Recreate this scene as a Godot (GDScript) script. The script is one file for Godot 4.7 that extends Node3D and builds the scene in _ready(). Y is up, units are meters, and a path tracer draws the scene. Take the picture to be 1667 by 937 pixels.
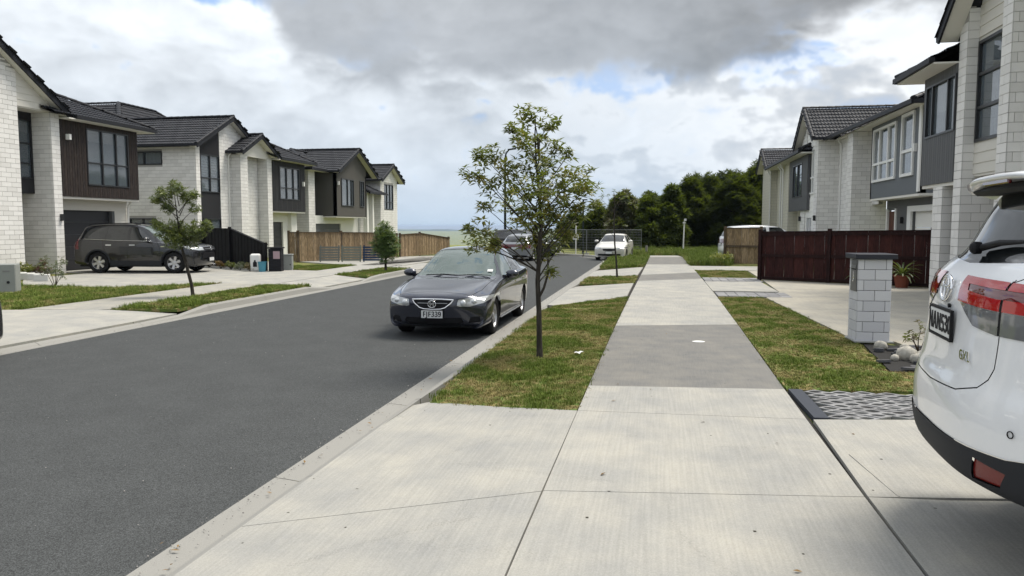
extends Node3D
# A suburban street of white brick houses under a cloudy sky.

const CAM_POS := Vector3(0, 1.85, 0)
const YAW := 10.805
const PITCH := -4.698
const FOV := 41.55
var rng := RandomNumberGenerator.new()
var cam: Camera3D
var mats := {}
var texs := {}
var names := {}
var cube := BoxMesh.new()

# ---------------------------------------------------------------- main
func _ready():
	rng.seed = 7
	setup_view()
	make_textures()
	build_ground()
	build_roads()
	build_houses()
	build_fences()
	build_cars()
	build_trees()
	build_furniture()
	build_plants()
	build_grass()

func setup_view():
	cam = Camera3D.new(); cam.name = "camera"
	cam.position = CAM_POS
	cam.rotation_degrees = Vector3(PITCH, YAW, 0)
	cam.fov = FOV; cam.near = 0.05; cam.far = 20000.0
	add_child(cam); cam.current = true
	var env := Environment.new()
	env.background_mode = Environment.BG_SKY
	var sky := Sky.new()
	var pm := PanoramaSkyMaterial.new()
	pm.panorama = ImageTexture.create_from_image(sky_image())
	sky.sky_material = pm
	env.sky = sky
	env.tonemap_mode = Environment.TONE_MAPPER_LINEAR
	env.tonemap_exposure = 2.95
	env.background_energy_multiplier = 0.50
	env.sdfgi_enabled = true; env.ssao_enabled = true; env.ssil_enabled = true
	env.fog_enabled = true; env.fog_density = 0.00009; env.fog_light_color = Color(0.66, 0.74, 0.84)
	var we := WorldEnvironment.new(); we.name = "world_environment"; we.environment = env
	add_child(we)
	var sun := DirectionalLight3D.new(); sun.name = "sun"
	sun.light_energy = 0.5; sun.light_angular_distance = 24.0
	sun.light_color = Color(1.0, 0.97, 0.92); sun.shadow_enabled = true
	sun.rotation_degrees = Vector3(-62, 128, 0)
	add_child(sun)

func sky_image() -> Image:
	# clear air, broken pale cloud, bright heaps of cumulus and one heavy grey bank with a ragged base
	var w := 3072; var h := 1536
	var im := Image.create(w, h, false, Image.FORMAT_RGBF)
	im.fill(Color(0.32, 0.34, 0.36))
	var a := FastNoiseLite.new(); a.seed = 11; a.noise_type = FastNoiseLite.TYPE_SIMPLEX_SMOOTH
	a.fractal_octaves = 5; a.frequency = 1.0; a.fractal_gain = 0.5
	var b := FastNoiseLite.new(); b.seed = 29; b.noise_type = FastNoiseLite.TYPE_SIMPLEX_SMOOTH
	b.fractal_octaves = 7; b.frequency = 1.0; b.fractal_gain = 0.55
	var j := 0
	while j < h / 2 + 12:
		var el := PI * (0.5 - (j + 0.5) / h)
		var step := 1 if el < 0.42 else 2
		for i in range(0, w, step):
			var az := wrapf(TAU * (i + 0.5) / w, -PI, PI)
			var c := sky_color(az, el, a, b)
			if step == 1:
				im.set_pixel(i, j, c)
			else:
				im.fill_rect(Rect2i(i, j, 2, 2), c)
		j += step
	return im

func sky_color(az: float, el: float, a: FastNoiseLite, b: FastNoiseLite) -> Color:
	var ce := cos(el); var se := sin(el)
	var e := el / 0.29
	var q := Vector3(sin(az) * ce, se * 2.0, -cos(az) * ce)
	var n1 := a.get_noise_3dv(q * 2.0)
	var n2 := b.get_noise_3dv(q * 4.4 + Vector3(3 + 0.5 * n1, 1, 7))
	var n3 := b.get_noise_3dv(q * 13.0 + Vector3(9, 2 + 0.8 * n2, 4))
	var up := clampf(se, 0, 1)
	var air := Color(0.30, 0.44, 0.64).lerp(Color(0.12, 0.28, 0.63), pow(up, 0.45))
	# pale cloud
	var bright := (0.55 + 0.21 * n2 + 0.17 * n3 + 0.15 * n1) * (1.0 + 0.6 * up)
	var c := air.lerp(Color(bright * 0.945, bright * 0.985, bright * 1.03), smoothstep(-0.75, -0.45, n1 + 0.55 * n2 + 0.25 * n3))
	# openings of blue
	var blue := smoothstep(0.36, 0.50, a.get_noise_3dv(q * 3.1 + Vector3(5, 8, 1)) + 0.35 * n3) * smoothstep(0.45, 0.8, e)
	blue = maxf(blue, smoothstep(0.35, 0.75, exp(-pow((az + 0.01) / 0.11, 2.0) - pow((e - 0.66) / 0.10, 2.0)) + 0.9 * n3))
	blue = maxf(blue, smoothstep(0.35, 0.75, exp(-pow((az + 0.52) / 0.12, 2.0) - pow((e - 1.02) / 0.15, 2.0)) + 0.8 * n3))
	c = c.lerp(air * 1.05, blue * 0.92)
	# heaps of cumulus low down: sharp lit crowns over grey flanks
	var bank := smoothstep(-0.25, 0.02, az) * (1.0 - smoothstep(1.3, 1.9, az)) * (1.0 - smoothstep(0.60, 0.90, e))
	var heap := n2 + 0.75 * n3 + 0.10
	var lit := smoothstep(-0.04, 0.20, heap) * (1.0 - 0.7 * smoothstep(0.20, 0.60, heap))
	c = c.lerp(Color(0.79, 0.805, 0.82), clampf(bank * lit * 0.62, 0, 1))
	c = c.lerp(Color(0.38, 0.42, 0.47), smoothstep(0.0, 0.40, -heap) * bank * 0.7)
	# heavy bank
	var base := 0.60 + 0.27 * smoothstep(-0.05, 0.45, az) + 0.35 * smoothstep(-0.44, -0.54, az) + 0.12 * n2 + 0.07 * n3
	var heavy := smoothstep(base - 0.05, base + 0.13, e) * (1.0 - smoothstep(1.25, 2.0, e + 0.9 * n1))
	heavy *= smoothstep(-0.57, -0.49, az + 0.10 * n2 + 0.08 * n3) * (1.0 - smoothstep(0.70, 1.2, az + 0.2 * n1))
	var g := 0.33 + 0.085 * n2 + 0.07 * n3 - 0.11 * smoothstep(-0.15, 0.2, az)
	c = c.lerp(Color(g * 0.95, g * 0.985, g * 1.03), clampf(heavy * 0.97, 0, 1))
	# other heavy clouds round the rest of the sky
	var other := smoothstep(0.18, 0.38, a.get_noise_3dv(q * 1.4 + Vector3(20, 5, 3)) + 0.2 * n3) * (1.0 - smoothstep(0.5, 0.85, cos(az)))
	c = c.lerp(Color(0.34, 0.35, 0.37), other * 0.7)
	# thick air near the horizon
	var hz := exp(-maxf(el, 0.0) / 0.055)
	var side := smoothstep(-0.05, 0.25, az) * (1.0 - smoothstep(1.2, 2.4, az))
	c = c.lerp(Color(0.425, 0.50, 0.585), exp(-e / 0.65) * 0.70 * (1.0 - 0.75 * side) * (1.0 - smoothstep(0.75, 1.6, absf(az + 0.3)) * 0.5))
	return c.lerp(Color(0.36, 0.45, 0.555).lerp(Color(0.59, 0.625, 0.66), side), hz * 0.8)

# ---------------------------------------------------------------- textures and materials
func make_textures():
	texs.fine = noise_tex(256, 3, 0.35, 3, 0.86, 1.0, 1.0)
	texs.patch = noise_tex(512, 5, 0.02, 6, 0.78, 1.0, 1.1)
	texs.broom = concrete_tex()
	texs.asphalt = asphalt_tex()
	texs.wood = wood_tex()
	texs.lawn = lawn_tex()
	texs.grit = noise_tex(512, 15, 0.03, 6, 0.84, 1.0, 1.5)
	texs.bump = noise_tex(256, 8, 0.30, 3, 0.0, 1.0, 1.0)

func noise_tex(n: int, sd: int, freq: float, oct: int, lo: float, hi: float, contrast: float) -> ImageTexture:
	var f := FastNoiseLite.new(); f.seed = sd; f.frequency = freq; f.fractal_octaves = oct
	var src := f.get_seamless_image(n, n, false, false, 0.15, true)
	var im := Image.create(n, n, false, Image.FORMAT_RGB8)
	for y in n:
		for x in n:
			var v := clampf((src.get_pixel(x, y).r - 0.5) * contrast + 0.5, 0, 1)
			v = lerpf(lo, hi, v)
			im.set_pixel(x, y, Color(v, v, v))
	return ImageTexture.create_from_image(im)

func streak(f: FastNoiseLite, x: float, y: float, n: int, sx: float, sy: float) -> float:
	# tileable noise stretched along y
	var ax := TAU * x / n; var ay := TAU * y / n
	return f.get_noise_3d(cos(ax) * sx + 50.0, sin(ax) * sx + cos(ay) * sy, sin(ay) * sy)

func concrete_tex() -> ImageTexture:
	# about eight metres of broomed concrete: fine lines, soft mottling, scuffs, tyre rubs and spots
	var n := 1536
	var f := FastNoiseLite.new(); f.seed = 41; f.frequency = 0.22; f.fractal_octaves = 2
	var li := f.get_seamless_image(n, 40, false, false, 0.1, true)
	li.resize(n, n, Image.INTERPOLATE_CUBIC)
	var p := FastNoiseLite.new(); p.seed = 43; p.frequency = 0.005; p.fractal_octaves = 6; p.fractal_gain = 0.6
	var pi := p.get_seamless_image(n, n, false, false, 0.15, true)
	var sc := Image.create(n, n, false, Image.FORMAT_RF)
	var r := RandomNumberGenerator.new(); r.seed = 3
	for k in 46:
		# a rub: a shallow arc of broken strokes
		var c := Vector2(r.randf() * n, r.randf() * n); var rad := r.randf_range(90, 900); var a0 := r.randf() * TAU
		var wd := r.randf_range(2.0, 16.0); var l := r.randf_range(60, 300) / rad; var dk := r.randf_range(.03, .10)
		for t in int(l * rad):
			var a := a0 + t / rad
			var q := c + Vector2(cos(a), sin(a)) * rad
			for e in 3:
				var o := q + Vector2(cos(a), sin(a)) * r.randfn(0, wd * .5)
				var x := posmod(int(o.x), n); var y := posmod(int(o.y), n)
				sc.set_pixel(x, y, Color(minf(.16, sc.get_pixel(x, y).r + dk), 0, 0))
	for k in 26:
		# rough patches of fine dark grains
		var c := Vector2(r.randf() * n, r.randf() * n); var sx := r.randf_range(14, 70); var sy := r.randf_range(8, 26)
		for t in int(sx * sy * .35):
			var x := posmod(int(c.x + r.randfn(0, sx * .5)), n); var y := posmod(int(c.y + r.randfn(0, sy * .5)), n)
			sc.set_pixel(x, y, Color(minf(.2, sc.get_pixel(x, y).r + .09), 0, 0))
	var im := Image.create(n, n, false, Image.FORMAT_RGB8)
	for y in n:
		for x in n:
			var pa := pi.get_pixel(x, y).r - 0.5
			var v := 0.905 + 0.075 * (li.get_pixel(x, y).r - 0.5) + 0.15 * pa + r.randf_range(-0.04, 0.04) - sc.get_pixel(x, y).r
			im.set_pixel(x, y, Color(v, v * (0.997 - 0.02 * pa), v * (0.985 - 0.06 * pa)))
	for k in 60:
		im.fill_rect(Rect2i(r.randi_range(2, n - 6), r.randi_range(2, n - 6), r.randi_range(2, 3), r.randi_range(2, 4)), Color(0.25, 0.22, 0.19))
	return ImageTexture.create_from_image(im)

func asphalt_tex() -> ImageTexture:
	var n := 1024
	var p := FastNoiseLite.new(); p.seed = 51; p.frequency = 0.006; p.fractal_octaves = 4
	var pi := p.get_seamless_image(n, n, false, false, 0.15, true)
	var im := Image.create(n, n, false, Image.FORMAT_RGB8)
	var r := RandomNumberGenerator.new(); r.seed = 5
	for y in n:
		for x in n:
			var pa := pi.get_pixel(x, y).r - 0.5
			var v := 0.66 + 0.05 * pa + r.randf_range(-0.20, 0.20)
			var k := r.randf()
			if k < 0.012:
				v += 0.25
			im.set_pixel(x, y, Color(v, v * 1.0, v * 0.985))
	for k in 150:
		im.set_pixel(r.randi_range(1, n - 2), r.randi_range(1, n - 2), Color(1, 1, 1))
	return ImageTexture.create_from_image(im)

func wood_tex() -> ImageTexture:
	var n := 512
	var f := FastNoiseLite.new(); f.seed = 61; f.frequency = 1.0; f.fractal_octaves = 3
	var im := Image.create(n, n, false, Image.FORMAT_RGB8)
	for y in n:
		for x in n:
			var s := streak(f, x, y, n, 12.0, 0.7)
			var v := clampf(0.78 + 0.42 * s, 0.25, 1)
			im.set_pixel(x, y, Color(v, v, v))
	return ImageTexture.create_from_image(im)

func lawn_tex() -> ImageTexture:
	var n := 512
	var p := FastNoiseLite.new(); p.seed = 71; p.frequency = 0.014; p.fractal_octaves = 5
	var pi := p.get_seamless_image(n, n, false, false, 0.15, true)
	var r := RandomNumberGenerator.new(); r.seed = 9
	var im := Image.create(n, n, false, Image.FORMAT_RGB8)
	for y in n:
		for x in n:
			var t := smoothstep(0.42, 0.68, pi.get_pixel(x, y).r + r.randf_range(-0.09, 0.09))
			var c := Color(0.13, 0.19, 0.045).lerp(Color(0.30, 0.24, 0.11), t) * r.randf_range(0.6, 1.15)
			im.set_pixel(x, y, c.linear_to_srgb())
	return ImageTexture.create_from_image(im)

# material from linear base colour; tex is a shared grey texture laid in world space
func mat(key: String, c: Color, rough := 0.8, tex := "", scale := 1.0, o := {}) -> StandardMaterial3D:
	if mats.has(key):
		return mats[key]
	var m := StandardMaterial3D.new()
	m.resource_name = key
	var s := c.linear_to_srgb(); s.a = c.a
	m.albedo_color = s
	m.roughness = rough
	m.metallic = o.get("metal", 0.0)
	m.metallic_specular = o.get("spec", 0.5 if rough < 0.47 else 0.25)
	if tex != "":
		m.albedo_texture = texs[tex]
		m.uv1_triplanar = true
		m.uv1_world_triplanar = not o.get("local", false)
		m.uv1_triplanar_sharpness = 4.0
		var v = o.get("scale3", Vector3.ONE * scale)
		m.uv1_scale = v
	if o.has("bump"):
		m.heightmap_enabled = true
		m.heightmap_texture = texs.bump
		m.heightmap_scale = o.bump
		if tex == "":
			m.uv1_triplanar = true
			m.uv1_world_triplanar = not o.get("local", false)
			m.uv1_scale = Vector3.ONE * scale
	if o.has("coat"):
		m.clearcoat_enabled = true; m.clearcoat = o.coat; m.clearcoat_roughness = 0.04
	if c.a < 1.0:
		m.transparency = BaseMaterial3D.TRANSPARENCY_ALPHA
	if o.has("backlight"):
		m.backlight_enabled = true; m.backlight = o.backlight
	if o.has("vc"):
		m.vertex_color_use_as_albedo = true
	mats[key] = m
	return m

# ---------------------------------------------------------------- scene tree helpers
func numbered(nm: String) -> String:
	var k: int = names.get(nm, 0)
	names[nm] = k + 1
	return nm if k == 0 else "%s_%03d" % [nm, k]

func tag(o: Node, label: String, category: String, group := "") -> Node:
	o.set_meta("label", label); o.set_meta("category", category)
	if group != "":
		o.set_meta("group", group)
	return o

func thing(nm: String, at: Vector3, turn: float, label: String, category: String, group := "") -> Node3D:
	var o := Node3D.new(); o.name = numbered(nm); add_child(o)
	o.position = at; o.rotation.y = turn
	tag(o, label, category, group)
	return o

func part(par: Node, nm: String, me: Mesh, m: Material, at := Vector3.ZERO, b := Basis.IDENTITY) -> MeshInstance3D:
	var o := MeshInstance3D.new()
	o.mesh = me; o.name = numbered(nm) if par == self else nm
	if m:
		o.material_override = m
	o.transform = Transform3D(b, at)
	par.add_child(o, true)
	return o

func struct(o: Node, kind := "structure") -> Node:
	o.set_meta("kind", kind)
	return o

func bx(par: Node, nm: String, m: Material, c: Vector3, s: Vector3, rot := Basis.IDENTITY) -> MeshInstance3D:
	return part(par, nm, cube, m, c, rot * Basis.from_scale(s))

func box2(par: Node, nm: String, m: Material, a: Vector3, b: Vector3) -> MeshInstance3D:
	return bx(par, nm, m, (a + b) * 0.5, (b - a).abs())

# many alike pieces: the ones that show largest are parts of their own, the rest is one part
func pieces(par: Node3D, nm: String, rest: String, me: Mesh, ms: Array, xfs: Array, limit := 300):
	var keyed := []
	for i in xfs.size():
		keyed.append([view_key(par.transform * xfs[i].origin), i])
	keyed.sort_custom(func(p, q): return p[0] < q[0])
	var left := []
	for k in keyed.size():
		var i: int = keyed[k][1]
		if k < limit and keyed[k][0] < 1e6:
			part(par, nm, me, ms[(i * 7 + i / 5) % ms.size()], xfs[i].origin, xfs[i].basis)
		else:
			left.append(i)
	if left.is_empty():
		return
	for v in ms.size():
		var mine := left.filter(func(i): return (i * 7 + i / 5) % ms.size() == v)
		if mine.is_empty():
			continue
		var mm := MultiMesh.new(); mm.transform_format = MultiMesh.TRANSFORM_3D
		mm.mesh = me; mm.instance_count = mine.size()
		for k in mine.size():
			mm.set_instance_transform(k, xfs[mine[k]])
		var o := MultiMeshInstance3D.new(); o.multimesh = mm; o.name = rest
		o.material_override = ms[v]
		struct(o, "stuff")
		par.add_child(o, true)

func view_key(p: Vector3) -> float:
	var q := cam.transform.affine_inverse() * p
	if q.z > -0.3:
		return 1e7 + q.length()
	var t := tan(deg_to_rad(FOV * 0.5))
	if absf(q.x / q.z) > t * 1.80 or absf(q.y / q.z) > t * 1.03:
		return 1e7 + q.length()
	return q.length()

# ---------------------------------------------------------------- mesh helpers
func st_new() -> SurfaceTool:
	var st := SurfaceTool.new(); st.begin(Mesh.PRIMITIVE_TRIANGLES); return st

func quad(st: SurfaceTool, a: Vector3, b: Vector3, c: Vector3, d: Vector3):
	for p in [a, b, c, a, c, d]:
		st.add_vertex(p)

func done(st: SurfaceTool) -> ArrayMesh:
	st.generate_normals()
	return st.commit()

# a box with chamfered edges, centred
func bevel_box(s: Vector3, r: float) -> ArrayMesh:
	var st := st_new()
	st.set_smooth_group(-1)
	var h := s * 0.5
	var f := func(ax: int, sg: float, st2: SurfaceTool):
		var u := (ax + 1) % 3; var v := (ax + 2) % 3
		var c := []
		for k in [[-1, -1], [1, -1], [1, 1], [-1, 1]]:
			var p := Vector3.ZERO
			p[ax] = sg * h[ax]; p[u] = k[0] * (h[u] - r); p[v] = k[1] * (h[v] - r)
			c.append(p)
		if sg > 0:
			c.reverse()
		quad(st2, c[0], c[1], c[2], c[3])
	for ax in 3:
		f.call(ax, 1.0, st); f.call(ax, -1.0, st)
	for ax in 3:
		var u := (ax + 1) % 3; var v := (ax + 2) % 3
		for su in [-1, 1]:
			for sv in [-1, 1]:
				var a := Vector3.ZERO; var b := Vector3.ZERO
				a[u] = su * h[u]; a[v] = sv * (h[v] - r)
				b[u] = su * (h[u] - r); b[v] = sv * h[v]
				var a1 := a; var a2 := a; var b1 := b; var b2 := b
				a1[ax] = h[ax] - r; a2[ax] = -(h[ax] - r); b1[ax] = h[ax] - r; b2[ax] = -(h[ax] - r)
				if su * sv > 0:
					quad(st, a1, b1, b2, a2)
				else:
					quad(st, a2, b2, b1, a1)
	for sx in [-1, 1]:
		for sy in [-1, 1]:
			for sz in [-1, 1]:
				var sg := Vector3(sx, sy, sz)
				var t := [Vector3(h.x, h.y - r, h.z - r) * sg, Vector3(h.x - r, h.y, h.z - r) * sg, Vector3(h.x - r, h.y - r, h.z) * sg]
				if sx * sy * sz > 0:
					t.reverse()
				for p in t:
					st.add_vertex(p)
	return done(st)

# a flat polygon in (x, z) given a thickness, its top at y(x, z)
func slab_mesh(poly: PackedVector2Array, yf: Callable, thick := 0.1, grid := 0.0) -> ArrayMesh:
	var st := st_new(); st.set_smooth_group(-1)
	var cells := [poly]
	if grid > 0.0:
		cells = []
		var r := Rect2(poly[0], Vector2.ZERO)
		for p in poly:
			r = r.expand(p)
		var nx := int(ceil(r.size.x / grid)); var ny := int(ceil(r.size.y / grid))
		for i in nx:
			for j in ny:
				var o := r.position + Vector2(i, j) * grid
				var q := PackedVector2Array([o, o + Vector2(grid, 0), o + Vector2(grid, grid), o + Vector2(0, grid)])
				for g in Geometry2D.intersect_polygons(poly, q):
					cells.append(g)
	for g in cells:
		var ix := Geometry2D.triangulate_polygon(g)
		for k in range(0, ix.size(), 3):
			var t := [g[ix[k]], g[ix[k + 1]], g[ix[k + 2]]]
			if (t[1] - t[0]).cross(t[2] - t[0]) < 0:
				t.reverse()
			for p in t:
				st.add_vertex(Vector3(p.x, yf.call(p.x, p.y), p.y))
	var ccw := not Geometry2D.is_polygon_clockwise(poly)
	for i in poly.size():
		var a := poly[i]; var b := poly[(i + 1) % poly.size()]
		if ccw:
			var c := a; a = b; b = c
		var ya: float = yf.call(a.x, a.y); var yb: float = yf.call(b.x, b.y)
		quad(st, Vector3(a.x, ya, a.y), Vector3(b.x, yb, b.y), Vector3(b.x, yb - thick, b.y), Vector3(a.x, ya - thick, a.y))
	return done(st)

func P2(a: Array) -> PackedVector2Array:
	var r := PackedVector2Array()
	for p in a:
		r.append(Vector2(p[0], p[1]))
	return r

# a tube through points with radii
func add_tube(st: SurfaceTool, pts: Array, rad: Array, n := 8, caps := true):
	st.set_smooth_group(0)
	var rings := []
	var up := Vector3.UP
	for i in pts.size():
		var t: Vector3 = (pts[mini(i + 1, pts.size() - 1)] - pts[maxi(i - 1, 0)]).normalized()
		var a := t.cross(up)
		if a.length() < 0.2:
			a = t.cross(Vector3.RIGHT)
		a = a.normalized()
		if i > 0:
			var prev: Vector3 = rings[i - 1][0] - pts[i - 1]
			var pa := (prev - t * prev.dot(t))
			if pa.length() > 1e-6:
				a = pa.normalized()
		var b := t.cross(a)
		var ring := []
		for k in n:
			var w := TAU * k / n
			ring.append(pts[i] + (a * cos(w) + b * sin(w)) * rad[i])
		rings.append(ring)
	for i in pts.size() - 1:
		for k in n:
			var l := (k + 1) % n
			quad(st, rings[i][k], rings[i][l], rings[i + 1][l], rings[i + 1][k])
	if caps:
		st.set_smooth_group(-1)
		for k in n:
			var l := (k + 1) % n
			for p in [rings[0][k], pts[0], rings[0][l], rings[-1][k], rings[-1][l], pts[-1]]:
				st.add_vertex(p)

func tube(pts: Array, rad: Array, n := 8) -> ArrayMesh:
	var st := st_new(); add_tube(st, pts, rad, n); return done(st)

# turned shape about the z axis: prof is [[radius, z], ...]
func lathe_z(prof: Array, n := 32) -> ArrayMesh:
	var st := st_new(); st.set_smooth_group(-1)
	for i in prof.size() - 1:
		for k in n:
			var a := TAU * k / n; var b := TAU * (k + 1) / n
			var p0 := Vector3(cos(a) * prof[i][0], sin(a) * prof[i][0], prof[i][1])
			var p1 := Vector3(cos(b) * prof[i][0], sin(b) * prof[i][0], prof[i][1])
			var p2 := Vector3(cos(b) * prof[i + 1][0], sin(b) * prof[i + 1][0], prof[i + 1][1])
			var p3 := Vector3(cos(a) * prof[i + 1][0], sin(a) * prof[i + 1][0], prof[i + 1][1])
			quad(st, p0, p1, p2, p3)
	return done(st)

# polygon in (x, y) given depth along z
func prism(poly: PackedVector2Array, z0: float, z1: float) -> ArrayMesh:
	var st := st_new(); st.set_smooth_group(-1)
	var ix := Geometry2D.triangulate_polygon(poly)
	for k in range(0, ix.size(), 3):
		var t := [poly[ix[k]], poly[ix[k + 1]], poly[ix[k + 2]]]
		if (t[1] - t[0]).cross(t[2] - t[0]) > 0:
			t.reverse()
		for p in t:
			st.add_vertex(Vector3(p.x, p.y, maxf(z0, z1)))
		t.reverse()
		for p in t:
			st.add_vertex(Vector3(p.x, p.y, minf(z0, z1)))
	var cw := Geometry2D.is_polygon_clockwise(poly)
	for i in poly.size():
		var a := poly[i]; var b := poly[(i + 1) % poly.size()]
		if not cw:
			var c := a; a = b; b = c
		var za := maxf(z0, z1); var zb := minf(z0, z1)
		quad(st, Vector3(a.x, a.y, zb), Vector3(b.x, b.y, zb), Vector3(b.x, b.y, za), Vector3(a.x, a.y, za))
	return done(st)

func text_mesh(s: String, height: float, depth := 0.004, face := "Droid Sans") -> TextMesh:
	var t := TextMesh.new()
	var f := SystemFont.new(); f.font_names = PackedStringArray([face]); f.font_weight = 700
	t.font = f; t.text = s; t.font_size = 64; t.depth = depth
	t.pixel_size = height / 46.0
	return t

# ---------------------------------------------------------------- ground and roads
func terrain_y(x: float, z: float) -> float:
	var d := Vector2(x, z).length()
	var y := -0.10
	var beyond := clampf((-z - 66.0) / 300.0, 0, 1)
	y -= 22.0 * smoothstep(0.0, 1.0, beyond)
	y -= 70.0 * smoothstep(300.0, 1600.0, d)
	var n := sin(x * 0.0011 + 1.0) * 0.5 + sin(x * 0.0031 + z * 0.0007) * 0.3 + sin(x * 0.0083 + 2.0) * 0.2
	y += smoothstep(3200.0, 6200.0, d) * (52.0 + 26.0 * n)
	y += smoothstep(600.0, 1500.0, d) * 4.0 * sin(x * 0.017) * sin(z * 0.013)
	return y

func build_ground():
	var soil := mat("soil", Color(1, 1, 1), 0.95, "lawn", 0.35)
	var far := mat("distant_land", Color(0.075, 0.095, 0.06), 0.95, "patch", 0.004)
	var pos := [0.0, 20, 40, 60, 66, 75, 90, 120, 170, 230, 300, 400, 550, 750, 1000, 1300, 1700, 2200, 2800, 3400, 4000, 4600, 5200, 5800, 6400, 7200, 8400, 10000]
	var xs := []
	for i in range(pos.size() - 1, 0, -1):
		xs.append(-pos[i])
	xs.append_array(pos)
	var st := st_new(); st.set_smooth_group(0)
	for i in xs.size() - 1:
		for j in xs.size() - 1:
			var c := []
			for k in [[0, 0], [1, 0], [1, 1], [0, 1]]:
				var x: float = xs[i + k[0]]; var z: float = xs[j + k[1]]
				c.append(Vector3(x, terrain_y(x, z), z))
			quad(st, c[0], c[1], c[2], c[3])
	struct(part(self, "ground", done(st), soil))
	# a far ridge across the water
	st = st_new(); st.set_smooth_group(0)
	var prev := []
	for i in 61:
		var a := deg_to_rad(-70.0 + i * 1.6)
		var r := 7000.0
		var top := -38.0 + 16.0 * sin(i * 0.45) + 9.0 * sin(i * 1.3 + 1.0) - 10.0 * sin(i * 0.21)
		var dir := Vector3(sin(a), 0, -cos(a))
		var row := [dir * (r - 700.0) + Vector3(0, -95, 0), dir * (r - 250.0) + Vector3(0, top - 18.0, 0), dir * r + Vector3(0, top, 0), dir * (r + 900.0) + Vector3(0, -95, 0)]
		if prev.size() > 0:
			for k in 3:
				quad(st, prev[k], prev[k + 1], row[k + 1], row[k])
		prev = row
	struct(part(self, "hills", done(st), far))

var flat15 := func(_x, _z): return 0.15
var cross_r := func(x, _z): return lerpf(0.045, 0.15, clampf((x + 2.43) / 1.72, 0, 1))
var cross_l := func(x, _z): return lerpf(0.045, 0.15, clampf((-9.68 - x) / 1.4, 0, 1))
var drive_r := func(x, _z): return 0.15 + 0.72 * clampf(x - 2.3, 0.0, 0.25)

func kerb_profile(t: float) -> Array:
	var k := lerpf(0.61, 1.0, t)
	return [Vector2(-0.01, -0.1), Vector2(-0.01, 0.006), Vector2(0.14 * k, -0.002), Vector2(0.29 * k, -0.012), Vector2(0.335 * k, lerpf(-0.004, 0.0, t)), Vector2(0.365 * k, lerpf(0.012, 0.105, t)), Vector2(0.39 * k, lerpf(0.022, 0.128, t)), Vector2(0.42 * k, lerpf(0.03, 0.135, t)), Vector2(0.475 * k, lerpf(0.041, 0.137, t)), Vector2(0.475 * k, -0.1)]

func kerb_piece(par: Node, a: Vector2, b: Vector2, na: Vector2, nb: Vector2, ta: float, tb: float, m: Material):
	var st := st_new(); st.set_smooth_group(-1)
	var pa := kerb_profile(ta); var pb := kerb_profile(tb)
	var turn := (b - a).cross(na) > 0.0
	for k in pa.size() - 1:
		var q := []
		for e in [[a, na, pa[k]], [b, nb, pb[k]], [b, nb, pb[k + 1]], [a, na, pa[k + 1]]]:
			var p: Vector2 = e[0] + e[1] * e[2].x
			q.append(Vector3(p.x, e[2].y, p.y))
		if turn:
			q.reverse()
		quad(st, q[3], q[2], q[1], q[0])
	part(par, "kerb_section", done(st), m)

func kerb_line(par: Node, pts: Array, raise: Callable, side: float, m: Material):
	for i in pts.size() - 1:
		var a: Vector2 = pts[i]; var b: Vector2 = pts[i + 1]
		var n := int(maxf(1.0, round(a.distance_to(b) / 1.2)))
		var d := (b - a).normalized(); var nn := Vector2(-d.y, d.x) * side
		for k in n:
			var p := a.lerp(b, float(k) / n); var q := a.lerp(b, float(k + 1) / n)
			if k % 2 == 0:
				p += d * 0.004
			else:
				q -= d * 0.004
			kerb_piece(par, p, q, nn, nn, raise.call(p.y), raise.call(q.y), m)

func raised(z: float, gaps: Array) -> float:
	var t := 1.0
	for g in gaps:
		t = minf(t, smoothstep(0.0, 0.55, maxf(z - g[0], g[1] - z)))
	return t

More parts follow.
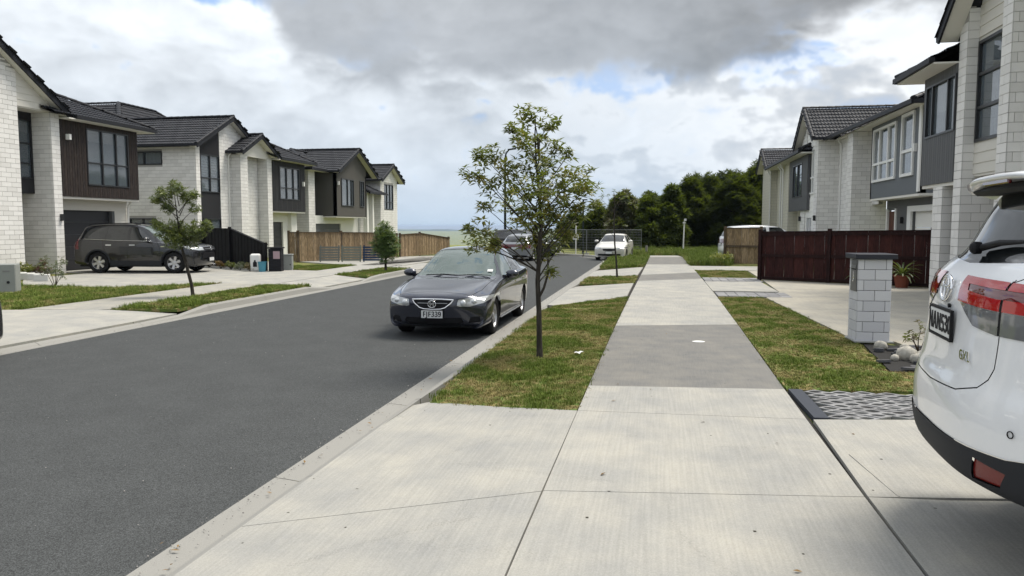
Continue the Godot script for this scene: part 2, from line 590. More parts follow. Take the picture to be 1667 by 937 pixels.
func build_roads():
	var asphalt := mat("asphalt", Color(0.142, 0.150, 0.157), 0.88, "asphalt", 0.22)
	var conc := mat("pale_concrete", Color(0.375, 0.37, 0.35), 0.85, "broom", 0.125)
	var conc2 := mat("cream_concrete", Color(0.41, 0.39, 0.345), 0.85, "broom", 0.11)
	var old := mat("weathered_concrete", Color(0.205, 0.202, 0.196), 0.9, "broom", 0.20)
	var kerbm := mat("kerb_concrete", Color(0.29, 0.285, 0.265), 0.88, "fine", 1.3)
	var dark := mat("joint_filler", Color(0.035, 0.033, 0.03), 0.95)
	# carriageway
	var rp := P2([[-9.2, 14], [-2.72, 14], [-2.72, -39.5], [-3.1, -42.5], [-4.6, -45.2], [-7.5, -47.6], [-20, -52], [-20, -47.6], [-13.2, -45.2], [-10.6, -42.4], [-9.5, -39], [-9.2, -33]])
	struct(part(self, "road", slab_mesh(rp, func(x, z): return 0.012 * (1.0 - pow((x + 5.96) / 3.24, 2.0)) if x > -9.3 else 0.0, 0.1, 2.0), asphalt))
	# kerbs
	var kr := Node3D.new(); kr.name = "kerb"; add_child(kr); struct(kr)
	var gr := [[14.0, -7.2], [-16.7, -22.2], [-25.5, -30.5]]
	kerb_line(kr, [Vector2(-2.72, 14), Vector2(-2.72, -39.5), Vector2(-3.1, -42.5), Vector2(-4.6, -45.2), Vector2(-7.5, -47.6), Vector2(-20, -52)], func(z): return raised(z, gr), 1.0, kerbm)
	var kl := Node3D.new(); kl.name = "kerb_opposite"; add_child(kl); struct(kl)
	var gl := [[14.0, -13.6], [-20.4, -24.2], [-29.5, -34.0]]
	kerb_line(kl, [Vector2(-9.2, 14), Vector2(-9.2, -33), Vector2(-9.5, -39), Vector2(-10.6, -42.4), Vector2(-13.2, -45.2), Vector2(-20, -47.6)], func(z): return raised(z, gl), -1.0, kerbm)
	# dark bed that shows in the joints
	for a in [["footpath_bed", [[-0.72, 14], [1.35, 14], [1.4, -44], [-0.5, -44], [-0.7, -30]], 0.118], ["crossing_bed", [[-0.72, 14], [-0.72, -6.7], [-1.2, -6.8], [-1.2, 14]], 0.10], ["driveway_bed", [[1.33, 14], [9, 14], [9, -6.5], [1.36, -6.5]], 0.1]]:
		struct(part(self, a[0], slab_mesh(P2(a[1]), func(_x, _z): return a[2], 0.05), dark))
	# vehicle crossing in front of the camera
	var cr := Node3D.new(); cr.name = "vehicle_crossing"; add_child(cr); struct(cr)
	for a in [[[-2.43, 14], [-0.706, 14], [-0.706, -0.9], [-2.43, -0.6]], [[-2.43, -0.606], [-0.706, -0.908], [-0.706, -4.70], [-2.43, -4.05]], [[-2.43, -4.057], [-0.706, -4.708], [-0.70, -6.88], [-1.5, -7.08], [-2.0, -7.26], [-2.24, -7.36], [-2.43, -7.15]]]:
		part(cr, "slab", slab_mesh(P2(a), cross_r, 0.08, 0.8), conc)
	for a in [[[-2.43, -17.1], [-2.24, -16.9], [-0.7, -18.3], [-0.67, -22.75], [-2.24, -22.4], [-2.43, -22.1]], [[-2.43, -25.7], [-2.24, -25.5], [-0.65, -26.4], [-0.55, -31.6], [-2.24, -30.6], [-2.43, -30.4]]]:
		part(cr, "slab", slab_mesh(P2(a), cross_r, 0.08, 0.8), conc)
	# footpath of pale and older, greyer lengths
	var fp := Node3D.new(); fp.name = "footpath"; add_child(fp); struct(fp)
	for a in [[14, 14, -0.9, -1.0, 0], [-0.907, -1.007, -4.715, -4.98, 0], [-4.722, -4.987, -6.88, -6.94, 0], [-6.887, -6.947, -8.0, -8.2, 0], [-8.0, -8.2, -12.95, -13.5, 1], [-12.96, -13.51, -18.4, -18.8, 0], [-18.407, -18.807, -23.65, -25.1, 0], [-23.65, -25.1, -26.6, -28.4, 1], [-26.61, -28.41, -33.9, -34.2, 0], [-33.9, -34.2, -41.9, -42.3, 1], [-41.9, -42.3, -44.0, -44.4, 0]]:
		var f := func(z): return -0.695 + 0.3 * smoothstep(-7.0, -44.0, z)
		var g := func(z): return 1.305 + 0.13 * smoothstep(-4.0, -20.0, z)
		part(fp, "slab", slab_mesh(P2([[f.call(a[0]), a[0]], [g.call(a[1]), a[1]], [g.call(a[3]), a[3]], [f.call(a[2]), a[2]]]), func(_x, _z): return 0.15, 0.08), old if a[4] else conc)
	# driveways on this side
	var dw := Node3D.new(); dw.name = "driveway"; add_child(dw); struct(dw)
	for a in [[[1.318, 14], [9, 14], [9, -1.3], [1.318, -1.0]], [[1.318, -1.007], [9, -1.307], [9, -5.6], [1.33, -4.985]]]:
		part(dw, "slab", slab_mesh(P2(a), drive_r, 0.1, 0.5), conc)
	part(dw, "slab", slab_mesh(P2([[1.33, -4.992], [9, -5.607], [9, -7.6], [1.375, -6.945]]), drive_r, 0.1, 1.0), conc)
	# a thin raised strip left by the formwork
	part(dw, "screed_ridge", slab_mesh(P2([[1.425, -5.9], [1.437, -5.9], [1.525, -5.02], [1.51, -5.02]]), func(x, z): return 0.157, 0.012), conc)
	for a in [[[1.45, -20.42], [3.1, -20.42], [3.1, -23.95], [1.45, -23.95]], [[1.45, -30.0], [4.6, -30.0], [4.6, -33.0], [1.42, -33.0]]]:
		part(dw, "slab", slab_mesh(P2(a), flat15, 0.08), conc)
	for a in [[[2.56, -18.7], [2.9, -12.5], [3.45, -11.95], [3.6, -10.8], [7.6, -10.8], [7.6, -16.5], [2.70, -16.2]], [[2.69, -16.21], [7.6, -16.51], [7.6, -22.4], [3.28, -24.9], [3.11, -20.4], [2.56, -18.71]], [[3.3, -25.2], [7.6, -22.8], [9.5, -26], [8.2, -30], [4.6, -30.0], [3.4, -29.8], [3.3, -26]]]:
		part(dw, "slab", slab_mesh(P2(a), flat15, 0.08), conc2)
	# the opposite side
	var lw := Node3D.new(); lw.name = "driveway_opposite"; add_child(lw); struct(lw)
	for a in [[[-9.68, 14], [-9.68, -5.5], [-16, -5.5], [-16, 14]], [[-9.68, -5.51], [-9.68, -13.95], [-12.9, -13.1], [-16, -12.2], [-16, -5.51]], [[-9.68, -20.2], [-9.68, -24.4], [-10.98, -24.7], [-10.98, -19.9]], [[-9.68, -29.2], [-10.9, -29.2], [-10.9, -34], [-9.68, -34]]]:
		part(lw, "slab", slab_mesh(P2(a), cross_l, 0.08, 0.8), conc)
	for a in [[[-12.66, -20.5], [-14.9, -18.3], [-17.8, -18.6], [-20.0, -21.0], [-20.0, -24.0], [-12.66, -24.0]], [[-12.66, -24.01], [-20.0, -24.01], [-21.8, -24.4], [-21.8, -33], [-17.2, -33.4], [-14.3, -27.2], [-12.66, -26.8]], [[-12.5, -30.9], [-13.2, -31.1], [-17.0, -33.7], [-14.2, -39.6], [-12.0, -42], [-10.7, -40], [-10.7, -31]]]:
		part(lw, "slab", slab_mesh(P2(a), flat15, 0.08), conc)
	var lp := Node3D.new(); lp.name = "footpath_opposite"; add_child(lp); struct(lp)
	var old2 := mat("greyish_concrete", Color(0.36, 0.35, 0.32), 0.9, "broom", 0.15)
	for a in [[-13.62, -17.2, 1], [-17.21, -20.4, 1], [-20.41, -26.0, 0], [-26.01, -31.0, 0], [-31.0, -40.0, 0]]:
		part(lp, "slab", slab_mesh(P2([[-11.0, a[0]], [-12.65, a[0] + (0.4 if a[0] == -13.62 else 0.0)], [-12.65, a[1]], [-11.0, a[1]]]), flat15, 0.08), old2 if a[2] else conc)
	# turf pavers
	build_pavers()

func build_pavers():
	var pm := [mat("paver_grey", Color(0.25, 0.25, 0.255), 0.9, "fine", 2.0), mat("paver_light", Color(0.29, 0.29, 0.295), 0.9, "fine", 2.0), mat("paver_dull", Color(0.22, 0.22, 0.225), 0.9, "fine", 2.0)]
	var bed := mat("paver_bed", Color(0.10, 0.095, 0.085), 0.95, "fine", 3.0)
	var o := Node3D.new(); o.name = "turf_pavers"; add_child(o); struct(o)
	part(o, "bed", slab_mesh(P2([[1.36, -6.955], [3.3, -7.05], [3.3, -8.3], [1.36, -8.22]]), func(x, z): return 0.105, 0.08), bed)
	bx(o, "edging", mat("edging_board", Color(0.045, 0.05, 0.062), 0.6), Vector3(1.44, 0.135, -7.58), Vector3(0.13, 0.05, 1.2), Basis(Vector3.UP, 0.02))
	# one paver: a bowed lozenge ring around a hole
	var st := st_new(); st.set_smooth_group(-1)
	var outer := []; var inner := []
	for k in 16:
		var a := TAU * k / 16.0
		var c := cos(a); var s := sin(a)
		var ro := 1.0 / (absf(c) / 0.118 + absf(s) / 0.088)
		var ri := 1.0 / pow(pow(absf(c) / 0.066, 1.5) + pow(absf(s) / 0.040, 1.5), 1.0 / 1.5)
		outer.append(Vector3(c * ro, 0, s * ro)); inner.append(Vector3(c * ri, 0, s * ri))
	var d := Vector3(0, -0.06, 0); var dip := Vector3(0, -0.008, 0)
	for k in 16:
		var l := (k + 1) % 16
		var mo: Vector3 = outer[k] * 0.9 + inner[k] * 0.1; var ml: Vector3 = outer[l] * 0.9 + inner[l] * 0.1
		quad(st, outer[k] + dip, outer[l] + dip, ml, mo)
		quad(st, mo, ml, inner[l], inner[k])
		quad(st, outer[l] + dip, outer[k] + dip, outer[k] + d, outer[l] + d)
		quad(st, inner[k], inner[l], inner[l] + d, inner[k] + d)
	var me := done(st)
	var r := RandomNumberGenerator.new(); r.seed = 21
	for i in 9:
		for j in 16:
			for h in 2:
				var x := 1.62 + i * 0.232 + h * 0.116; var z := -8.13 + j * 0.172 + h * 0.086
				if z > -7.02 - 0.04 * x or x > 3.2 or x < 1.56 + 0.0 * z:
					continue
				var tilt := Basis.from_euler(Vector3(r.randf_range(-0.05, 0.05), r.randf_range(-0.04, 0.04), r.randf_range(-0.05, 0.05)))
				part(o, "paver", me, pm[r.randi() % 3], Vector3(x, 0.152 + r.randf_range(-0.008, 0.006), z), tilt)
	# flat strips either side of the neighbour's driveway, three rows of blocks each
	var blk := bevel_box(Vector3(0.235, 0.06, 0.40), 0.008)
	for s in [[-18.85, -20.4], [-23.98, -25.7]]:
		part(o, "bed", slab_mesh(P2([[1.45, s[0]], [3.2, s[0]], [3.2, s[1]], [1.45, s[1]]]), func(_x, _z): return 0.11, 0.05), bed)
		var rows := int((s[0] - s[1]) / 0.41)
		for i in 7:
			for j in rows:
				part(o, "paver", blk, pm[r.randi() % 3], Vector3(1.59 + i * 0.245, 0.128 + r.randf_range(-0.004, 0.004), s[0] - 0.2 - j * 0.41), Basis(Vector3.UP, r.randf_range(-0.02, 0.02)))

# ---------------------------------------------------------------- house kit
# A house stands in its own frame: x along the facade, y up, z out to the street.
class House:
	var root: Node3D
	var bricks := []
	var tiles := []
	var bh := 0.16
	var bl := 0.40

func wp(ax: String, fixed: float, n: float, a: float, y: float, d: float) -> Vector3:
	return Vector3(a, y, fixed + n * d) if ax == "x" else Vector3(fixed + n * d, y, a)

func intervals(a: float, b: float, y0: float, y1: float, holes: Array) -> Array:
	var segs := [[y0, y1]]
	var mid := (a + b) * 0.5
	for h in holes:
		if mid > h[0] and mid < h[1]:
			var nx := []
			for s in segs:
				if h[3] <= s[0] or h[2] >= s[1]:
					nx.append(s)
				else:
					if h[2] > s[0]:
						nx.append([s[0], h[2]])
					if h[3] < s[1]:
						nx.append([h[3], s[1]])
			segs = nx
	return segs

# backing wall with openings; top may follow a rake given by Callable(a)
func panel(par: Node, nm: String, m: Material, ax: String, fixed: float, n: float, a0: float, a1: float, y0: float, y1: float, holes := [], thick := 0.15, top = null, brk := []) -> MeshInstance3D:
	var cuts := [a0, a1]
	for h in holes:
		for e in [h[0], h[1]]:
			if e > a0 and e < a1:
				cuts.append(e)
	for e in brk:
		if e > a0 and e < a1:
			cuts.append(e)
	cuts.sort()
	var st := st_new(); st.set_smooth_group(-1)
	for i in cuts.size() - 1:
		var a: float = cuts[i]; var b: float = cuts[i + 1]
		if b - a < 0.001:
			continue
		var segs := intervals(a, b, y0, y1, holes)
		for s in segs:
			var ta: float = s[1]; var tb: float = s[1]
			if top != null and s[1] == y1:
				ta = minf(y1, top.call(a + 1e-4)); tb = minf(y1, top.call(b - 1e-4))
			if maxf(ta, tb) <= s[0]:
				continue
			ta = maxf(ta, s[0]); tb = maxf(tb, s[0])
			var c := []
			for d in [0.0, -thick]:
				for q in [[a, s[0]], [b, s[0]], [b, tb], [a, ta]]:
					c.append(wp(ax, fixed, n, q[0], q[1], d))
			var flip := (ax == "x") == (n > 0)
			var faces := [[0, 3, 2, 1], [4, 5, 6, 7], [0, 1, 5, 4], [3, 7, 6, 2], [0, 4, 7, 3], [1, 2, 6, 5]]
			for f in faces:
				var g: Array = f.duplicate()
				if not flip:
					g.reverse()
				quad(st, c[g[0]], c[g[1]], c[g[2]], c[g[3]])
	return part(par, nm, done(st), m)

# bricks in running bond on a wall face
func brickwork(h: House, ax: String, fixed: float, n: float, a0: float, a1: float, y0: float, y1: float, holes := [], top = null):
	var course := 0
	var y := y0
	var jt := 0.011
	while y < y1 - 0.02:
		var yt := minf(y + h.bh, y1)
		var off := 0.0 if course % 2 == 0 else h.bl * 0.5
		var a := a0 - off
		while a < a1 - 0.02:
			var s := maxf(a, a0); var e := minf(a + h.bl, a1)
			a += h.bl
			if a1 - e < 0.075:
				e = a1; a = a1
			var runs := [[s, e]]
			for q in holes:
				if q[2] < yt - 0.02 and q[3] > y + 0.02:
					var nx := []
					for r in runs:
						if q[0] >= r[1] or q[1] <= r[0]:
							nx.append(r)
						else:
							if q[0] > r[0] + 0.03:
								nx.append([r[0], q[0]])
							if q[1] < r[1] - 0.03:
								nx.append([q[1], r[1]])
					runs = nx
			for r in runs:
				if r[1] - r[0] < 0.04:
					continue
				var mid: float = (r[0] + r[1]) * 0.5
				var lim := yt
				if top != null:
					var tl: float = minf(top.call(r[0]), top.call(r[1]))
					if tl < y + 0.05:
						continue
					lim = minf(yt, tl)
				var w: float = r[1] - r[0] - jt; var hh := lim - y - jt
				var c := wp(ax, fixed, n, mid, y + jt * 0.5 + hh * 0.5, 0.002)
				var sz := Vector3(w, hh, 0.026) if ax == "x" else Vector3(0.026, hh, w)
				h.bricks.append(Transform3D(Basis.from_scale(sz), c))
		y += h.bh
		course += 1

func brick_wall(h: House, ax: String, fixed: float, n: float, a0: float, a1: float, y0: float, y1: float, holes := [], top = null, brk := [], thick := 0.14):
	panel(h.root, "wall", mats.mortar, ax, fixed + (n * 0.003 if ax == "z" else 0.0), n, a0, a1, y0, y1, holes, thick, top, brk)
	brickwork(h, ax, fixed, n, a0, a1, y0, y1, holes, top)

# horizontal boards, each its own piece, slightly lapped
func boards(h: House, m: Material, ax: String, fixed: float, n: float, a0: float, a1: float, y0: float, y1: float, pitch := 0.17, holes := [], top = null, nm := "weatherboard"):
	var y := y0
	while y < y1 - 0.03:
		var yt := minf(y + pitch, y1)
		var runs := [[a0, a1]]
		for q in holes:
			if q[2] < yt - 0.03 and q[3] > y + 0.03:
				var nx := []
				for r in runs:
					if q[0] >= r[1] or q[1] <= r[0]:
						nx.append(r)
					else:
						if q[0] > r[0] + 0.02:
							nx.append([r[0], q[0]])
						if q[1] < r[1] - 0.02:
							nx.append([q[1], r[1]])
				runs = nx
		for r in runs:
			var e0: float = r[0]; var e1: float = r[1]
			if top != null:
				# trim the run to where the rake leaves room
				while e0 < e1 and top.call(e0) < y + 0.06:
					e0 += 0.05
				while e1 > e0 and top.call(e1) < y + 0.06:
					e1 -= 0.05
				if e1 - e0 < 0.08:
					continue
			var tilt := Basis(Vector3.RIGHT, -0.07 * n) if ax == "x" else Basis(Vector3.BACK, 0.07 * n)
			var sz := Vector3(e1 - e0, yt - y + 0.008, 0.02) if ax == "x" else Vector3(0.02, yt - y + 0.008, e1 - e0)
			bx(h.root, nm, m, wp(ax, fixed, n, (e0 + e1) * 0.5, (y + yt) * 0.5, 0.012), sz, tilt)
		y += pitch

# upright cladding boards with shadow gaps
func cladding(h: House, ms: Array, ax: String, fixed: float, n: float, a0: float, a1: float, y0: float, y1: float, holes := [], pitch := 0.18, top = null):
	panel(h.root, "backing", ms[0], ax, fixed, n, a0, a1, y0 + 0.01, y1 - 0.01, holes, 0.10, top)
	var cnt := int(round((a1 - a0) / pitch))
	var p := (a1 - a0) / cnt
	for i in cnt:
		var s := a0 + i * p + 0.006; var e := a0 + (i + 1) * p - 0.006
		var lim := y1
		if top != null:
			lim = minf(y1, minf(top.call(s), top.call(e)))
		for r in intervals(s, e, y0, lim, holes):
			var sz := Vector3(e - s, r[1] - r[0], 0.03) if ax == "x" else Vector3(0.03, r[1] - r[0], e - s)
			bx(h.root, "cladding_board", ms[i % ms.size()], wp(ax, fixed, n, (s + e) * 0.5, (r[0] + r[1]) * 0.5, 0.006), sz)

# window: a frame with its mullions, panes of glass, a blind or curtain behind
func window(par: Node, ax: String, fixed: float, n: float, a0: float, a1: float, y0: float, y1: float, cols: Array, rows: Array, fm: Material, blind := "", fw := 0.05):
	var st := st_new(); st.set_smooth_group(-1)
	var bar := func(p0: float, q0: float, p1: float, q1: float, d0: float, d1: float):
		var u := wp(ax, fixed, n, p0, q0, d0); var v := wp(ax, fixed, n, p1, q1, d1)
		var bm := BoxMesh.new(); bm.size = (v - u).abs()
		st.append_from(bm, 0, Transform3D(Basis.IDENTITY, (u + v) * 0.5))
	bar.call(a0, y0, a1, y0 + fw, -0.09, 0.03); bar.call(a0, y1 - fw, a1, y1, -0.09, 0.03)
	bar.call(a0, y0 + fw, a0 + fw, y1 - fw, -0.09, 0.03); bar.call(a1 - fw, y0 + fw, a1, y1 - fw, -0.09, 0.03)
	var cs := [0.0]; cs.append_array(cols); cs.append(1.0)
	var rs := [0.0]; rs.append_array(rows); rs.append(1.0)
	for c in cols:
		var a := lerpf(a0, a1, c)
		bar.call(a - fw * 0.6, y0 + fw, a + fw * 0.6, y1 - fw, -0.085, 0.022)
	for i in cs.size() - 1:
		for r in rows:
			var y := lerpf(y0, y1, r)
			bar.call(lerpf(a0, a1, cs[i]) + fw * 0.6, y - fw * 0.5, lerpf(a0, a1, cs[i + 1]) - fw * 0.6, y + fw * 0.5, -0.08, 0.016)
	var o := part(par, "window", st.commit(), fm)
	for i in cs.size() - 1:
		for j in rs.size() - 1:
			box2(o, "pane", mats.glass, wp(ax, fixed, n, lerpf(a0, a1, cs[i]) + fw * 0.5, lerpf(y0, y1, rs[j]) + fw * 0.4, -0.046), wp(ax, fixed, n, lerpf(a0, a1, cs[i + 1]) - fw * 0.5, lerpf(y0, y1, rs[j + 1]) - fw * 0.4, -0.040))
	# the room behind: walls, floor and ceiling open only at the glass
	var rs2 := st_new(); rs2.set_smooth_group(-1)
	var q0 := a0 - 0.05; var q1 := a1 + 0.05; var dp0 := -0.155; var dp1 := -2.6; var yl := y0 - 0.3; var yh := y1 + 0.05
	var cn := func(a: float, y: float, d: float) -> Vector3: return wp(ax, fixed, n, a, y, d)
	for f in [[[q0, yl, dp1], [q1, yl, dp1], [q1, yh, dp1], [q0, yh, dp1]], [[q0, yl, dp0], [q0, yl, dp1], [q0, yh, dp1], [q0, yh, dp0]], [[q1, yl, dp0], [q1, yl, dp1], [q1, yh, dp1], [q1, yh, dp0]], [[q0, yl, dp0], [q1, yl, dp0], [q1, yl, dp1], [q0, yl, dp1]], [[q0, yh, dp0], [q1, yh, dp0], [q1, yh, dp1], [q0, yh, dp1]], [[q0, yl, dp0], [a0, yl, dp0], [a0, yh, dp0], [q0, yh, dp0]], [[a1, yl, dp0], [q1, yl, dp0], [q1, yh, dp0], [a1, yh, dp0]], [[a0, yl, dp0], [a1, yl, dp0], [a1, y0, dp0], [a0, y0, dp0]], [[a0, y1, dp0], [a1, y1, dp0], [a1, yh, dp0], [a0, yh, dp0]]]:
		quad(rs2, cn.call(f[0][0], f[0][1], f[0][2]), cn.call(f[1][0], f[1][1], f[1][2]), cn.call(f[2][0], f[2][1], f[2][2]), cn.call(f[3][0], f[3][1], f[3][2]))
	part(o, "room", done(rs2), mats.room)
	match blind:
		"curtain":
			# net curtain in soft folds
			var s2 := st_new(); s2.set_smooth_group(0)
			var k := int((a1 - a0) / 0.035)
			for i in k:
				var p := a0 + (a1 - a0) * i / k; var q := a0 + (a1 - a0) * (i + 1) / k
				var dp := -0.16 + 0.022 * sin(i * 1.1); var dq := -0.16 + 0.022 * sin((i + 1) * 1.1)
				quad(s2, wp(ax, fixed, n, p, y0, dp), wp(ax, fixed, n, p, y1, dp), wp(ax, fixed, n, q, y1, dq), wp(ax, fixed, n, q, y0, dq))
			part(o, "curtain", done(s2), mats.curtain)
		"blind":
			box2(o, "roller_blind", mats.blind, wp(ax, fixed, n, a0 + 0.03, lerpf(y0, y1, 0.78), -0.12), wp(ax, fixed, n, a1 - 0.03, y1 - 0.03, -0.125))
		"zebra":
			var y := y0 + 0.05
			while y < y1 - 0.08:
				box2(o, "blind_slat", mats.curtain, wp(ax, fixed, n, a0 + 0.03, y, -0.14), wp(ax, fixed, n, a1 - 0.03, y + 0.085, -0.15))
				y += 0.13
		"half":
			box2(o, "roller_blind", mats.blind, wp(ax, fixed, n, a0 + 0.03, lerpf(y0, y1, 0.45), -0.14), wp(ax, fixed, n, a1 - 0.03, y1 - 0.03, -0.15))
	return o

func tile_mesh() -> ArrayMesh:
	# interlocking concrete tile: two rolls, thick nose at the lower edge; x across, z down the slope
	var st := st_new(); st.set_smooth_group(-1)
	var w := 0.30; var l := 0.355
	var n := 6
	for i in n:
		var x0 := -w * 0.5 + w * i / n; var x1 := -w * 0.5 + w * (i + 1) / n
		var f := func(x): return 0.016 * cos(x / w * TAU * 2.0)
		var a := Vector3(x0, 0.012 + f.call(x0), -l * 0.5); var b := Vector3(x1, 0.012 + f.call(x1), -l * 0.5)
		var c := Vector3(x1, 0.05 + f.call(x1), l * 0.5); var d := Vector3(x0, 0.05 + f.call(x0), l * 0.5)
		quad(st, a, b, c, d)
		quad(st, d, c, c - Vector3(0, 0.04, 0), d - Vector3(0, 0.04, 0))
	return done(st)

# roof slope: p0-p1 is the eave seen from outside left to right, then the other corners in turn
func roof_slope(h: House, poly: Array, lim := true):
	var p0: Vector3 = poly[0]
	var u: Vector3 = (poly[1] - p0).normalized()
	var nn: Vector3 = u.cross(poly[2] - p0).normalized()
	if nn.y < 0:
		nn = -nn
	var v := nn.cross(u)
	if v.y < 0:
		v = -v
	# deck under the tiles
	var st := st_new(); st.set_smooth_group(-1)
	var pl := PackedVector2Array()
	for p in poly:
		pl.append(Vector2((p - p0).dot(u), (p - p0).dot(v)))
	var ix := Geometry2D.triangulate_polygon(pl)
	for k in range(0, ix.size(), 3):
		var t := [poly[ix[k]], poly[ix[k + 1]], poly[ix[k + 2]]]
		if (t[1] - t[0]).cross(t[2] - t[0]).dot(nn) > 0:
			t.reverse()
		for p in t:
			st.add_vertex(p)
		for e in [2, 1, 0]:
			st.add_vertex(t[e] - nn * 0.05)
	part(h.root, "roof_deck", done(st), mats.roof_edge)
	var r := Rect2(pl[0], Vector2.ZERO)
	for p in pl:
		r = r.expand(p)
	var py := 0.33; var px := 0.30
	var row := 0
	var y := r.position.y + 0.15
	while y < r.end.y:
		var x := r.position.x + (0.15 if row % 2 == 0 else 0.0)
		while x < r.end.x + 0.1:
			var q := Vector2(x, y)
			if Geometry2D.is_point_in_polygon(q, pl):
				h.tiles.append(Transform3D(Basis(u, nn, u.cross(nn)), p0 + u * x + v * y + nn * 0.004))
			x += px
		y += py
		row += 1

func cap_line(h: House, a: Vector3, b: Vector3, r := 0.11):
	# row of half round caps along a ridge, hip or rake
	var st := st_new(); st.set_smooth_group(-1)
	var l := a.distance_to(b)
	var n := int(maxf(1.0, round(l / 0.38)))
	var t := (b - a).normalized()
	var s := t.cross(Vector3.UP).normalized(); var up := s.cross(t).normalized()
	for i in n:
		var p := a.lerp(b, float(i) / n) - t * 0.03; var q := a.lerp(b, float(i + 1) / n)
		var k := 6
		for j in k:
			var w0 := PI * j / k; var w1 := PI * (j + 1) / k
			var o0 := s * cos(w0) * r + up * sin(w0) * r * 0.75; var o1 := s * cos(w1) * r + up * sin(w1) * r * 0.75
			quad(st, p + o0 * 1.12, p + o1 * 1.12, q + o1 * 0.95, q + o0 * 0.95)
			for e in [p, p + o1 * 1.12, p + o0 * 1.12]:
				st.add_vertex(e)
	part(h.root, "ridge_cap", done(st), mats.roof_edge)

func bar_between(par: Node, nm: String, m: Material, a: Vector3, b: Vector3, w: float, hgt: float) -> MeshInstance3D:
	var t := (b - a).normalized()
	var s := t.cross(Vector3.UP).normalized()
	if s.length() < 0.5:
		s = Vector3.RIGHT
	var up := s.cross(t).normalized()
	return part(par, nm, cube, m, (a + b) * 0.5, Basis(s * w, up * hgt, -t * a.distance_to(b)))

func gutter(h: House, a: Vector3, b: Vector3):
	bar_between(h.root, "gutter", mats.roof_edge, a + Vector3(0, -0.04, 0), b + Vector3(0, -0.04, 0), 0.13, 0.13)

func soffit(h: House, a: Vector3, b: Vector3):
	box2(h.root, "soffit", mats.soffit, a, b)

# gable roof whose ridge runs back from the street: x0, x1 eaves, ridge height, from z1 (front) to z0
func gable_roof(h: House, x0: float, x1: float, ye: float, yr: float, zf: float, zb: float, xr := -999.0):
	var xm := (x0 + x1) * 0.5 if xr < -900 else xr
	roof_slope(h, [Vector3(x0, ye, zb), Vector3(x0, ye, zf), Vector3(xm, yr, zf), Vector3(xm, yr, zb)])
	roof_slope(h, [Vector3(x1, ye, zf), Vector3(x1, ye, zb), Vector3(xm, yr, zb), Vector3(xm, yr, zf)])
	cap_line(h, Vector3(xm, yr + 0.05, zf), Vector3(xm, yr + 0.05, zb))
	for e in [[x0, 1.0], [x1, -1.0]]:
		var a := Vector3(e[0], ye, zf); var b := Vector3(xm, yr, zf)
		bar_between(h.root, "bargeboard", mats.roof_edge, a + Vector3(0, -0.07, 0.0), b + Vector3(0, -0.07, 0.0), 0.05, 0.20)
		cap_line(h, a + Vector3(0, 0.04, -0.02), b + Vector3(0, 0.04, -0.02), 0.085)
		# pale soffit under the rake
		bar_between(h.root, "rake_soffit", mats.soffit, a + Vector3(0.06 * e[1], -0.10, -0.22), b + Vector3(0, -0.10, -0.22), 0.40, 0.03)
		bar_between(h.root, "gutter", mats.roof_edge, Vector3(e[0], ye - 0.03, zf + 0.02), Vector3(e[0], ye - 0.03, zb), 0.12, 0.12)

func finish_house(h: House, brick_limit := 300, tile_limit := 300):
	if h.bricks.size() > 0:
		pieces(h.root, "brick", "brickwork", cube, [mats.brick_a, mats.brick_b, mats.brick_c] if not h.root.has_meta("cream") else [mats.cream], h.bricks, brick_limit)
	if h.tiles.size() > 0:
		pieces(h.root, "roof_tile", "roof_tiling", tilem, [mats.tile_a, mats.tile_b, mats.tile_c], h.tiles, tile_limit)

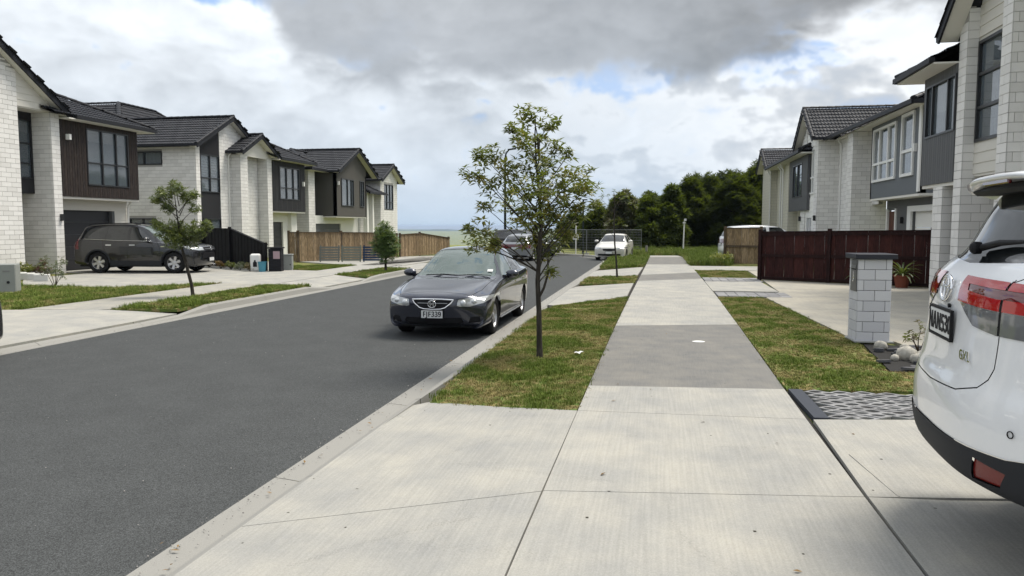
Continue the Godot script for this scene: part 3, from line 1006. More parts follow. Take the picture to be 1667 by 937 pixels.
var tilem: ArrayMesh
func house_mats():
	mat("mortar", Color(0.34, 0.335, 0.32), 0.95)
	mat("brick_a", Color(0.83, 0.82, 0.795), 0.8, "fine", 1.7)
	mat("brick_b", Color(0.79, 0.78, 0.755), 0.8, "fine", 1.9)
	mat("brick_c", Color(0.74, 0.73, 0.705), 0.8, "fine", 2.1)
	mat("cream", Color(0.62, 0.60, 0.51), 0.8, "fine", 1.5)
	mat("tile_a", Color(0.033, 0.035, 0.041), 0.5, "fine", 1.1)
	mat("tile_b", Color(0.028, 0.030, 0.036), 0.55, "fine", 1.3)
	mat("tile_c", Color(0.039, 0.040, 0.046), 0.48, "fine", 1.2)
	mat("roof_edge", Color(0.022, 0.023, 0.027), 0.5)
	mat("soffit", Color(0.66, 0.645, 0.60), 0.7)
	mat("black", Color(0.016, 0.016, 0.018), 0.7)
	mat("frame_black", Color(0.014, 0.015, 0.017), 0.4)
	mat("frame_white", Color(0.72, 0.72, 0.70), 0.45)
	mat("weatherboard", Color(0.68, 0.66, 0.60), 0.65, "fine", 0.8)
	mat("white_board", Color(0.74, 0.735, 0.70), 0.6)
	mat("brown_a", Color(0.052, 0.042, 0.039), 0.6, "wood", 1.0)
	mat("brown_b", Color(0.060, 0.047, 0.042), 0.6, "wood", 1.0)
	mat("charcoal", Color(0.030, 0.030, 0.033), 0.6, "fine", 0.6)
	mat("charcoal_b", Color(0.035, 0.035, 0.038), 0.6, "fine", 0.6)
	mat("grey_a", Color(0.115, 0.118, 0.122), 0.6, "fine", 0.7)
	mat("grey_b", Color(0.125, 0.128, 0.132), 0.6, "fine", 0.7)
	mat("taupe", Color(0.105, 0.10, 0.092), 0.75, "fine", 0.8)
	mat("stucco_grey", Color(0.17, 0.185, 0.20), 0.85, "fine", 1.5)
	mat("door_black", Color(0.017, 0.017, 0.020), 0.45)
	mat("door_brown", Color(0.16, 0.06, 0.035), 0.5, "wood", 0.9)
	mat("room", Color(0.42, 0.40, 0.37), 0.9)
	mat("curtain", Color(0.50, 0.51, 0.50), 0.9)
	mat("blind", Color(0.42, 0.42, 0.41), 0.9)
	mat("glass", Color(0.13, 0.16, 0.185, 0.45), 0.02, "", 1.0, {spec = 1.0})
	tilem = tile_mesh()

func new_house(nm: String, at: Vector3, turn_deg: float, label: String, bh: float) -> House:
	var h := House.new()
	h.root = thing(nm, at, deg_to_rad(turn_deg), label, "house", "houses along the street")
	h.bh = bh
	return h

# sectional garage door of long panels
func garage_door(par: Node, m: Material, a0: float, a1: float, y0: float, y1: float, z: float, n := 4):
	for i in n:
		var p := lerpf(y0, y1, float(i) / n); var q := lerpf(y0, y1, float(i + 1) / n)
		box2(par, "garage_door_panel", m, Vector3(a0, p + 0.004, z - 0.05), Vector3(a1, q - 0.004, z))

func wall_light(par: Node, c: Vector3, m: Material):
	var o := bx(par, "wall_light", m, c, Vector3(0.11, 0.24, 0.10))
	o.name = "wall_light"

func downpipe(par: Node, x: float, z: float, y0: float, y1: float):
	part(par, "downpipe", tube([Vector3(x, y1, z + 0.2), Vector3(x, y1 - 0.12, z + 0.18), Vector3(x, y1 - 0.3, z + 0.05), Vector3(x, y0, z + 0.05)], [0.04, 0.04, 0.04, 0.04], 8), mats.frame_white)

# ---------------------------------------------------------------- the houses
func build_houses():
	house_mats()
	house_brown_box(); house_porch(); house_taupe()
	house_near(); house_grey(); house_cream()

func house_brown_box():
	var h := new_house("house", Vector3(-21.3, 0.10, -24.26), 90, "white brick house with dark brown clad upper box above a black garage door", 0.16)
	var r := h.root
	var rake := func(x): return 5.62 + (0.25 - x) * 0.67 if x > -4.0 else 5.62 + (x + 8.25) * 0.67
	# brick wall under the gable, and the column by the garage
	brick_wall(h, "x", 0.0, 1.0, -8.0, -1.81, 0.0, 9.0, [], rake, [-4.0])
	brick_wall(h, "z", -1.81, 1.0, -1.3, 0.0, 0.0, 6.6)
	brick_wall(h, "x", 0.0, 1.0, -0.40, 0.0, 0.0, 9.0, [], rake)
	brick_wall(h, "z", -0.40, -1.0, -1.3, 0.0, 0.0, 5.78)
	panel(r, "wall", mats.mortar, "z", -8.0, -1.0, -9.0, 0.0, 0.0, 5.6)
	# header of boards over the tall window
	boards(h, mats.weatherboard, "x", -0.03, 1.0, -1.81, -0.40, 5.80, 8.0, 0.22, [], rake)
	panel(r, "header", mats.soffit, "x", -0.04, 1.0, -1.81, -0.40, 5.76, 8.0, [], 0.9, rake)
	# tall window on a dark panel, entry below
	panel(r, "window_surround", mats.charcoal, "x", -0.76, 1.0, -1.81, -0.40, 2.9, 5.76, [[-1.72, -0.46, 3.42, 5.5]], 0.5)
	window(r, "x", -0.76, 1.0, -1.72, -0.46, 3.42, 5.5, [0.45], [0.26, 0.60], mats.frame_black, "blind")
	panel(r, "wall", mats.mortar, "x", -1.28, 1.0, -1.81, -0.40, 0.0, 2.9)
	bx(r, "front_door", mats.door_black, Vector3(-1.25, 1.05, -1.26), Vector3(0.95, 2.1, 0.06))
	wall_light(r, Vector3(-0.12, 2.05, 0.07), mats.frame_black)
	# upper box with upright boards
	var wh := [[1.26, 3.58, 3.28, 5.43]]
	cladding(h, [mats.brown_a, mats.brown_b], "x", 0.02, 1.0, 0.0, 4.15, 2.82, 5.62, wh, 0.125)
	cladding(h, [mats.brown_a, mats.brown_b], "z", 4.15, 1.0, -4.0, 0.02, 2.82, 5.62, [], 0.125)
	window(r, "x", 0.035, 1.0, 1.26, 3.58, 3.28, 5.43, [0.36, 0.70], [0.40], mats.frame_black, "blind")
	box2(r, "box_floor", mats.soffit, Vector3(0.0, 2.74, -0.55), Vector3(4.15, 2.82, 0.0))
	var cm := bx(r, "security_camera", mats.frame_white, Vector3(0.30, 4.98, 0.12), Vector3(0.10, 0.20, 0.16)); cm.name = "security_camera"
	# garage under it
	boards(h, mats.weatherboard, "x", -0.55, 1.0, 0.0, 4.1, 0.0, 2.74, 0.18, [[0.05, 3.35, -0.1, 2.36]])
	panel(r, "wall", mats.weatherboard, "x", -0.56, 1.0, 0.0, 4.1, 0.0, 2.74, [[0.05, 3.35, -0.1, 2.36]])
	garage_door(r, mats.door_black, 0.05, 3.2, 0.0, 2.36, -0.68, 5)
	box2(r, "door_jamb", mats.grey_a, Vector3(3.2, 0, -0.72), Vector3(3.35, 2.36, -0.53))
	brick_wall(h, "z", 4.1, 1.0, -9.0, -0.55, 0.0, 5.6)
	downpipe(r, 4.06, -0.5, 0.0, 2.8)
	# roofs
	gable_roof(h, -8.25, 0.25, 5.75, 8.6, 0.32, -11.0)
	roof_slope(h, [Vector3(-0.6, 5.75, 0.40), Vector3(4.75, 5.75, 0.40), Vector3(0.75, 7.5, -3.6), Vector3(-3.4, 7.5, -3.6)])
	roof_slope(h, [Vector3(4.75, 5.75, 0.40), Vector3(4.75, 5.75, -10.0), Vector3(0.75, 7.5, -6.0), Vector3(0.75, 7.5, -3.6)])
	cap_line(h, Vector3(4.75, 5.80, 0.40), Vector3(0.75, 7.55, -3.6)); cap_line(h, Vector3(0.75, 7.55, -3.6), Vector3(-2.4, 7.55, -3.6))
	gutter(h, Vector3(0.30, 5.74, 0.46), Vector3(4.82, 5.74, 0.46)); gutter(h, Vector3(4.81, 5.74, 0.46), Vector3(4.81, 5.74, -10.0))
	soffit(h, Vector3(0.0, 5.60, 0.0), Vector3(4.75, 5.64, 0.44)); soffit(h, Vector3(4.15, 5.60, -9.0), Vector3(4.75, 5.64, 0.0))
	finish_house(h)

func house_porch():
	var h := new_house("house", Vector3(-21.3, 0.0, -32.5), 90, "white brick house with charcoal panel in its gable and a small gabled porch", 0.165)
	var r := h.root
	var rake := func(x): return 5.60 + (x + 0.3) * 0.53 if x < 2.8 else 5.60 + (5.9 - x) * 0.53
	# side wall with high window and a low one
	brick_wall(h, "z", 0.0, -1.0, -9.5, 0.0, 0.0, 5.55, [[-3.4, -1.72, 4.72, 5.35], [-3.6, -2.15, 0.9, 2.2]])
	window(r, "z", 0.0, -1.0, -3.4, -1.72, 4.72, 5.35, [0.42], [], mats.frame_black, "curtain")
	window(r, "z", 0.0, -1.0, -3.6, -2.15, 0.9, 2.2, [0.5], [], mats.frame_black, "blind")
	# gable front: brick edge, charcoal panel with windows, brick
	var ph := [[0.34, 2.0, 0.0, 9.0]]
	brick_wall(h, "x", 0.0, 1.0, 0.0, 5.6, 0.0, 8.0, ph, rake, [2.8])
	panel(r, "charcoal_panel", mats.charcoal, "x", -0.02, 1.0, 0.34, 2.0, 0.0, 8.0, [[0.36, 1.98, 3.45, 5.26], [0.5, 1.98, 0.9, 2.2]], 0.1, rake)
	window(r, "x", 0.0, 1.0, 0.36, 1.98, 3.45, 5.26, [0.5], [0.38], mats.frame_black, "zebra")
	window(r, "x", 0.0, 1.0, 0.5, 1.98, 0.9, 2.2, [0.45], [], mats.frame_black, "curtain")
	downpipe(r, 2.72, 0.0, 0.0, 5.6)
	# porch between two brick columns with a gable of its own
	var zf := 0.55
	var prake := func(x): return 5.5 + (x - 2.55) * 0.5 if x < 4.5 else 5.5 + (6.45 - x) * 0.5
	for c in [[2.95, 3.65], [5.65, 6.15]]:
		brick_wall(h, "x", zf, 1.0, c[0], c[1], 0.0, 5.45)
		brick_wall(h, "z", c[0], -1.0, -0.9, zf, 0.0, 5.45)
		panel(r, "wall", mats.mortar, "z", c[1], 1.0, -0.9, zf, 0.0, 5.45)
	panel(r, "porch_gable", mats.soffit, "x", zf, 1.0, 2.9, 6.2, 5.40, 7.0, [], 0.1, prake, [4.5])
	brick_wall(h, "x", -0.25, 1.0, 3.65, 5.65, 2.7, 5.6, [[4.05, 4.8, 3.4, 5.32]])
	window(r, "x", -0.25, 1.0, 4.05, 4.8, 3.4, 5.32, [], [0.32], mats.frame_black, "blind")
	brick_wall(h, "x", -0.9, 1.0, 3.65, 5.65, 0.0, 2.7)
	wall_light(r, Vector3(5.3, 1.85, -0.82), mats.frame_black)
	gable_roof(h, 2.55, 6.45, 5.55, 6.55, 0.95, -3.0)
	# charcoal box over the garage
	cladding(h, [mats.charcoal, mats.charcoal_b], "x", 0.55, 1.0, 6.2, 10.1, 2.66, 5.48, [[6.96, 9.38, 3.32, 5.14]], 0.30)
	cladding(h, [mats.charcoal, mats.charcoal_b], "z", 10.1, 1.0, -3.0, 0.55, 2.66, 5.48, [], 0.30)
	window(r, "x", 0.565, 1.0, 6.96, 9.38, 3.32, 5.14, [0.36, 0.70], [0.36], mats.frame_black, "half")
	box2(r, "box_floor", mats.soffit, Vector3(6.2, 2.58, -0.2), Vector3(10.1, 2.66, 0.54))
	var cm := bx(r, "wall_lamp", mats.frame_white, Vector3(9.75, 4.3, 0.65), Vector3(0.10, 0.26, 0.12)); cm.name = "wall_lamp"
	panel(r, "wall", mats.white_board, "x", -0.1, 1.0, 6.15, 9.9, 0.0, 2.6, [[6.35, 8.55, -0.1, 2.06]])
	garage_door(r, mats.door_black, 6.35, 8.55, 0.0, 2.06, -0.2, 5)
	box2(r, "corner_post", mats.white_board, Vector3(9.15, 0, -0.1), Vector3(9.85, 2.58, 0.12))
	brick_wall(h, "z", 9.9, 1.0, -9.0, -0.1, 0.0, 5.5)
	# roofs
	gable_roof(h, -0.38, 5.9, 5.62, 7.25, 0.35, -8.0, 2.8)
	roof_slope(h, [Vector3(5.9, 5.58, 0.95), Vector3(10.8, 5.58, 0.95), Vector3(7.6, 7.2, -2.25), Vector3(3.4, 7.2, -2.25)])
	roof_slope(h, [Vector3(10.8, 5.58, 0.95), Vector3(10.8, 5.58, -9.0), Vector3(7.6, 7.2, -5.8), Vector3(7.6, 7.2, -2.25)])
	cap_line(h, Vector3(10.8, 5.62, 0.95), Vector3(7.6, 7.24, -2.25)); cap_line(h, Vector3(7.6, 7.24, -2.25), Vector3(4.0, 7.24, -2.25))
	gutter(h, Vector3(6.4, 5.56, 1.0), Vector3(10.87, 5.56, 1.0)); gutter(h, Vector3(10.86, 5.56, 1.0), Vector3(10.86, 5.56, -9.0))
	soffit(h, Vector3(6.2, 5.44, 0.55), Vector3(10.8, 5.48, 0.98)); soffit(h, Vector3(10.1, 5.44, -8.0), Vector3(10.8, 5.48, 0.55))
	# hipped block at the back
	var e := 5.7; var t := 8.35
	roof_slope(h, [Vector3(-0.4, e, -13.0), Vector3(-0.4, e, -3.6), Vector3(4.2, t, -7.2), Vector3(4.2, t, -9.6)])
	roof_slope(h, [Vector3(-0.4, e, -3.6), Vector3(10.0, e, -3.6), Vector3(7.2, t, -7.2), Vector3(4.2, t, -7.2)])
	roof_slope(h, [Vector3(10.0, e, -3.6), Vector3(10.0, e, -13.0), Vector3(7.2, t, -9.6), Vector3(7.2, t, -7.2)])
	cap_line(h, Vector3(-0.4, e + 0.05, -3.6), Vector3(4.2, t + 0.05, -7.2)); cap_line(h, Vector3(4.2, t + 0.05, -7.2), Vector3(7.2, t + 0.05, -7.2)); cap_line(h, Vector3(10.0, e + 0.05, -3.6), Vector3(7.2, t + 0.05, -7.2)); cap_line(h, Vector3(4.2, t + 0.05, -9.6), Vector3(4.2, t + 0.05, -7.2))
	finish_house(h)

func house_taupe():
	var h := new_house("house", Vector3(-21.3, -0.1, -44.2), 90, "white brick house with taupe gabled box above a grey garage behind timber fence", 0.165)
	var r := h.root
	brick_wall(h, "z", 0.0, -1.0, -6.0, 0.0, 0.0, 5.4)
	brick_wall(h, "x", 0.0, 1.0, 0.0, 0.9, 0.0, 5.4)
	panel(r, "wall", mats.white_board, "x", -0.02, 1.0, 0.9, 8.0, 0.0, 2.6, [[1.0, 4.9, -0.1, 2.08]])
	garage_door(r, mats.grey_a, 1.0, 4.9, 0.0, 2.08, -0.1, 5)
	var rake := func(x): return 5.40 + (x - 1.75) * 0.50 if x < 5.2 else 5.40 + (8.65 - x) * 0.50
	panel(r, "taupe_box", mats.taupe, "x", 0.9, 1.0, 2.1, 7.3, 2.55, 8.0, [[2.95, 5.0, 3.25, 5.05], [6.1, 6.85, 3.25, 5.05]], 0.2, rake, [5.2])
	panel(r, "taupe_side", mats.taupe, "z", 2.1, -1.0, -1.0, 0.9, 2.55, 5.42)
	panel(r, "taupe_side", mats.taupe, "z", 7.3, 1.0, -1.0, 0.9, 2.55, 5.42)
	box2(r, "box_floor", mats.soffit, Vector3(2.1, 2.48, 0.0), Vector3(7.3, 2.55, 0.88))
	window(r, "x", 0.92, 1.0, 2.95, 5.0, 3.25, 5.05, [0.5, 0.82], [], mats.frame_black, "")
	window(r, "x", 0.92, 1.0, 6.1, 6.85, 3.25, 5.05, [0.5], [], mats.frame_black, "curtain")
	bx(r, "wall_lamp", mats.frame_white, Vector3(2.35, 4.7, 0.98), Vector3(0.10, 0.24, 0.1))
	gable_roof(h, 1.75, 8.65, 5.45, 7.10, 1.3, -7.0)
	roof_slope(h, [Vector3(-0.45, 5.5, -6.0), Vector3(-0.45, 5.5, 0.4), Vector3(2.6, 6.9, -2.4), Vector3(2.6, 6.9, -6.0)])
	roof_slope(h, [Vector3(-0.45, 5.5, 0.4), Vector3(3.6, 5.5, 0.4), Vector3(3.6, 6.9, -2.4), Vector3(2.6, 6.9, -2.4)])
	gutter(h, Vector3(-0.5, 5.48, 0.45), Vector3(1.9, 5.48, 0.45)); gutter(h, Vector3(-0.5, 5.48, 0.45), Vector3(-0.5, 5.48, -6))
	cap_line(h, Vector3(-0.45, 5.54, 0.4), Vector3(2.6, 6.95, -2.4)); cap_line(h, Vector3(2.6, 6.95, -2.4), Vector3(5.0, 6.95, -2.4))
	soffit(h, Vector3(-0.45, 5.36, 0.0), Vector3(2.1, 5.40, 0.42)); soffit(h, Vector3(-0.45, 5.36, -6.0), Vector3(0.0, 5.40, 0.0))
	# recessed entry with white posts under a low roof
	brick_wall(h, "x", 0.0, 1.0, 8.0, 10.9, 0.0, 4.4)
	for c in [8.2, 9.3]:
		box2(r, "porch_post", mats.white_board, Vector3(c, 0.0, 0.3), Vector3(c + 0.28, 4.3, 0.6))
	roof_slope(h, [Vector3(7.6, 4.35, 1.0), Vector3(11.2, 4.35, 1.0), Vector3(10.6, 5.2, -1.0), Vector3(7.6, 5.2, -1.0)])
	gutter(h, Vector3(7.6, 4.34, 1.04), Vector3(11.3, 4.34, 1.04))
	# white gabled wing
	var rk := func(x): return 5.35 + (x - 10.4) * 0.46 if x < 12.9 else 5.35 + (15.4 - x) * 0.46
	brick_wall(h, "x", 0.6, 1.0, 10.9, 14.7, 0.0, 8.0, [[11.7, 13.75, 3.2, 5.15]], rk, [12.9])
	brick_wall(h, "z", 10.9, -1.0, -4.0, 0.6, 0.0, 5.4)
	window(r, "x", 0.6, 1.0, 11.7, 13.75, 3.2, 5.15, [0.33, 0.67], [0.3], mats.frame_black, "blind")
	panel(r, "wall", mats.mortar, "z", 14.7, 1.0, -6.0, 0.6, 0.0, 5.4)
	gable_roof(h, 10.35, 15.45, 5.40, 6.65, 1.0, -6.0)
	finish_house(h, 300, 300)

func house_near():
	var h := new_house("house", Vector3(7.0, 0.15, -20.0), -90, "white brick house with tall black framed window between two brick piers", 0.2)
	var r := h.root
	h.bl = 0.39
	var rake := func(x): return 6.15 + (x + 0.35) * 0.85 if x < 2.9 else 6.15 + (6.15 - x) * 0.85
	# piers
	brick_wall(h, "x", 0.0, 1.0, -0.10, 0.36, 0.0, 9.0, [], rake)
	brick_wall(h, "z", 0.36, 1.0, -1.6, 0.0, 0.0, 6.7)
	panel(r, "wall", mats.mortar, "z", -0.10, -1.0, -0.3, 0.0, 0.0, 6.2)
	brick_wall(h, "x", 0.0, 1.0, 2.20, 2.66, 0.0, 9.0, [], rake)
	brick_wall(h, "z", 2.66, 1.0, -0.3, 0.0, 0.0, 8.5)
	brick_wall(h, "z", 2.20, -1.0, -1.6, 0.0, 0.0, 2.9)
	brick_wall(h, "x", -0.28, 1.0, 2.66, 6.0, 0.0, 9.0, [[3.2, 4.6, 3.6, 5.9]], rake, [2.9])
	window(r, "x", -0.28, 1.0, 3.2, 4.6, 3.6, 5.9, [], [0.34, 0.66], mats.frame_black, "blind")
	# window bay between the piers with boards above and below
	panel(r, "bay_wall", mats.weatherboard, "x", -0.25, 1.0, 0.36, 2.20, 2.9, 9.0, [[0.42, 1.95, 3.62, 5.92]], 0.15, rake, [])
	boards(h, mats.weatherboard, "x", -0.25, 1.0, 0.36, 2.20, 2.9, 9.0, 0.24, [[0.40, 1.97, 3.60, 5.94]], rake)
	window(r, "x", -0.23, 1.0, 0.42, 1.95, 3.62, 5.92, [], [0.34, 0.67], mats.frame_black, "blind", 0.07)
	box2(r, "bay_floor", mats.soffit, Vector3(0.36, 2.84, -1.5), Vector3(2.20, 2.90, -0.25))
	brick_wall(h, "x", -1.55, 1.0, 0.36, 2.20, 0.0, 2.84, [[0.7, 1.75, -0.1, 2.2]])
	bx(r, "front_door", mats.door_brown, Vector3(1.22, 1.05, -1.66), Vector3(1.05, 2.2, 0.06))
	# charcoal box over the garage bay
	var wh := [[-2.16, -0.12, 3.98, 5.33]]
	cladding(h, [mats.grey_a, mats.grey_b], "x", 0.02, 1.0, -2.35, -0.10, 2.76, 5.56, wh, 0.15)
	cladding(h, [mats.grey_a, mats.grey_b], "z", -2.35, -1.0, -4.0, 0.02, 2.76, 5.56, [], 0.15)
	window(r, "x", 0.035, 1.0, -2.16, -0.12, 3.98, 5.33, [0.22, 0.74], [], mats.frame_black, "half")
	box2(r, "box_floor", mats.soffit, Vector3(-2.35, 2.68, -1.2), Vector3(-0.10, 2.76, 0.0))
	brick_wall(h, "x", 0.0, 1.0, -1.45, -0.80, 0.0, 2.68)
	brick_wall(h, "z", -0.80, 1.0, -0.4, 0.0, 0.0, 2.68)
	panel(r, "wall", mats.mortar, "z", -1.45, -1.0, -0.4, 0.0, 0.0, 2.68)
	panel(r, "wall", mats.weatherboard, "x", -1.0, 1.0, -3.4, -0.1, 0.0, 2.68, [[-0.85, -0.25, -0.1, 2.2]])
	bx(r, "side_door", mats.door_black, Vector3(-0.55, 1.05, -1.06), Vector3(0.6, 2.2, 0.05))
	panel(r, "wall", mats.mortar, "z", -2.35, -1.0, -10.0, -1.0, 0.0, 5.5)
	# roofs
	gable_roof(h, -0.35, 6.15, 6.2, 8.95, 0.42, -9.0)
	roof_slope(h, [Vector3(-2.95, 5.72, 0.55), Vector3(-0.13, 5.72, 0.55), Vector3(-0.13, 7.055, -2.27)])
	roof_slope(h, [Vector3(-2.95, 5.72, -9.0), Vector3(-2.95, 5.72, 0.55), Vector3(0.6, 7.4, -3.0), Vector3(0.6, 7.4, -9.0)])
	cap_line(h, Vector3(-2.95, 5.76, 0.55), Vector3(0.6, 7.44, -3.0))
	gutter(h, Vector3(-3.02, 5.70, 0.60), Vector3(-0.12, 5.70, 0.60)); gutter(h, Vector3(-3.01, 5.70, 0.60), Vector3(-3.01, 5.70, -9.0))
	soffit(h, Vector3(-2.95, 5.56, 0.0), Vector3(-0.11, 5.60, 0.56)); soffit(h, Vector3(-2.95, 5.56, -9.0), Vector3(-2.35, 5.60, 0.0))
	finish_house(h)

func house_grey():
	var h := new_house("house", Vector3(8.3, 0.10, -27.0), -90, "white brick house with blue grey upper box and white garage door behind brown fence", 0.18)
	var r := h.root
	# blue grey box with white windows
	var wh := [[-5.25, -2.35, 3.42, 5.45], [-1.72, -0.40, 3.42, 5.55]]
	panel(r, "stucco_box", mats.stucco_grey, "x", 0.0, 1.0, -5.6, 0.25, 2.80, 5.66, wh, 0.2)
	panel(r, "stucco_side", mats.stucco_grey, "z", 0.25, 1.0, -4.0, 0.0, 2.80, 5.66)
	panel(r, "stucco_side", mats.stucco_grey, "z", -5.6, -1.0, -1.5, 0.0, 2.80, 5.66)
	box2(r, "box_floor", mats.soffit, Vector3(-5.6, 2.72, -0.7), Vector3(0.25, 2.80, -0.01))
	window(r, "x", 0.03, 1.0, -5.25, -2.35, 3.42, 5.45, [0.30, 0.68], [0.34], mats.frame_white, "half", 0.09)
	window(r, "x", 0.03, 1.0, -1.72, -0.40, 3.42, 5.55, [], [0.40], mats.frame_white, "half", 0.10)
	box2(r, "corner_trim", mats.frame_white, Vector3(0.10, 2.85, 0.0), Vector3(0.30, 5.60, 0.05))
	bx(r, "wall_lamp", mats.frame_white, Vector3(-0.15, 4.3, 0.06), Vector3(0.10, 0.26, 0.1))
	# garage
	panel(r, "wall", mats.grey_b, "x", -0.65, 1.0, -5.6, 2.4, 0.0, 2.75, [[-2.45, 1.25, -0.1, 2.25], [-5.5, -4.25, -0.1, 2.35]])
	garage_door(r, mats.white_board, -2.45, 1.25, 0.0, 2.25, -0.75, 4)
	box2(r, "door_trim", mats.frame_white, Vector3(-2.85, 0, -0.66), Vector3(-2.45, 2.45, -0.58)); box2(r, "door_trim", mats.frame_white, Vector3(-2.45, 2.25, -0.66), Vector3(1.45, 2.45, -0.58))
	box2(r, "front_door", mats.door_brown, Vector3(-5.35, 0, -0.75), Vector3(-4.4, 2.3, -0.68)); box2(r, "door_trim", mats.frame_white, Vector3(-4.4, 0, -0.72), Vector3(-4.25, 2.4, -0.6)); box2(r, "door_trim", mats.frame_white, Vector3(-5.5, 0, -0.72), Vector3(-5.35, 2.4, -0.6))
	for x in [-3.5, 1.6]:
		wall_light(r, Vector3(x, 1.95, -0.58), mats.frame_black)
	# brick pillar at the entry, recess with a narrow window
	brick_wall(h, "x", 0.45, 1.0, -7.5, -6.6, 0.0, 5.6)
	brick_wall(h, "z", -6.6, 1.0, -0.9, 0.45, 0.0, 5.6)
	brick_wall(h, "x", -0.35, 1.0, -6.6, -5.6, 2.6, 5.6, [[-6.35, -5.75, 3.2, 5.3]])
	window(r, "x", -0.35, 1.0, -6.35, -5.75, 3.2, 5.3, [], [0.3], mats.frame_white, "")
	# gabled wing nearer the street
	brick_wall(h, "z", -10.15, 1.0, -1.2, 1.1, 0.0, 5.7)
	brick_wall(h, "x", 0.2, 1.0, -10.15, -7.5, 0.0, 5.6)
	var rake := func(x): return 5.62 + (x + 14.75) * 0.62 if x < -12.4 else 5.62 + (-10.05 - x) * 0.62
	brick_wall(h, "x", 1.1, 1.0, -14.2, -10.15, 0.0, 9.0, [[-13.0, -10.9, 0.0, 9.0]], rake, [-12.4])
	panel(r, "wall", mats.white_board, "x", 1.06, 1.0, -13.0, -10.9, 0.0, 9.0, [[-12.9, -11.0, 3.25, 5.4], [-12.6, -11.3, 0.9, 2.2]], 0.1, rake, [-12.4])
	boards(h, mats.white_board, "x", 1.06, 1.0, -13.0, -10.9, 0.0, 9.0, 0.22, [[-12.9, -11.0, 3.25, 5.4], [-12.6, -11.3, 0.9, 2.2]], rake)
	window(r, "x", 1.08, 1.0, -12.9, -11.0, 3.25, 5.4, [0.33, 0.67], [0.36], mats.frame_white, "curtain", 0.08)
	window(r, "x", 1.08, 1.0, -12.6, -11.3, 0.9, 2.2, [0.5], [], mats.frame_white, "", 0.08)
	for p in [Vector3(-14.0, 2.1, 1.18), Vector3(-10.3, 2.1, 1.18)]:
		wall_light(r, p, mats.frame_black)
	bx(r, "wall_light", mats.frame_black, Vector3(-10.07, 2.1, -0.1), Vector3(0.1, 0.24, 0.11))
	# roofs
	gable_roof(h, -14.8, -9.85, 5.72, 7.35, 1.45, -6.0)
	roof_slope(h, [Vector3(-10.2, 5.72, 0.85), Vector3(0.75, 5.72, 0.42), Vector3(-2.5, 7.3, -3.2), Vector3(-9.0, 7.3, -3.2)])
	roof_slope(h, [Vector3(0.75, 5.72, 0.42), Vector3(0.75, 5.72, -9.0), Vector3(-2.5, 7.3, -5.5), Vector3(-2.5, 7.3, -3.2)])
	gutter(h, Vector3(-9.95, 5.70, 0.88), Vector3(0.82, 5.70, 0.46)); gutter(h, Vector3(0.81, 5.70, 0.46), Vector3(0.81, 5.70, -9.0))
	cap_line(h, Vector3(0.75, 5.76, 0.42), Vector3(-2.5, 7.34, -3.2)); cap_line(h, Vector3(-2.5, 7.34, -3.2), Vector3(-9.5, 7.34, -3.2))
	soffit(h, Vector3(-10.1, 5.60, -0.4), Vector3(0.7, 5.66, 0.42)); soffit(h, Vector3(0.25, 5.60, -8.0), Vector3(0.75, 5.66, -0.4))
	downpipe(r, -9.6, 0.2, 0.0, 5.65)
	brick_wall(h, "z", 0.20, 1.0, -8.0, -0.65, 0.0, 2.75)
	finish_house(h)

func house_cream():
	var h := new_house("house", Vector3(7.0, 0.0, -48.0), -90, "cream brick house with dark tiled gables beyond the blue grey house", 0.18)
	h.root.set_meta("cream", true)
	var r := h.root
	var cream: Material = mats.cream
	var rake := func(x): return 5.4 + (x + 6.6) * 0.5 if x < -4.4 else 5.4 + (-2.2 - x) * 0.5
	brick_wall(h, "x", 0.0, 1.0, -6.2, -2.5, 0.0, 8.0, [], rake, [-4.4])
	brick_wall(h, "z", -2.5, 1.0, -3.0, 0.0, 0.0, 5.4)
	brick_wall(h, "x", -0.4, 1.0, -2.5, 1.6, 0.0, 5.4)
	brick_wall(h, "z", 1.6, 1.0, -3.0, -0.4, 0.0, 5.4)
	brick_wall(h, "x", -0.1, 1.0, 2.6, 3.6, 0.0, 5.3); brick_wall(h, "z", 3.6, 1.0, -2.0, -0.1, 0.0, 5.3)
	panel(r, "wall", cream, "x", -1.0, 1.0, 1.6, 3.0, 0.0, 5.3)
	panel(r, "wall", cream, "x", -0.6, 1.0, 3.0, 9.0, 0.0, 2.7)
	cladding(h, [mats.grey_a, mats.grey_b], "x", -0.1, 1.0, 3.9, 9.0, 2.6, 5.3, [[5.0, 7.6, 3.3, 5.0]], 0.2)
	window(r, "x", -0.09, 1.0, 5.0, 7.6, 3.3, 5.0, [0.5], [], mats.frame_black, "blind")
	for x in [-2.4, 1.75, 2.5]:
		downpipe(r, x, 0.0, 0.0, 5.3)
	gable_roof(h, -6.7, -2.1, 5.45, 6.75, 0.4, -6.0)
	roof_slope(h, [Vector3(-3.0, 5.45, 0.35), Vector3(9.4, 5.45, 0.35), Vector3(6.0, 7.1, -3.0), Vector3(-2.6, 7.1, -3.0)])
	roof_slope(h, [Vector3(9.4, 5.45, 0.35), Vector3(9.4, 5.45, -8.0), Vector3(6.0, 7.1, -5.0), Vector3(6.0, 7.1, -3.0)])
	roof_slope(h, [Vector3(-6.5, 5.45, -8.0), Vector3(-6.5, 5.45, -1.0), Vector3(-2.6, 7.1, -3.0), Vector3(-2.6, 7.1, -6.0)])
	gutter(h, Vector3(-2.2, 5.43, 0.40), Vector3(9.45, 5.43, 0.40))
	soffit(h, Vector3(-2.2, 5.30, -0.5), Vector3(9.4, 5.36, 0.36))
	cap_line(h, Vector3(9.4, 5.5, 0.35), Vector3(6.0, 7.14, -3.0)); cap_line(h, Vector3(6.0, 7.14, -3.0), Vector3(-2.6, 7.14, -3.0))
	finish_house(h, 200, 300)

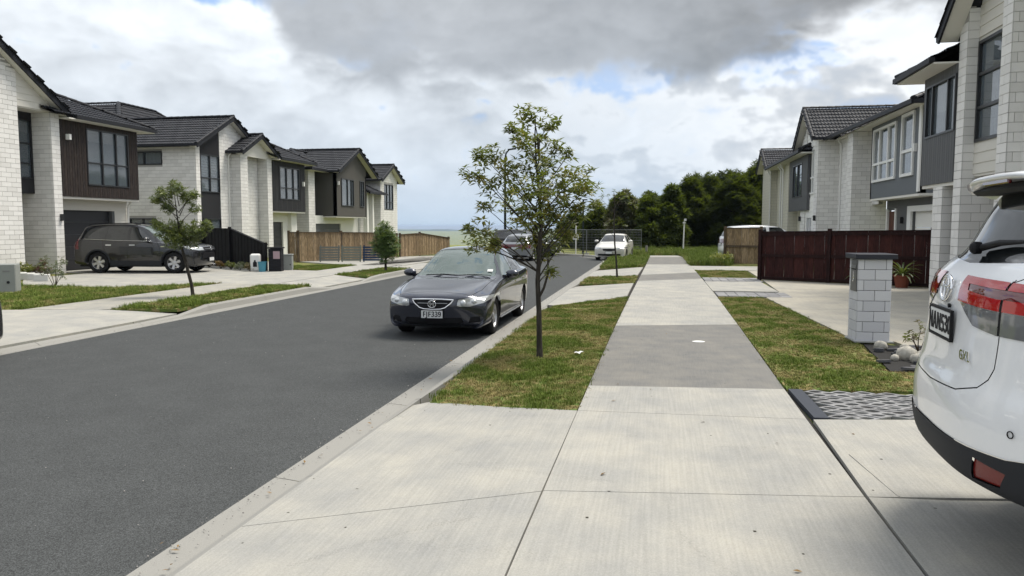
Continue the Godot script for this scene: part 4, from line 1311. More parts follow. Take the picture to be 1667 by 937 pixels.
# ---------------------------------------------------------------- cars
# A body is one smooth shell lofted over stations; panes, lamps, grilles and seams are cut out of it.
# Car frame: x runs back from the nose, y up, z to the car's left (+) and right (-). Only z >= 0 is lofted, then mirrored.
class Car:
	var root: Node3D
	var tris := []      # each is [p, n, p, n, p, n]
	var len := 4.6

func cr(a: float, b: float, c: float, d: float, t: float) -> float:
	# limited cubic: no overshoot
	var m0 := (c - a) * 0.5; var m1 := (d - b) * 0.5
	var k := c - b
	if absf(k) < 1e-6:
		m0 = 0.0; m1 = 0.0
	else:
		if m0 / k < 0: m0 = 0.0
		if m1 / k < 0: m1 = 0.0
		m0 = clampf(m0, -3.0 * absf(k), 3.0 * absf(k)); m1 = clampf(m1, -3.0 * absf(k), 3.0 * absf(k))
	var t2 := t * t; var t3 := t2 * t
	return (2 * t3 - 3 * t2 + 1) * b + (t3 - 2 * t2 + t) * m0 + (-2 * t3 + 3 * t2) * c + (t3 - t2) * m1

# station: [x, bottom, shoulder, top, half width, half width of roof edge]
func car_section(s: Array, crown: float) -> Array:
	var yb: float = s[1]; var ys: float = s[2]; var yt: float = s[3]; var w: float = s[4]; var wt: float = s[5]
	var h := ys - yb; var g := yt - ys
	var drop := minf(crown, g * 0.42)
	var ye := yt - drop
	var w6 := w * 0.945
	return [Vector2(w * 0.87, yb), Vector2(w * 0.955, yb + minf(0.05, h * 0.15)), Vector2(w * 0.985, yb + 0.28 * h), Vector2(w, yb + 0.58 * h), Vector2(w * 0.992, yb + 0.84 * h), Vector2(w * 0.965, ys), Vector2(lerpf(w6, wt, 0.10), ys + 0.12 * (ye - ys)), Vector2(lerpf(w6, wt, 0.55), ys + 0.60 * (ye - ys)), Vector2(wt, ye), Vector2(wt * 0.88, yt - drop * 0.36), Vector2(wt * 0.5, yt - drop * 0.08), Vector2(0, yt)]

func car_shell(c: Car, stations: Array, crown: float, bow_f: float, bow_r: float, sub := 6, subv := 4, ex := 2.4):
	var L: float = c.len
	var rows := []
	for i in stations.size() - 1:
		for k in (sub if i < stations.size() - 2 else sub + 1):
			var t := float(k) / sub
			var s := []
			for e in 6:
				s.append(cr(stations[maxi(i - 1, 0)][e], stations[i][e], stations[i + 1][e], stations[mini(i + 2, stations.size() - 1)][e], t))
			var sec := car_section(s, crown)
			var row := []
			for j in sec.size() - 1:
				for q in (subv if j < sec.size() - 2 else subv + 1):
					var tv := float(q) / subv
					var a: Vector2 = sec[maxi(j - 1, 0)]; var b: Vector2 = sec[j]; var d: Vector2 = sec[j + 1]; var e2: Vector2 = sec[mini(j + 2, sec.size() - 1)]
					var z := cr(a.x, b.x, d.x, e2.x, tv); var y := cr(a.y, b.y, d.y, e2.y, tv)
					var zz := pow(clampf(z / 0.95, 0, 1), ex)
					var x: float = s[0]
					x += bow_f * zz * clampf(1.0 - s[0] / 1.1, 0, 1) - bow_r * zz * clampf(1.0 - (L - s[0]) / 1.0, 0, 1)
					row.append(Vector3(x, y, z))
			rows.append(row)
	var nr := rows.size(); var nc: int = rows[0].size()
	var nrm := []
	for i in nr:
		var rr := []
		for j in nc:
			var du: Vector3 = rows[mini(i + 1, nr - 1)][j] - rows[maxi(i - 1, 0)][j]
			var dv: Vector3 = rows[i][mini(j + 1, nc - 1)] - rows[i][maxi(j - 1, 0)]
			if j == nc - 1:
				var m: Vector3 = rows[i][j - 1]; dv = Vector3(m.x, m.y, -m.z) - m
			rr.append(dv.cross(du).normalized() * -1.0)
		nrm.append(rr)
	for i in nr - 1:
		for j in nc - 1:
			var q := [[i, j], [i, j + 1], [i + 1, j + 1], [i + 1, j]]
			for t in [[0, 1, 2], [0, 2, 3]]:
				var v := []
				for k in t:
					v.append(rows[q[k][0]][q[k][1]]); v.append(nrm[q[k][0]][q[k][1]])
				var fn: Vector3 = (v[2] - v[0]).cross(v[4] - v[0])
				if fn.length() < 1e-9:
					continue
				# clockwise front faces: the geometric normal by right hand points inwards
				if fn.dot(v[1] + v[3] + v[5]) > 0:
					v = [v[0], v[1], v[4], v[5], v[2], v[3]]
				c.tris.append(v)

# x of the shell where it is met from the front at (z, y)
func front_x(tris: Array, z: float, y: float) -> float:
	var q := Vector2(absf(z), y); var best := 9.0
	for t in tris:
		if t[0].x > 1.0 or t[0].x > best + 0.3:
			continue
		var a := Vector2(t[0].z, t[0].y); var b := Vector2(t[2].z, t[2].y); var d := Vector2(t[4].z, t[4].y)
		if minf(a.x, minf(b.x, d.x)) > q.x + .001 or maxf(a.x, maxf(b.x, d.x)) < q.x - .001:
			continue
		if Geometry2D.point_is_inside_triangle(q, a, b, d):
			best = minf(best, (t[0].x + t[2].x + t[4].x) / 3.0)
	return best if best < 2.0 else 0.02

func rear_x(tris: Array, z: float, y: float) -> float:
	var q := Vector2(absf(z), y); var best := -9.0
	for t in tris:
		if t[0].x < 3.0 or t[0].x < best - 0.3:
			continue
		var a := Vector2(t[0].z, t[0].y); var b := Vector2(t[2].z, t[2].y); var d := Vector2(t[4].z, t[4].y)
		if minf(a.x, minf(b.x, d.x)) > q.x + .001 or maxf(a.x, maxf(b.x, d.x)) < q.x - .001:
			continue
		if Geometry2D.point_is_inside_triangle(q, a, b, d):
			best = maxf(best, (t[0].x + t[2].x + t[4].x) / 3.0)
	return best

func on_front(tris: Array, zy: Array, lift: float) -> Array:
	var out := []
	for p in zy:
		out.append(Vector3(front_x(tris, p[0], p[1]) - lift, p[1], p[0]))
	return out

func chart(p: Vector3, how: String) -> Vector2:
	if how == "side":
		return Vector2(p.x, p.y)
	if how == "top":
		return Vector2(p.x, p.z)
	return Vector2(p.z, p.y)

func clip_half(poly: Array, how: String, a: Vector2, b: Vector2) -> Array:
	# splits a polygon of [p, n] by the line a-b: [left of it, right of it]
	var l := []; var r := []
	var d := b - a
	for i in poly.size():
		var p: Array = poly[i]; var q: Array = poly[(i + 1) % poly.size()]
		var sp := d.cross(chart(p[0], how) - a); var sq := d.cross(chart(q[0], how) - a)
		if sp >= 0: l.append(p)
		else: r.append(p)
		if (sp >= 0) != (sq >= 0):
			var t := sp / (sp - sq)
			var m := [p[0].lerp(q[0], t), p[1].lerp(q[1], t)]
			l.append(m); r.append(m)
	return [l, r]

func fan(out: Array, poly: Array):
	for k in range(1, poly.size() - 1):
		out.append([poly[0][0], poly[0][1], poly[k][0], poly[k][1], poly[k + 1][0], poly[k + 1][1]])

# cut a polygon of the chart out of the shell; ok(p, n) limits where it applies
func cut(c: Car, how: String, outline: PackedVector2Array, ok: Callable) -> Array:
	var inside := []; var keep := []
	var parts := Geometry2D.decompose_polygon_in_convex(outline)
	var boxes := []
	for i in parts.size():
		var pl: PackedVector2Array = parts[i]
		var area := 0.0
		for k in pl.size():
			area += pl[k].cross(pl[(k + 1) % pl.size()])
		if area < 0:
			pl.reverse()
		parts[i] = pl
	var bb := Rect2(outline[0], Vector2.ZERO)
	for p in outline:
		bb = bb.expand(p)
	for t in c.tris:
		var a := chart(t[0], how); var b := chart(t[2], how); var d := chart(t[4], how)
		if minf(a.x, minf(b.x, d.x)) > bb.end.x or maxf(a.x, maxf(b.x, d.x)) < bb.position.x or minf(a.y, minf(b.y, d.y)) > bb.end.y or maxf(a.y, maxf(b.y, d.y)) < bb.position.y or not ok.call((t[0] + t[2] + t[4]) / 3.0, t[1]):
			keep.append(t); continue
		var todo := [[[t[0], t[1]], [t[2], t[3]], [t[4], t[5]]]]
		for pl in parts:
			var nxt := []
			for g in todo:
				var cur: Array = g
				var outs := []
				for k in pl.size():
					if cur.size() < 3: break
					var sp := clip_half(cur, how, pl[k], pl[(k + 1) % pl.size()])
					if sp[1].size() >= 3: outs.append(sp[1])
					cur = sp[0]
				if cur.size() >= 3:
					fan(inside, cur)
					nxt.append_array(outs)
				else:
					nxt.append(g)
			todo = nxt
		for g in todo:
			fan(keep, g)
	c.tris = keep
	return inside

func tri_mesh(tris: Array, side := 0, push := 0.0) -> ArrayMesh:
	# side 1: left half only, -1: mirrored half only, 0: both
	var st := st_new()
	var sides := [1, -1] if side == 0 else [side]
	for s in sides:
		for t in tris:
			var order := [0, 2, 4] if s == 1 else [0, 4, 2]
			for k in order:
				var p: Vector3 = t[k] + t[k + 1].normalized() * push; var n: Vector3 = t[k + 1].normalized()
				if s == -1:
					p.z = -p.z; n.z = -n.z
				st.set_normal(n)
				st.add_vertex(p)
	return st.commit()

func car_mats():
	mat("tyre", Color(0.018, 0.018, 0.019), 0.85, "fine", 4.0, {local = true})
	mat("alloy", Color(0.50, 0.50, 0.51), 0.32, "", 1.0, {metal = 0.85})
	mat("arch", Color(0.030, 0.030, 0.031), 0.95)
	mat("brake", Color(0.16, 0.155, 0.15), 0.5, "", 1.0, {metal = 0.6})
	mat("trim_black", Color(0.014, 0.014, 0.016), 0.55)
	mat("cladding_plastic", Color(0.030, 0.032, 0.036), 0.62, "fine", 6.0)
	mat("chrome", Color(0.75, 0.75, 0.76), 0.12, "", 1.0, {metal = 1.0})
	mat("seam", Color(0.020, 0.020, 0.021), 0.8)
	mat("dark_glass", Color(0.012, 0.014, 0.015), 0.03, "", 1.0, {spec = 0.8})
	mat("screen_glass", Color(0.12, 0.165, 0.152, 0.58), 0.02, "", 1.0, {spec = 1.0})
	mat("lamp_clear", Color(0.50, 0.52, 0.53), 0.08, "", 1.0, {metal = 0.35, coat = 1.0})
	mat("lamp_smoked", Color(0.42, 0.43, 0.43), 0.06, "", 1.0, {metal = 0.4, coat = 1.0})
	mat("lamp_grey", Color(0.20, 0.205, 0.21), 0.06, "", 1.0, {metal = 0.3, coat = 1.0})
	mat("lamp_red", Color(0.36, 0.008, 0.010), 0.06, "", 1.0, {coat = 1.0})
	mat("lamp_red_deep", Color(0.10, 0.004, 0.006), 0.06, "", 1.0, {coat = 1.0})
	mat("reflector_red", Color(0.14, 0.012, 0.010), 0.25)
	mat("plate_white", Color(0.62, 0.63, 0.62), 0.4)
	mat("plate_ink", Color(0.015, 0.015, 0.018), 0.5)
	mat("cabin", Color(0.085, 0.085, 0.088), 0.9)
	mat("paint_navy", Color(0.026, 0.030, 0.046), 0.22, "", 1.0, {metal = 0.55, coat = 1.0})
	mat("paint_black", Color(0.008, 0.008, 0.010), 0.25, "", 1.0, {metal = 0.15, coat = 1.0})
	mat("paint_white", Color(0.72, 0.73, 0.74), 0.28, "", 1.0, {coat = 1.0})
	mat("paint_cream", Color(0.58, 0.57, 0.53), 0.35, "", 1.0, {coat = 0.8})
	mat("paint_silver", Color(0.30, 0.31, 0.32), 0.32, "", 1.0, {metal = 0.6, coat = 1.0})

func wheel(c: Car, x: float, z: float, r: float, spokes: int, style := 0):
	var s := signf(z)
	var w := 0.215
	var q := w * 0.5
	# tyre with grooved tread and rounded shoulders
	var t := part(c.root, "wheel", lathe_z([[r * 0.63, q * 0.80], [r * 0.70, q * 0.96], [r * 0.84, q * 1.0], [r * 0.94, q * 0.90], [r * 0.985, q * 0.72], [r, q * 0.5], [r, q * 0.22], [r * 0.985, q * 0.20], [r * 0.985, q * 0.12], [r, q * 0.10], [r, -q * 0.10], [r * 0.985, -q * 0.12], [r * 0.985, -q * 0.2], [r, -q * 0.22], [r, -q * 0.5], [r * 0.985, -q * 0.72], [r * 0.94, -q * 0.9], [r * 0.84, -q], [r * 0.63, -q * 0.8]], 40), mats.tyre, Vector3(x, r, z - s * 0.02), Basis(Vector3.UP, 0.0 if s > 0 else PI))
	part(t, "rim", lathe_z([[r * 0.50, -q * 0.6], [r * 0.58, q * 0.3], [r * 0.62, q * 0.72], [r * 0.655, q * 0.86], [r * 0.66, q * 0.80], [r * 0.64, -q * 0.7]], 40), mats.alloy)
	part(t, "brake_disc", lathe_z([[0.001, q * 0.05], [r * 0.45, q * 0.05], [r * 0.45, -q * 0.1]], 28), mats.brake)
	# spokes
	var st := st_new(); st.set_smooth_group(-1)
	for k in spokes:
		var a := TAU * k / spokes + 0.3
		var e := Vector3(cos(a), sin(a), 0); var f := Vector3(-sin(a), cos(a), 0)
		var w0 := r * 0.10 if style == 0 else r * 0.075; var w1 := r * 0.13 if style == 0 else r * 0.07
		var zi := q * 0.55; var zo := q * 0.66
		var p := [e * r * 0.12 - f * w0 + Vector3(0, 0, zi), e * r * 0.12 + f * w0 + Vector3(0, 0, zi), e * r * 0.60 + f * w1 + Vector3(0, 0, zo), e * r * 0.60 - f * w1 + Vector3(0, 0, zo)]
		var d := Vector3(0, 0, -0.035)
		quad(st, p[3], p[2], p[1], p[0])
		quad(st, p[0], p[1], p[1] + d, p[0] + d); quad(st, p[1], p[2], p[2] + d, p[1] + d)
		quad(st, p[2], p[3], p[3] + d, p[2] + d); quad(st, p[3], p[0], p[0] + d, p[3] + d)
	part(t, "spokes", done(st), mats.alloy)
	part(t, "hub_cap", lathe_z([[r * 0.17, q * 0.40], [r * 0.16, q * 0.66], [r * 0.12, q * 0.74], [0.001, q * 0.76]], 20), mats.alloy)

func arch_poly(x: float, y: float, r: float) -> PackedVector2Array:
	var p := PackedVector2Array()
	for k in 25:
		var a := PI * k / 24.0
		p.append(Vector2(x + cos(a) * r, y + sin(a) * r))
	p.append(Vector2(x - r, y - 0.4)); p.append(Vector2(x + r, y - 0.4))
	return p

func arch_liner(c: Car, x: float, y: float, r: float, z0: float, z1: float):
	for s in [1.0, -1.0]:
		var st := st_new(); st.set_smooth_group(-1)
		var n := 16
		for k in n:
			var a := PI * k / n; var b := PI * (k + 1) / n
			var p := Vector3(x + cos(a) * r, y + sin(a) * r, 0); var q := Vector3(x + cos(b) * r, y + sin(b) * r, 0)
			quad(st, p + Vector3(0, 0, s * z0), p + Vector3(0, 0, s * z1), q + Vector3(0, 0, s * z1), q + Vector3(0, 0, s * z0))
			for e in [p + Vector3(0, 0, s * z0), q + Vector3(0, 0, s * z0), Vector3(x, y, s * z0)]:
				st.add_vertex(e)
		part(c.root, "wheel_arch", done(st), mats.arch)

# thin outline strip of a polygon, for seams between panels
func seam_strip(poly: Array, w := 0.007) -> Array:
	var out := []
	for i in poly.size() - 1:
		var a := Vector2(poly[i][0], poly[i][1]); var b := Vector2(poly[i + 1][0], poly[i + 1][1])
		var d := (b - a).normalized(); var n := Vector2(-d.y, d.x) * w * 0.5
		out.append(PackedVector2Array([a - n - d * 0.003, b - n + d * 0.003, b + n + d * 0.003, a + n - d * 0.003]))
	return out

func seams(c: Car, how: String, lines: Array, ok: Callable, w := 0.007):
	var all := []
	for l in lines:
		for p in seam_strip(l, w):
			all.append_array(cut(c, how, p, ok))
	if all.size() > 0:
		part(c.root, "panel_seam", tri_mesh(all, 0, -0.006), mats.seam)

var side_ok := func(_p, n): return absf(n.z) > 0.35
var front_ok := func(p, n): return n.x < 0.25 and p.x < 1.2
var any_ok := func(_p, _n): return true

func plate(c: Car, at: Vector3, turn: float, s: String, m: float, tilt := 0.0):
	var b := Basis(Vector3.UP, turn) * Basis(Vector3.RIGHT, tilt)
	var o := part(c.root, "number_plate", bevel_box(Vector3(0.36, 0.125, 0.010), 0.004), mats.plate_white, at, b)
	part(o, "plate_frame", prism_frame(0.385, 0.150, 0.012, 0.014), mats.trim_black)
	if s != "":
		part(o, "plate_lettering", text_mesh(s, 0.085, 0.003), mats.plate_ink, Vector3(0, 0, 0.0065), Basis.from_scale(Vector3(0.86, 1, 1)))

func prism_frame(w: float, h: float, t: float, d: float) -> ArrayMesh:
	var st := st_new()
	for e in [[0, h * 0.5 - t * 0.5, w, t], [0, -h * 0.5 + t * 0.5, w, t], [w * 0.5 - t * 0.5, 0, t, h - 2 * t], [-w * 0.5 + t * 0.5, 0, t, h - 2 * t]]:
		var b := BoxMesh.new(); b.size = Vector3(e[2], e[3], d)
		st.append_from(b, 0, Transform3D(Basis.IDENTITY, Vector3(e[0], e[1], 0)))
	return st.commit()

func ring_mesh(rx: float, ry: float, t: float, n := 28) -> ArrayMesh:
	var pts := []; var rad := []
	for k in n + 1:
		var a := TAU * k / n
		pts.append(Vector3(cos(a) * rx, sin(a) * ry, 0)); rad.append(t)
	var st := st_new(); add_tube(st, pts, rad, 6, false)
	return done(st)

func car_floor(c: Car, w: float, x0: float, x1: float, y: float):
	box2(c.root, "underbody", mats.arch, Vector3(x0, y, -w), Vector3(x1, y + 0.06, w))

func mirrors(c: Car, x: float, y: float, z: float, m: Material, s := 1.0):
	for sd in [1.0, -1.0]:
		var me := SphereMesh.new(); me.radius = 0.5; me.height = 1.0; me.radial_segments = 20; me.rings = 10
		var o := part(c.root, "door_mirror", me, m, Vector3(x, y, sd * z), Basis.from_scale(Vector3(0.15, 0.145, 0.24) * s))
		o.mesh = me
		var g := part(c.root, "mirror_stalk", cube, mats.trim_black, Vector3(x + 0.02, y - 0.055 * s, sd * (z - 0.13)), Basis.from_scale(Vector3(0.07, 0.05, 0.16)))
		g.name = "mirror_stalk"
		bx(c.root, "mirror_glass", mats.dark_glass, Vector3(x + 0.068 * s, y, sd * z), Vector3(0.012, 0.10 * s, 0.17 * s))

func place_car(nm: String, at: Vector3, heading_deg: float, label: String, group := "") -> Car:
	# heading: direction the nose points, degrees from -Z towards +X
	var c := Car.new()
	c.root = thing(nm, at, 0.0, label, "car", group)
	# local -x is forward
	var f := Vector3(sin(deg_to_rad(heading_deg)), 0, -cos(deg_to_rad(heading_deg)))
	c.root.basis = Basis(-f, Vector3.UP, (-f).cross(Vector3.UP))
	return c

func build_cars():
	car_mats()
	sedan(); suv_black(); suv_white()
	small_cars()

# dark blue grey saloon parked at the kerb, nose to the camera
func sedan():
	var c := place_car("parked_car", Vector3(-3.55, 0.0, -11.72), 180, "dark blue grey saloon parked at the kerb by the street tree", "parked cars")
	c.len = 4.67
	var S := [[0.13, .20, .21, .22, .66, .5], [0.05, .19, .26, .27, .73, .56], [0.012, .19, .40, .43, .775, .60], [0.0, .19, .52, .56, .80, .62], [0.018, .19, .60, .655, .825, .63], [0.075, .19, .655, .725, .845, .64], [0.30, .19, .715, .795, .872, .66], [0.70, .19, .785, .872, .88, .70], [1.05, .19, .835, .925, .88, .72], [1.36, .19, .875, .965, .88, .73], [1.75, .19, .90, 1.165, .88, .68], [2.10, .19, .912, 1.335, .88, .61], [2.42, .19, .92, 1.425, .88, .58], [2.95, .19, .932, 1.45, .88, .575], [3.40, .19, .945, 1.41, .88, .575], [3.75, .19, .958, 1.28, .875, .59], [4.08, .20, .968, 1.09, .868, .64], [4.35, .22, .965, 1.035, .85, .66], [4.57, .24, .93, 1.0, .83, .65], [4.65, .26, .80, .86, .80, .6], [4.67, .28, .55, .6, .77, .55], [4.60, .30, .31, .32, .7, .5]]
	car_shell(c, S, 0.085, 0.40, 0.26)
	var full := c.tris.duplicate()
	var paint: Material = mats.paint_navy
	# wheel openings
	cut(c, "side", arch_poly(0.94, 0.31, 0.355), side_ok); cut(c, "side", arch_poly(3.61, 0.31, 0.355), side_ok)
	# glass
	var ws := cut(c, "front", P2([[-0.1, 0.985], [0.69, 0.955], [0.735, 0.965], [0.555, 1.372], [0.40, 1.398], [-0.1, 1.412]]), func(p, n): return p.x > 1.2 and p.x < 2.6 and n.x < -0.2)
	part(c.root, "windscreen", tri_mesh(ws, 0, -0.004), mats.screen_glass)
	var rg := cut(c, "front", P2([[-0.1, 1.06], [0.55, 1.06], [0.50, 1.36], [-0.1, 1.385]]), func(p, n): return p.x > 3.2 and n.x > 0.2)
	part(c.root, "rear_window", tri_mesh(rg, 0, -0.004), mats.dark_glass)
	for w in [[[1.72, .945], [2.66, .965], [2.62, 1.355], [2.30, 1.35], [2.12, 1.275]], [[2.76, .965], [3.55, .985], [3.50, 1.06], [3.33, 1.29], [3.10, 1.345], [2.74, 1.36]]]:
		var sw := cut(c, "side", P2(w), side_ok)
		for sd in [1, -1]:
			part(c.root, "side_window", tri_mesh(sw, sd, -0.004), mats.screen_glass if w[0][0] < 2 else mats.dark_glass)
	# headlamps, grille, lower intake
	var hl := cut(c, "front", P2([[0.40, .562], [0.45, .545], [0.60, .550], [0.80, .60], [0.90, .665], [0.90, .71], [0.74, .700], [0.54, .680], [0.415, .660]]), front_ok)
	for sd in [1, -1]:
		var lamp := part(c.root, "headlamp", tri_mesh(hl, sd, -0.003), mats.lamp_smoked)
		var bulb := SphereMesh.new(); bulb.radius = 0.052; bulb.height = 0.104
		part(lamp, "projector", bulb, mats.lamp_clear, Vector3(front_x(full, .49, .60) + .012, 0.60, sd * 0.49), Basis.from_scale(Vector3(0.7, 1, 1)))
		part(lamp, "indicator", bulb, mats.lamp_clear, Vector3(front_x(full, .64, .625) + .015, 0.625, sd * 0.64), Basis.from_scale(Vector3(0.7, 0.8, 1.1)))
	var gr := cut(c, "front", P2([[-0.02, .508], [0.14, .512], [0.21, .535], [0.30, .605], [0.335, .652], [-0.02, .662]]), front_ok)
	part(c.root, "grille", tri_mesh(gr, 0, -0.012), mats.trim_black)
	var gq := []
	for k in 9:
		gq.append(0.012)
	part(c.root, "grille_surround", tube(on_front(full, [[-.345, .658], [-.305, .602], [-.215, .530], [-.14, .507], [0, .502], [.14, .507], [.215, .530], [.305, .602], [.345, .658]], .004), gq, 6), mats.chrome)
	gq.resize(5); gq.fill(.015)
	part(c.root, "grille_bar", tube(on_front(full, [[-.345, .655], [-.17, .664], [0, .667], [.17, .664], [.345, .655]], .008), gq, 6), mats.chrome)
	gq.fill(.007)
	part(c.root, "grille_slat", tube(on_front(full, [[-.25, .60], [-.12, .60], [0, .60], [.12, .60], [.25, .60]], -.004), gq, 6), mats.paint_silver)
	# badge: an upright letter in a rounded ring
	var bd := part(c.root, "badge", ring_mesh(0.066, 0.055, 0.007), mats.chrome, Vector3(front_x(full, .01, .59) - .012, .588, 0), Basis(Vector3.UP, -PI / 2))
	for e in [[-0.027, 0.0, 0.019, 0.080, 0.06], [0.027, 0.0, 0.019, 0.080, -0.06], [0, 0, 0.05, 0.018, 0]]:
		bx(bd, "badge_letter", mats.chrome, Vector3(e[0], e[1], 0.0), Vector3(e[2], e[3], 0.010), Basis(Vector3.BACK, e[4]))
	var it := cut(c, "front", P2([[-0.02, .245], [0.42, .25], [0.50, .285], [0.46, .365], [-0.02, .365]]), front_ok)
	part(c.root, "lower_intake", tri_mesh(it, 0, -0.015), mats.trim_black)
	var fg := cut(c, "front", P2([[0.56, .27], [0.74, .29], [0.74, .38], [0.60, .37]]), front_ok)
	part(c.root, "lower_intake", tri_mesh(fg, 0, -0.012), mats.trim_black)
	plate(c, Vector3(-0.012, .425, 0), -PI / 2, "FJF339", 0.09)
	# tail lamps
	var tl := cut(c, "front", P2([[0.50, .72], [0.86, .74], [0.86, .90], [0.55, .88]]), func(p, n): return p.x > 4.0)
	part(c.root, "tail_lamp", tri_mesh(tl, 0, 0.0), mats.lamp_red)
	# seams and trims
	seams(c, "side", [[[1.45, .26], [1.42, .60], [1.52, .88]], [[2.70, .26], [2.71, .94]], [[3.30, .48], [3.52, .70], [3.60, .96]]], side_ok)
	seams(c, "top", [[[0.20, .60], [0.55, .70], [1.40, .755]], [[0.20, 0.0], [0.19, .35], [0.20, .60]]], func(p, n): return n.y > 0.4 and p.x < 1.5, 0.008)
	seams(c, "side", [[[0.10, .24], [4.5, .245]]], func(p, n): return absf(n.z) > 0.5 and p.x > 1.3 and p.x < 3.2, 0.012)
	for sd in [1.0, -1.0]:
		for hx in [2.50, 3.36]:
			bx(c.root, "door_handle", mats.chrome, Vector3(hx, .80, sd * 0.885), Vector3(0.19, 0.03, 0.03))
		part(c.root, "sill_trim", tube([Vector3(1.30, .245, sd * .862), Vector3(3.24, .25, sd * .862)], [.010, .010], 6), mats.chrome)
	part(c.root, "body", tri_mesh(c.tris), paint)
	mirrors(c, 1.82, 0.985, 0.97, paint)
	for w in [[0.94, .76], [3.61, .76]]:
		arch_liner(c, w[0], .31, .352, .52, .85)
		for sd in [1.0, -1.0]:
			wheel(c, w[0], sd * w[1], .315, 7, 1)
	car_floor(c, .72, .35, 4.4, .17)
	# cabin: dashboard, seats, wheel, wipers, label on the screen
	box2(c.root, "dashboard", mats.cabin, Vector3(1.45, .6, -.68), Vector3(1.95, .93, .68))
	for sd in [-.36, .36]:
		part(c.root, "seat", bevel_box(Vector3(.14, .62, .46), .05), mats.cabin, Vector3(2.72, .82, sd), Basis(Vector3.BACK, -0.25))
		part(c.root, "headrest", bevel_box(Vector3(.09, .18, .26), .03), mats.cabin, Vector3(2.82, 1.2, sd), Basis(Vector3.BACK, -0.15))
	box2(c.root, "rear_seat", mats.cabin, Vector3(3.4, .5, -.62), Vector3(3.6, 1.05, .62))
	part(c.root, "steering_wheel", ring_mesh(.18, .18, .014), mats.cabin, Vector3(2.08, .93, -.36), Basis(Vector3.UP, PI / 2) * Basis(Vector3.RIGHT, 0.4))
	for wz in [0.1, -0.5]:
		part(c.root, "wiper", tube([Vector3(1.30, .972, wz), Vector3(1.40, .985, wz + .3), Vector3(1.36, .972, wz + .58)], [.010, .008, .005], 5), mats.trim_black)
	bx(c.root, "windscreen_label", mats.plate_white, Vector3(1.55, 1.05, .62), Vector3(.004, .07, .10), Basis(Vector3.BACK, -1.0) * Basis(Vector3.RIGHT, 0.0))

# shared shape of the taller cars: nose height, cowl, roof and tail from a few numbers
func suv_stations(L: float, W: float, H: float, rake: float) -> Array:
	var k := L / 4.65; var q := H / 1.72
	var a := [[0.12, .24, .25, .26, .68, .5], [0.04, .23, .34, .36, .76, .56], [0.0, .23, .52, .56, .82, .60], [0.01, .23, .70, .75, .85, .63], [0.05, .23, .82, .88, .87, .65], [0.16, .22, .88, .955, .89, .67], [0.50, .22, .93, 1.02, .915, .70], [0.95, .22, .985, 1.085, .925, .72], [1.28, .22, 1.03, 1.13, .925, .74], [1.62, .22, 1.06, 1.36, .925, .71], [1.95, .22, 1.075, 1.56, .925, .665], [2.28, .22, 1.085, 1.665, .925, .645], [2.8, .22, 1.095, 1.71, .925, .64], [3.4, .22, 1.11, 1.71, .92, .635], [3.95, .23, 1.13, 1.675, .915, .63], [4.22, .25, 1.14, 1.63, .905, .62], [4.36 + rake * 0.3, .27, 1.13, 1.50, .895, .63], [4.52 + rake * 0.5, .30, 1.10, 1.24, .88, .66], [4.61, .31, .98, 1.06, .865, .65], [4.645, .32, .75, .80, .85, .62], [4.65, .33, .52, .56, .83, .58], [4.56, .35, .37, .38, .76, .5]]
	for s in a:
		s[0] *= k
		for e in [1, 2, 3]:
			s[e] *= q
		s[4] *= W / 0.925; s[5] *= W / 0.925
	return a

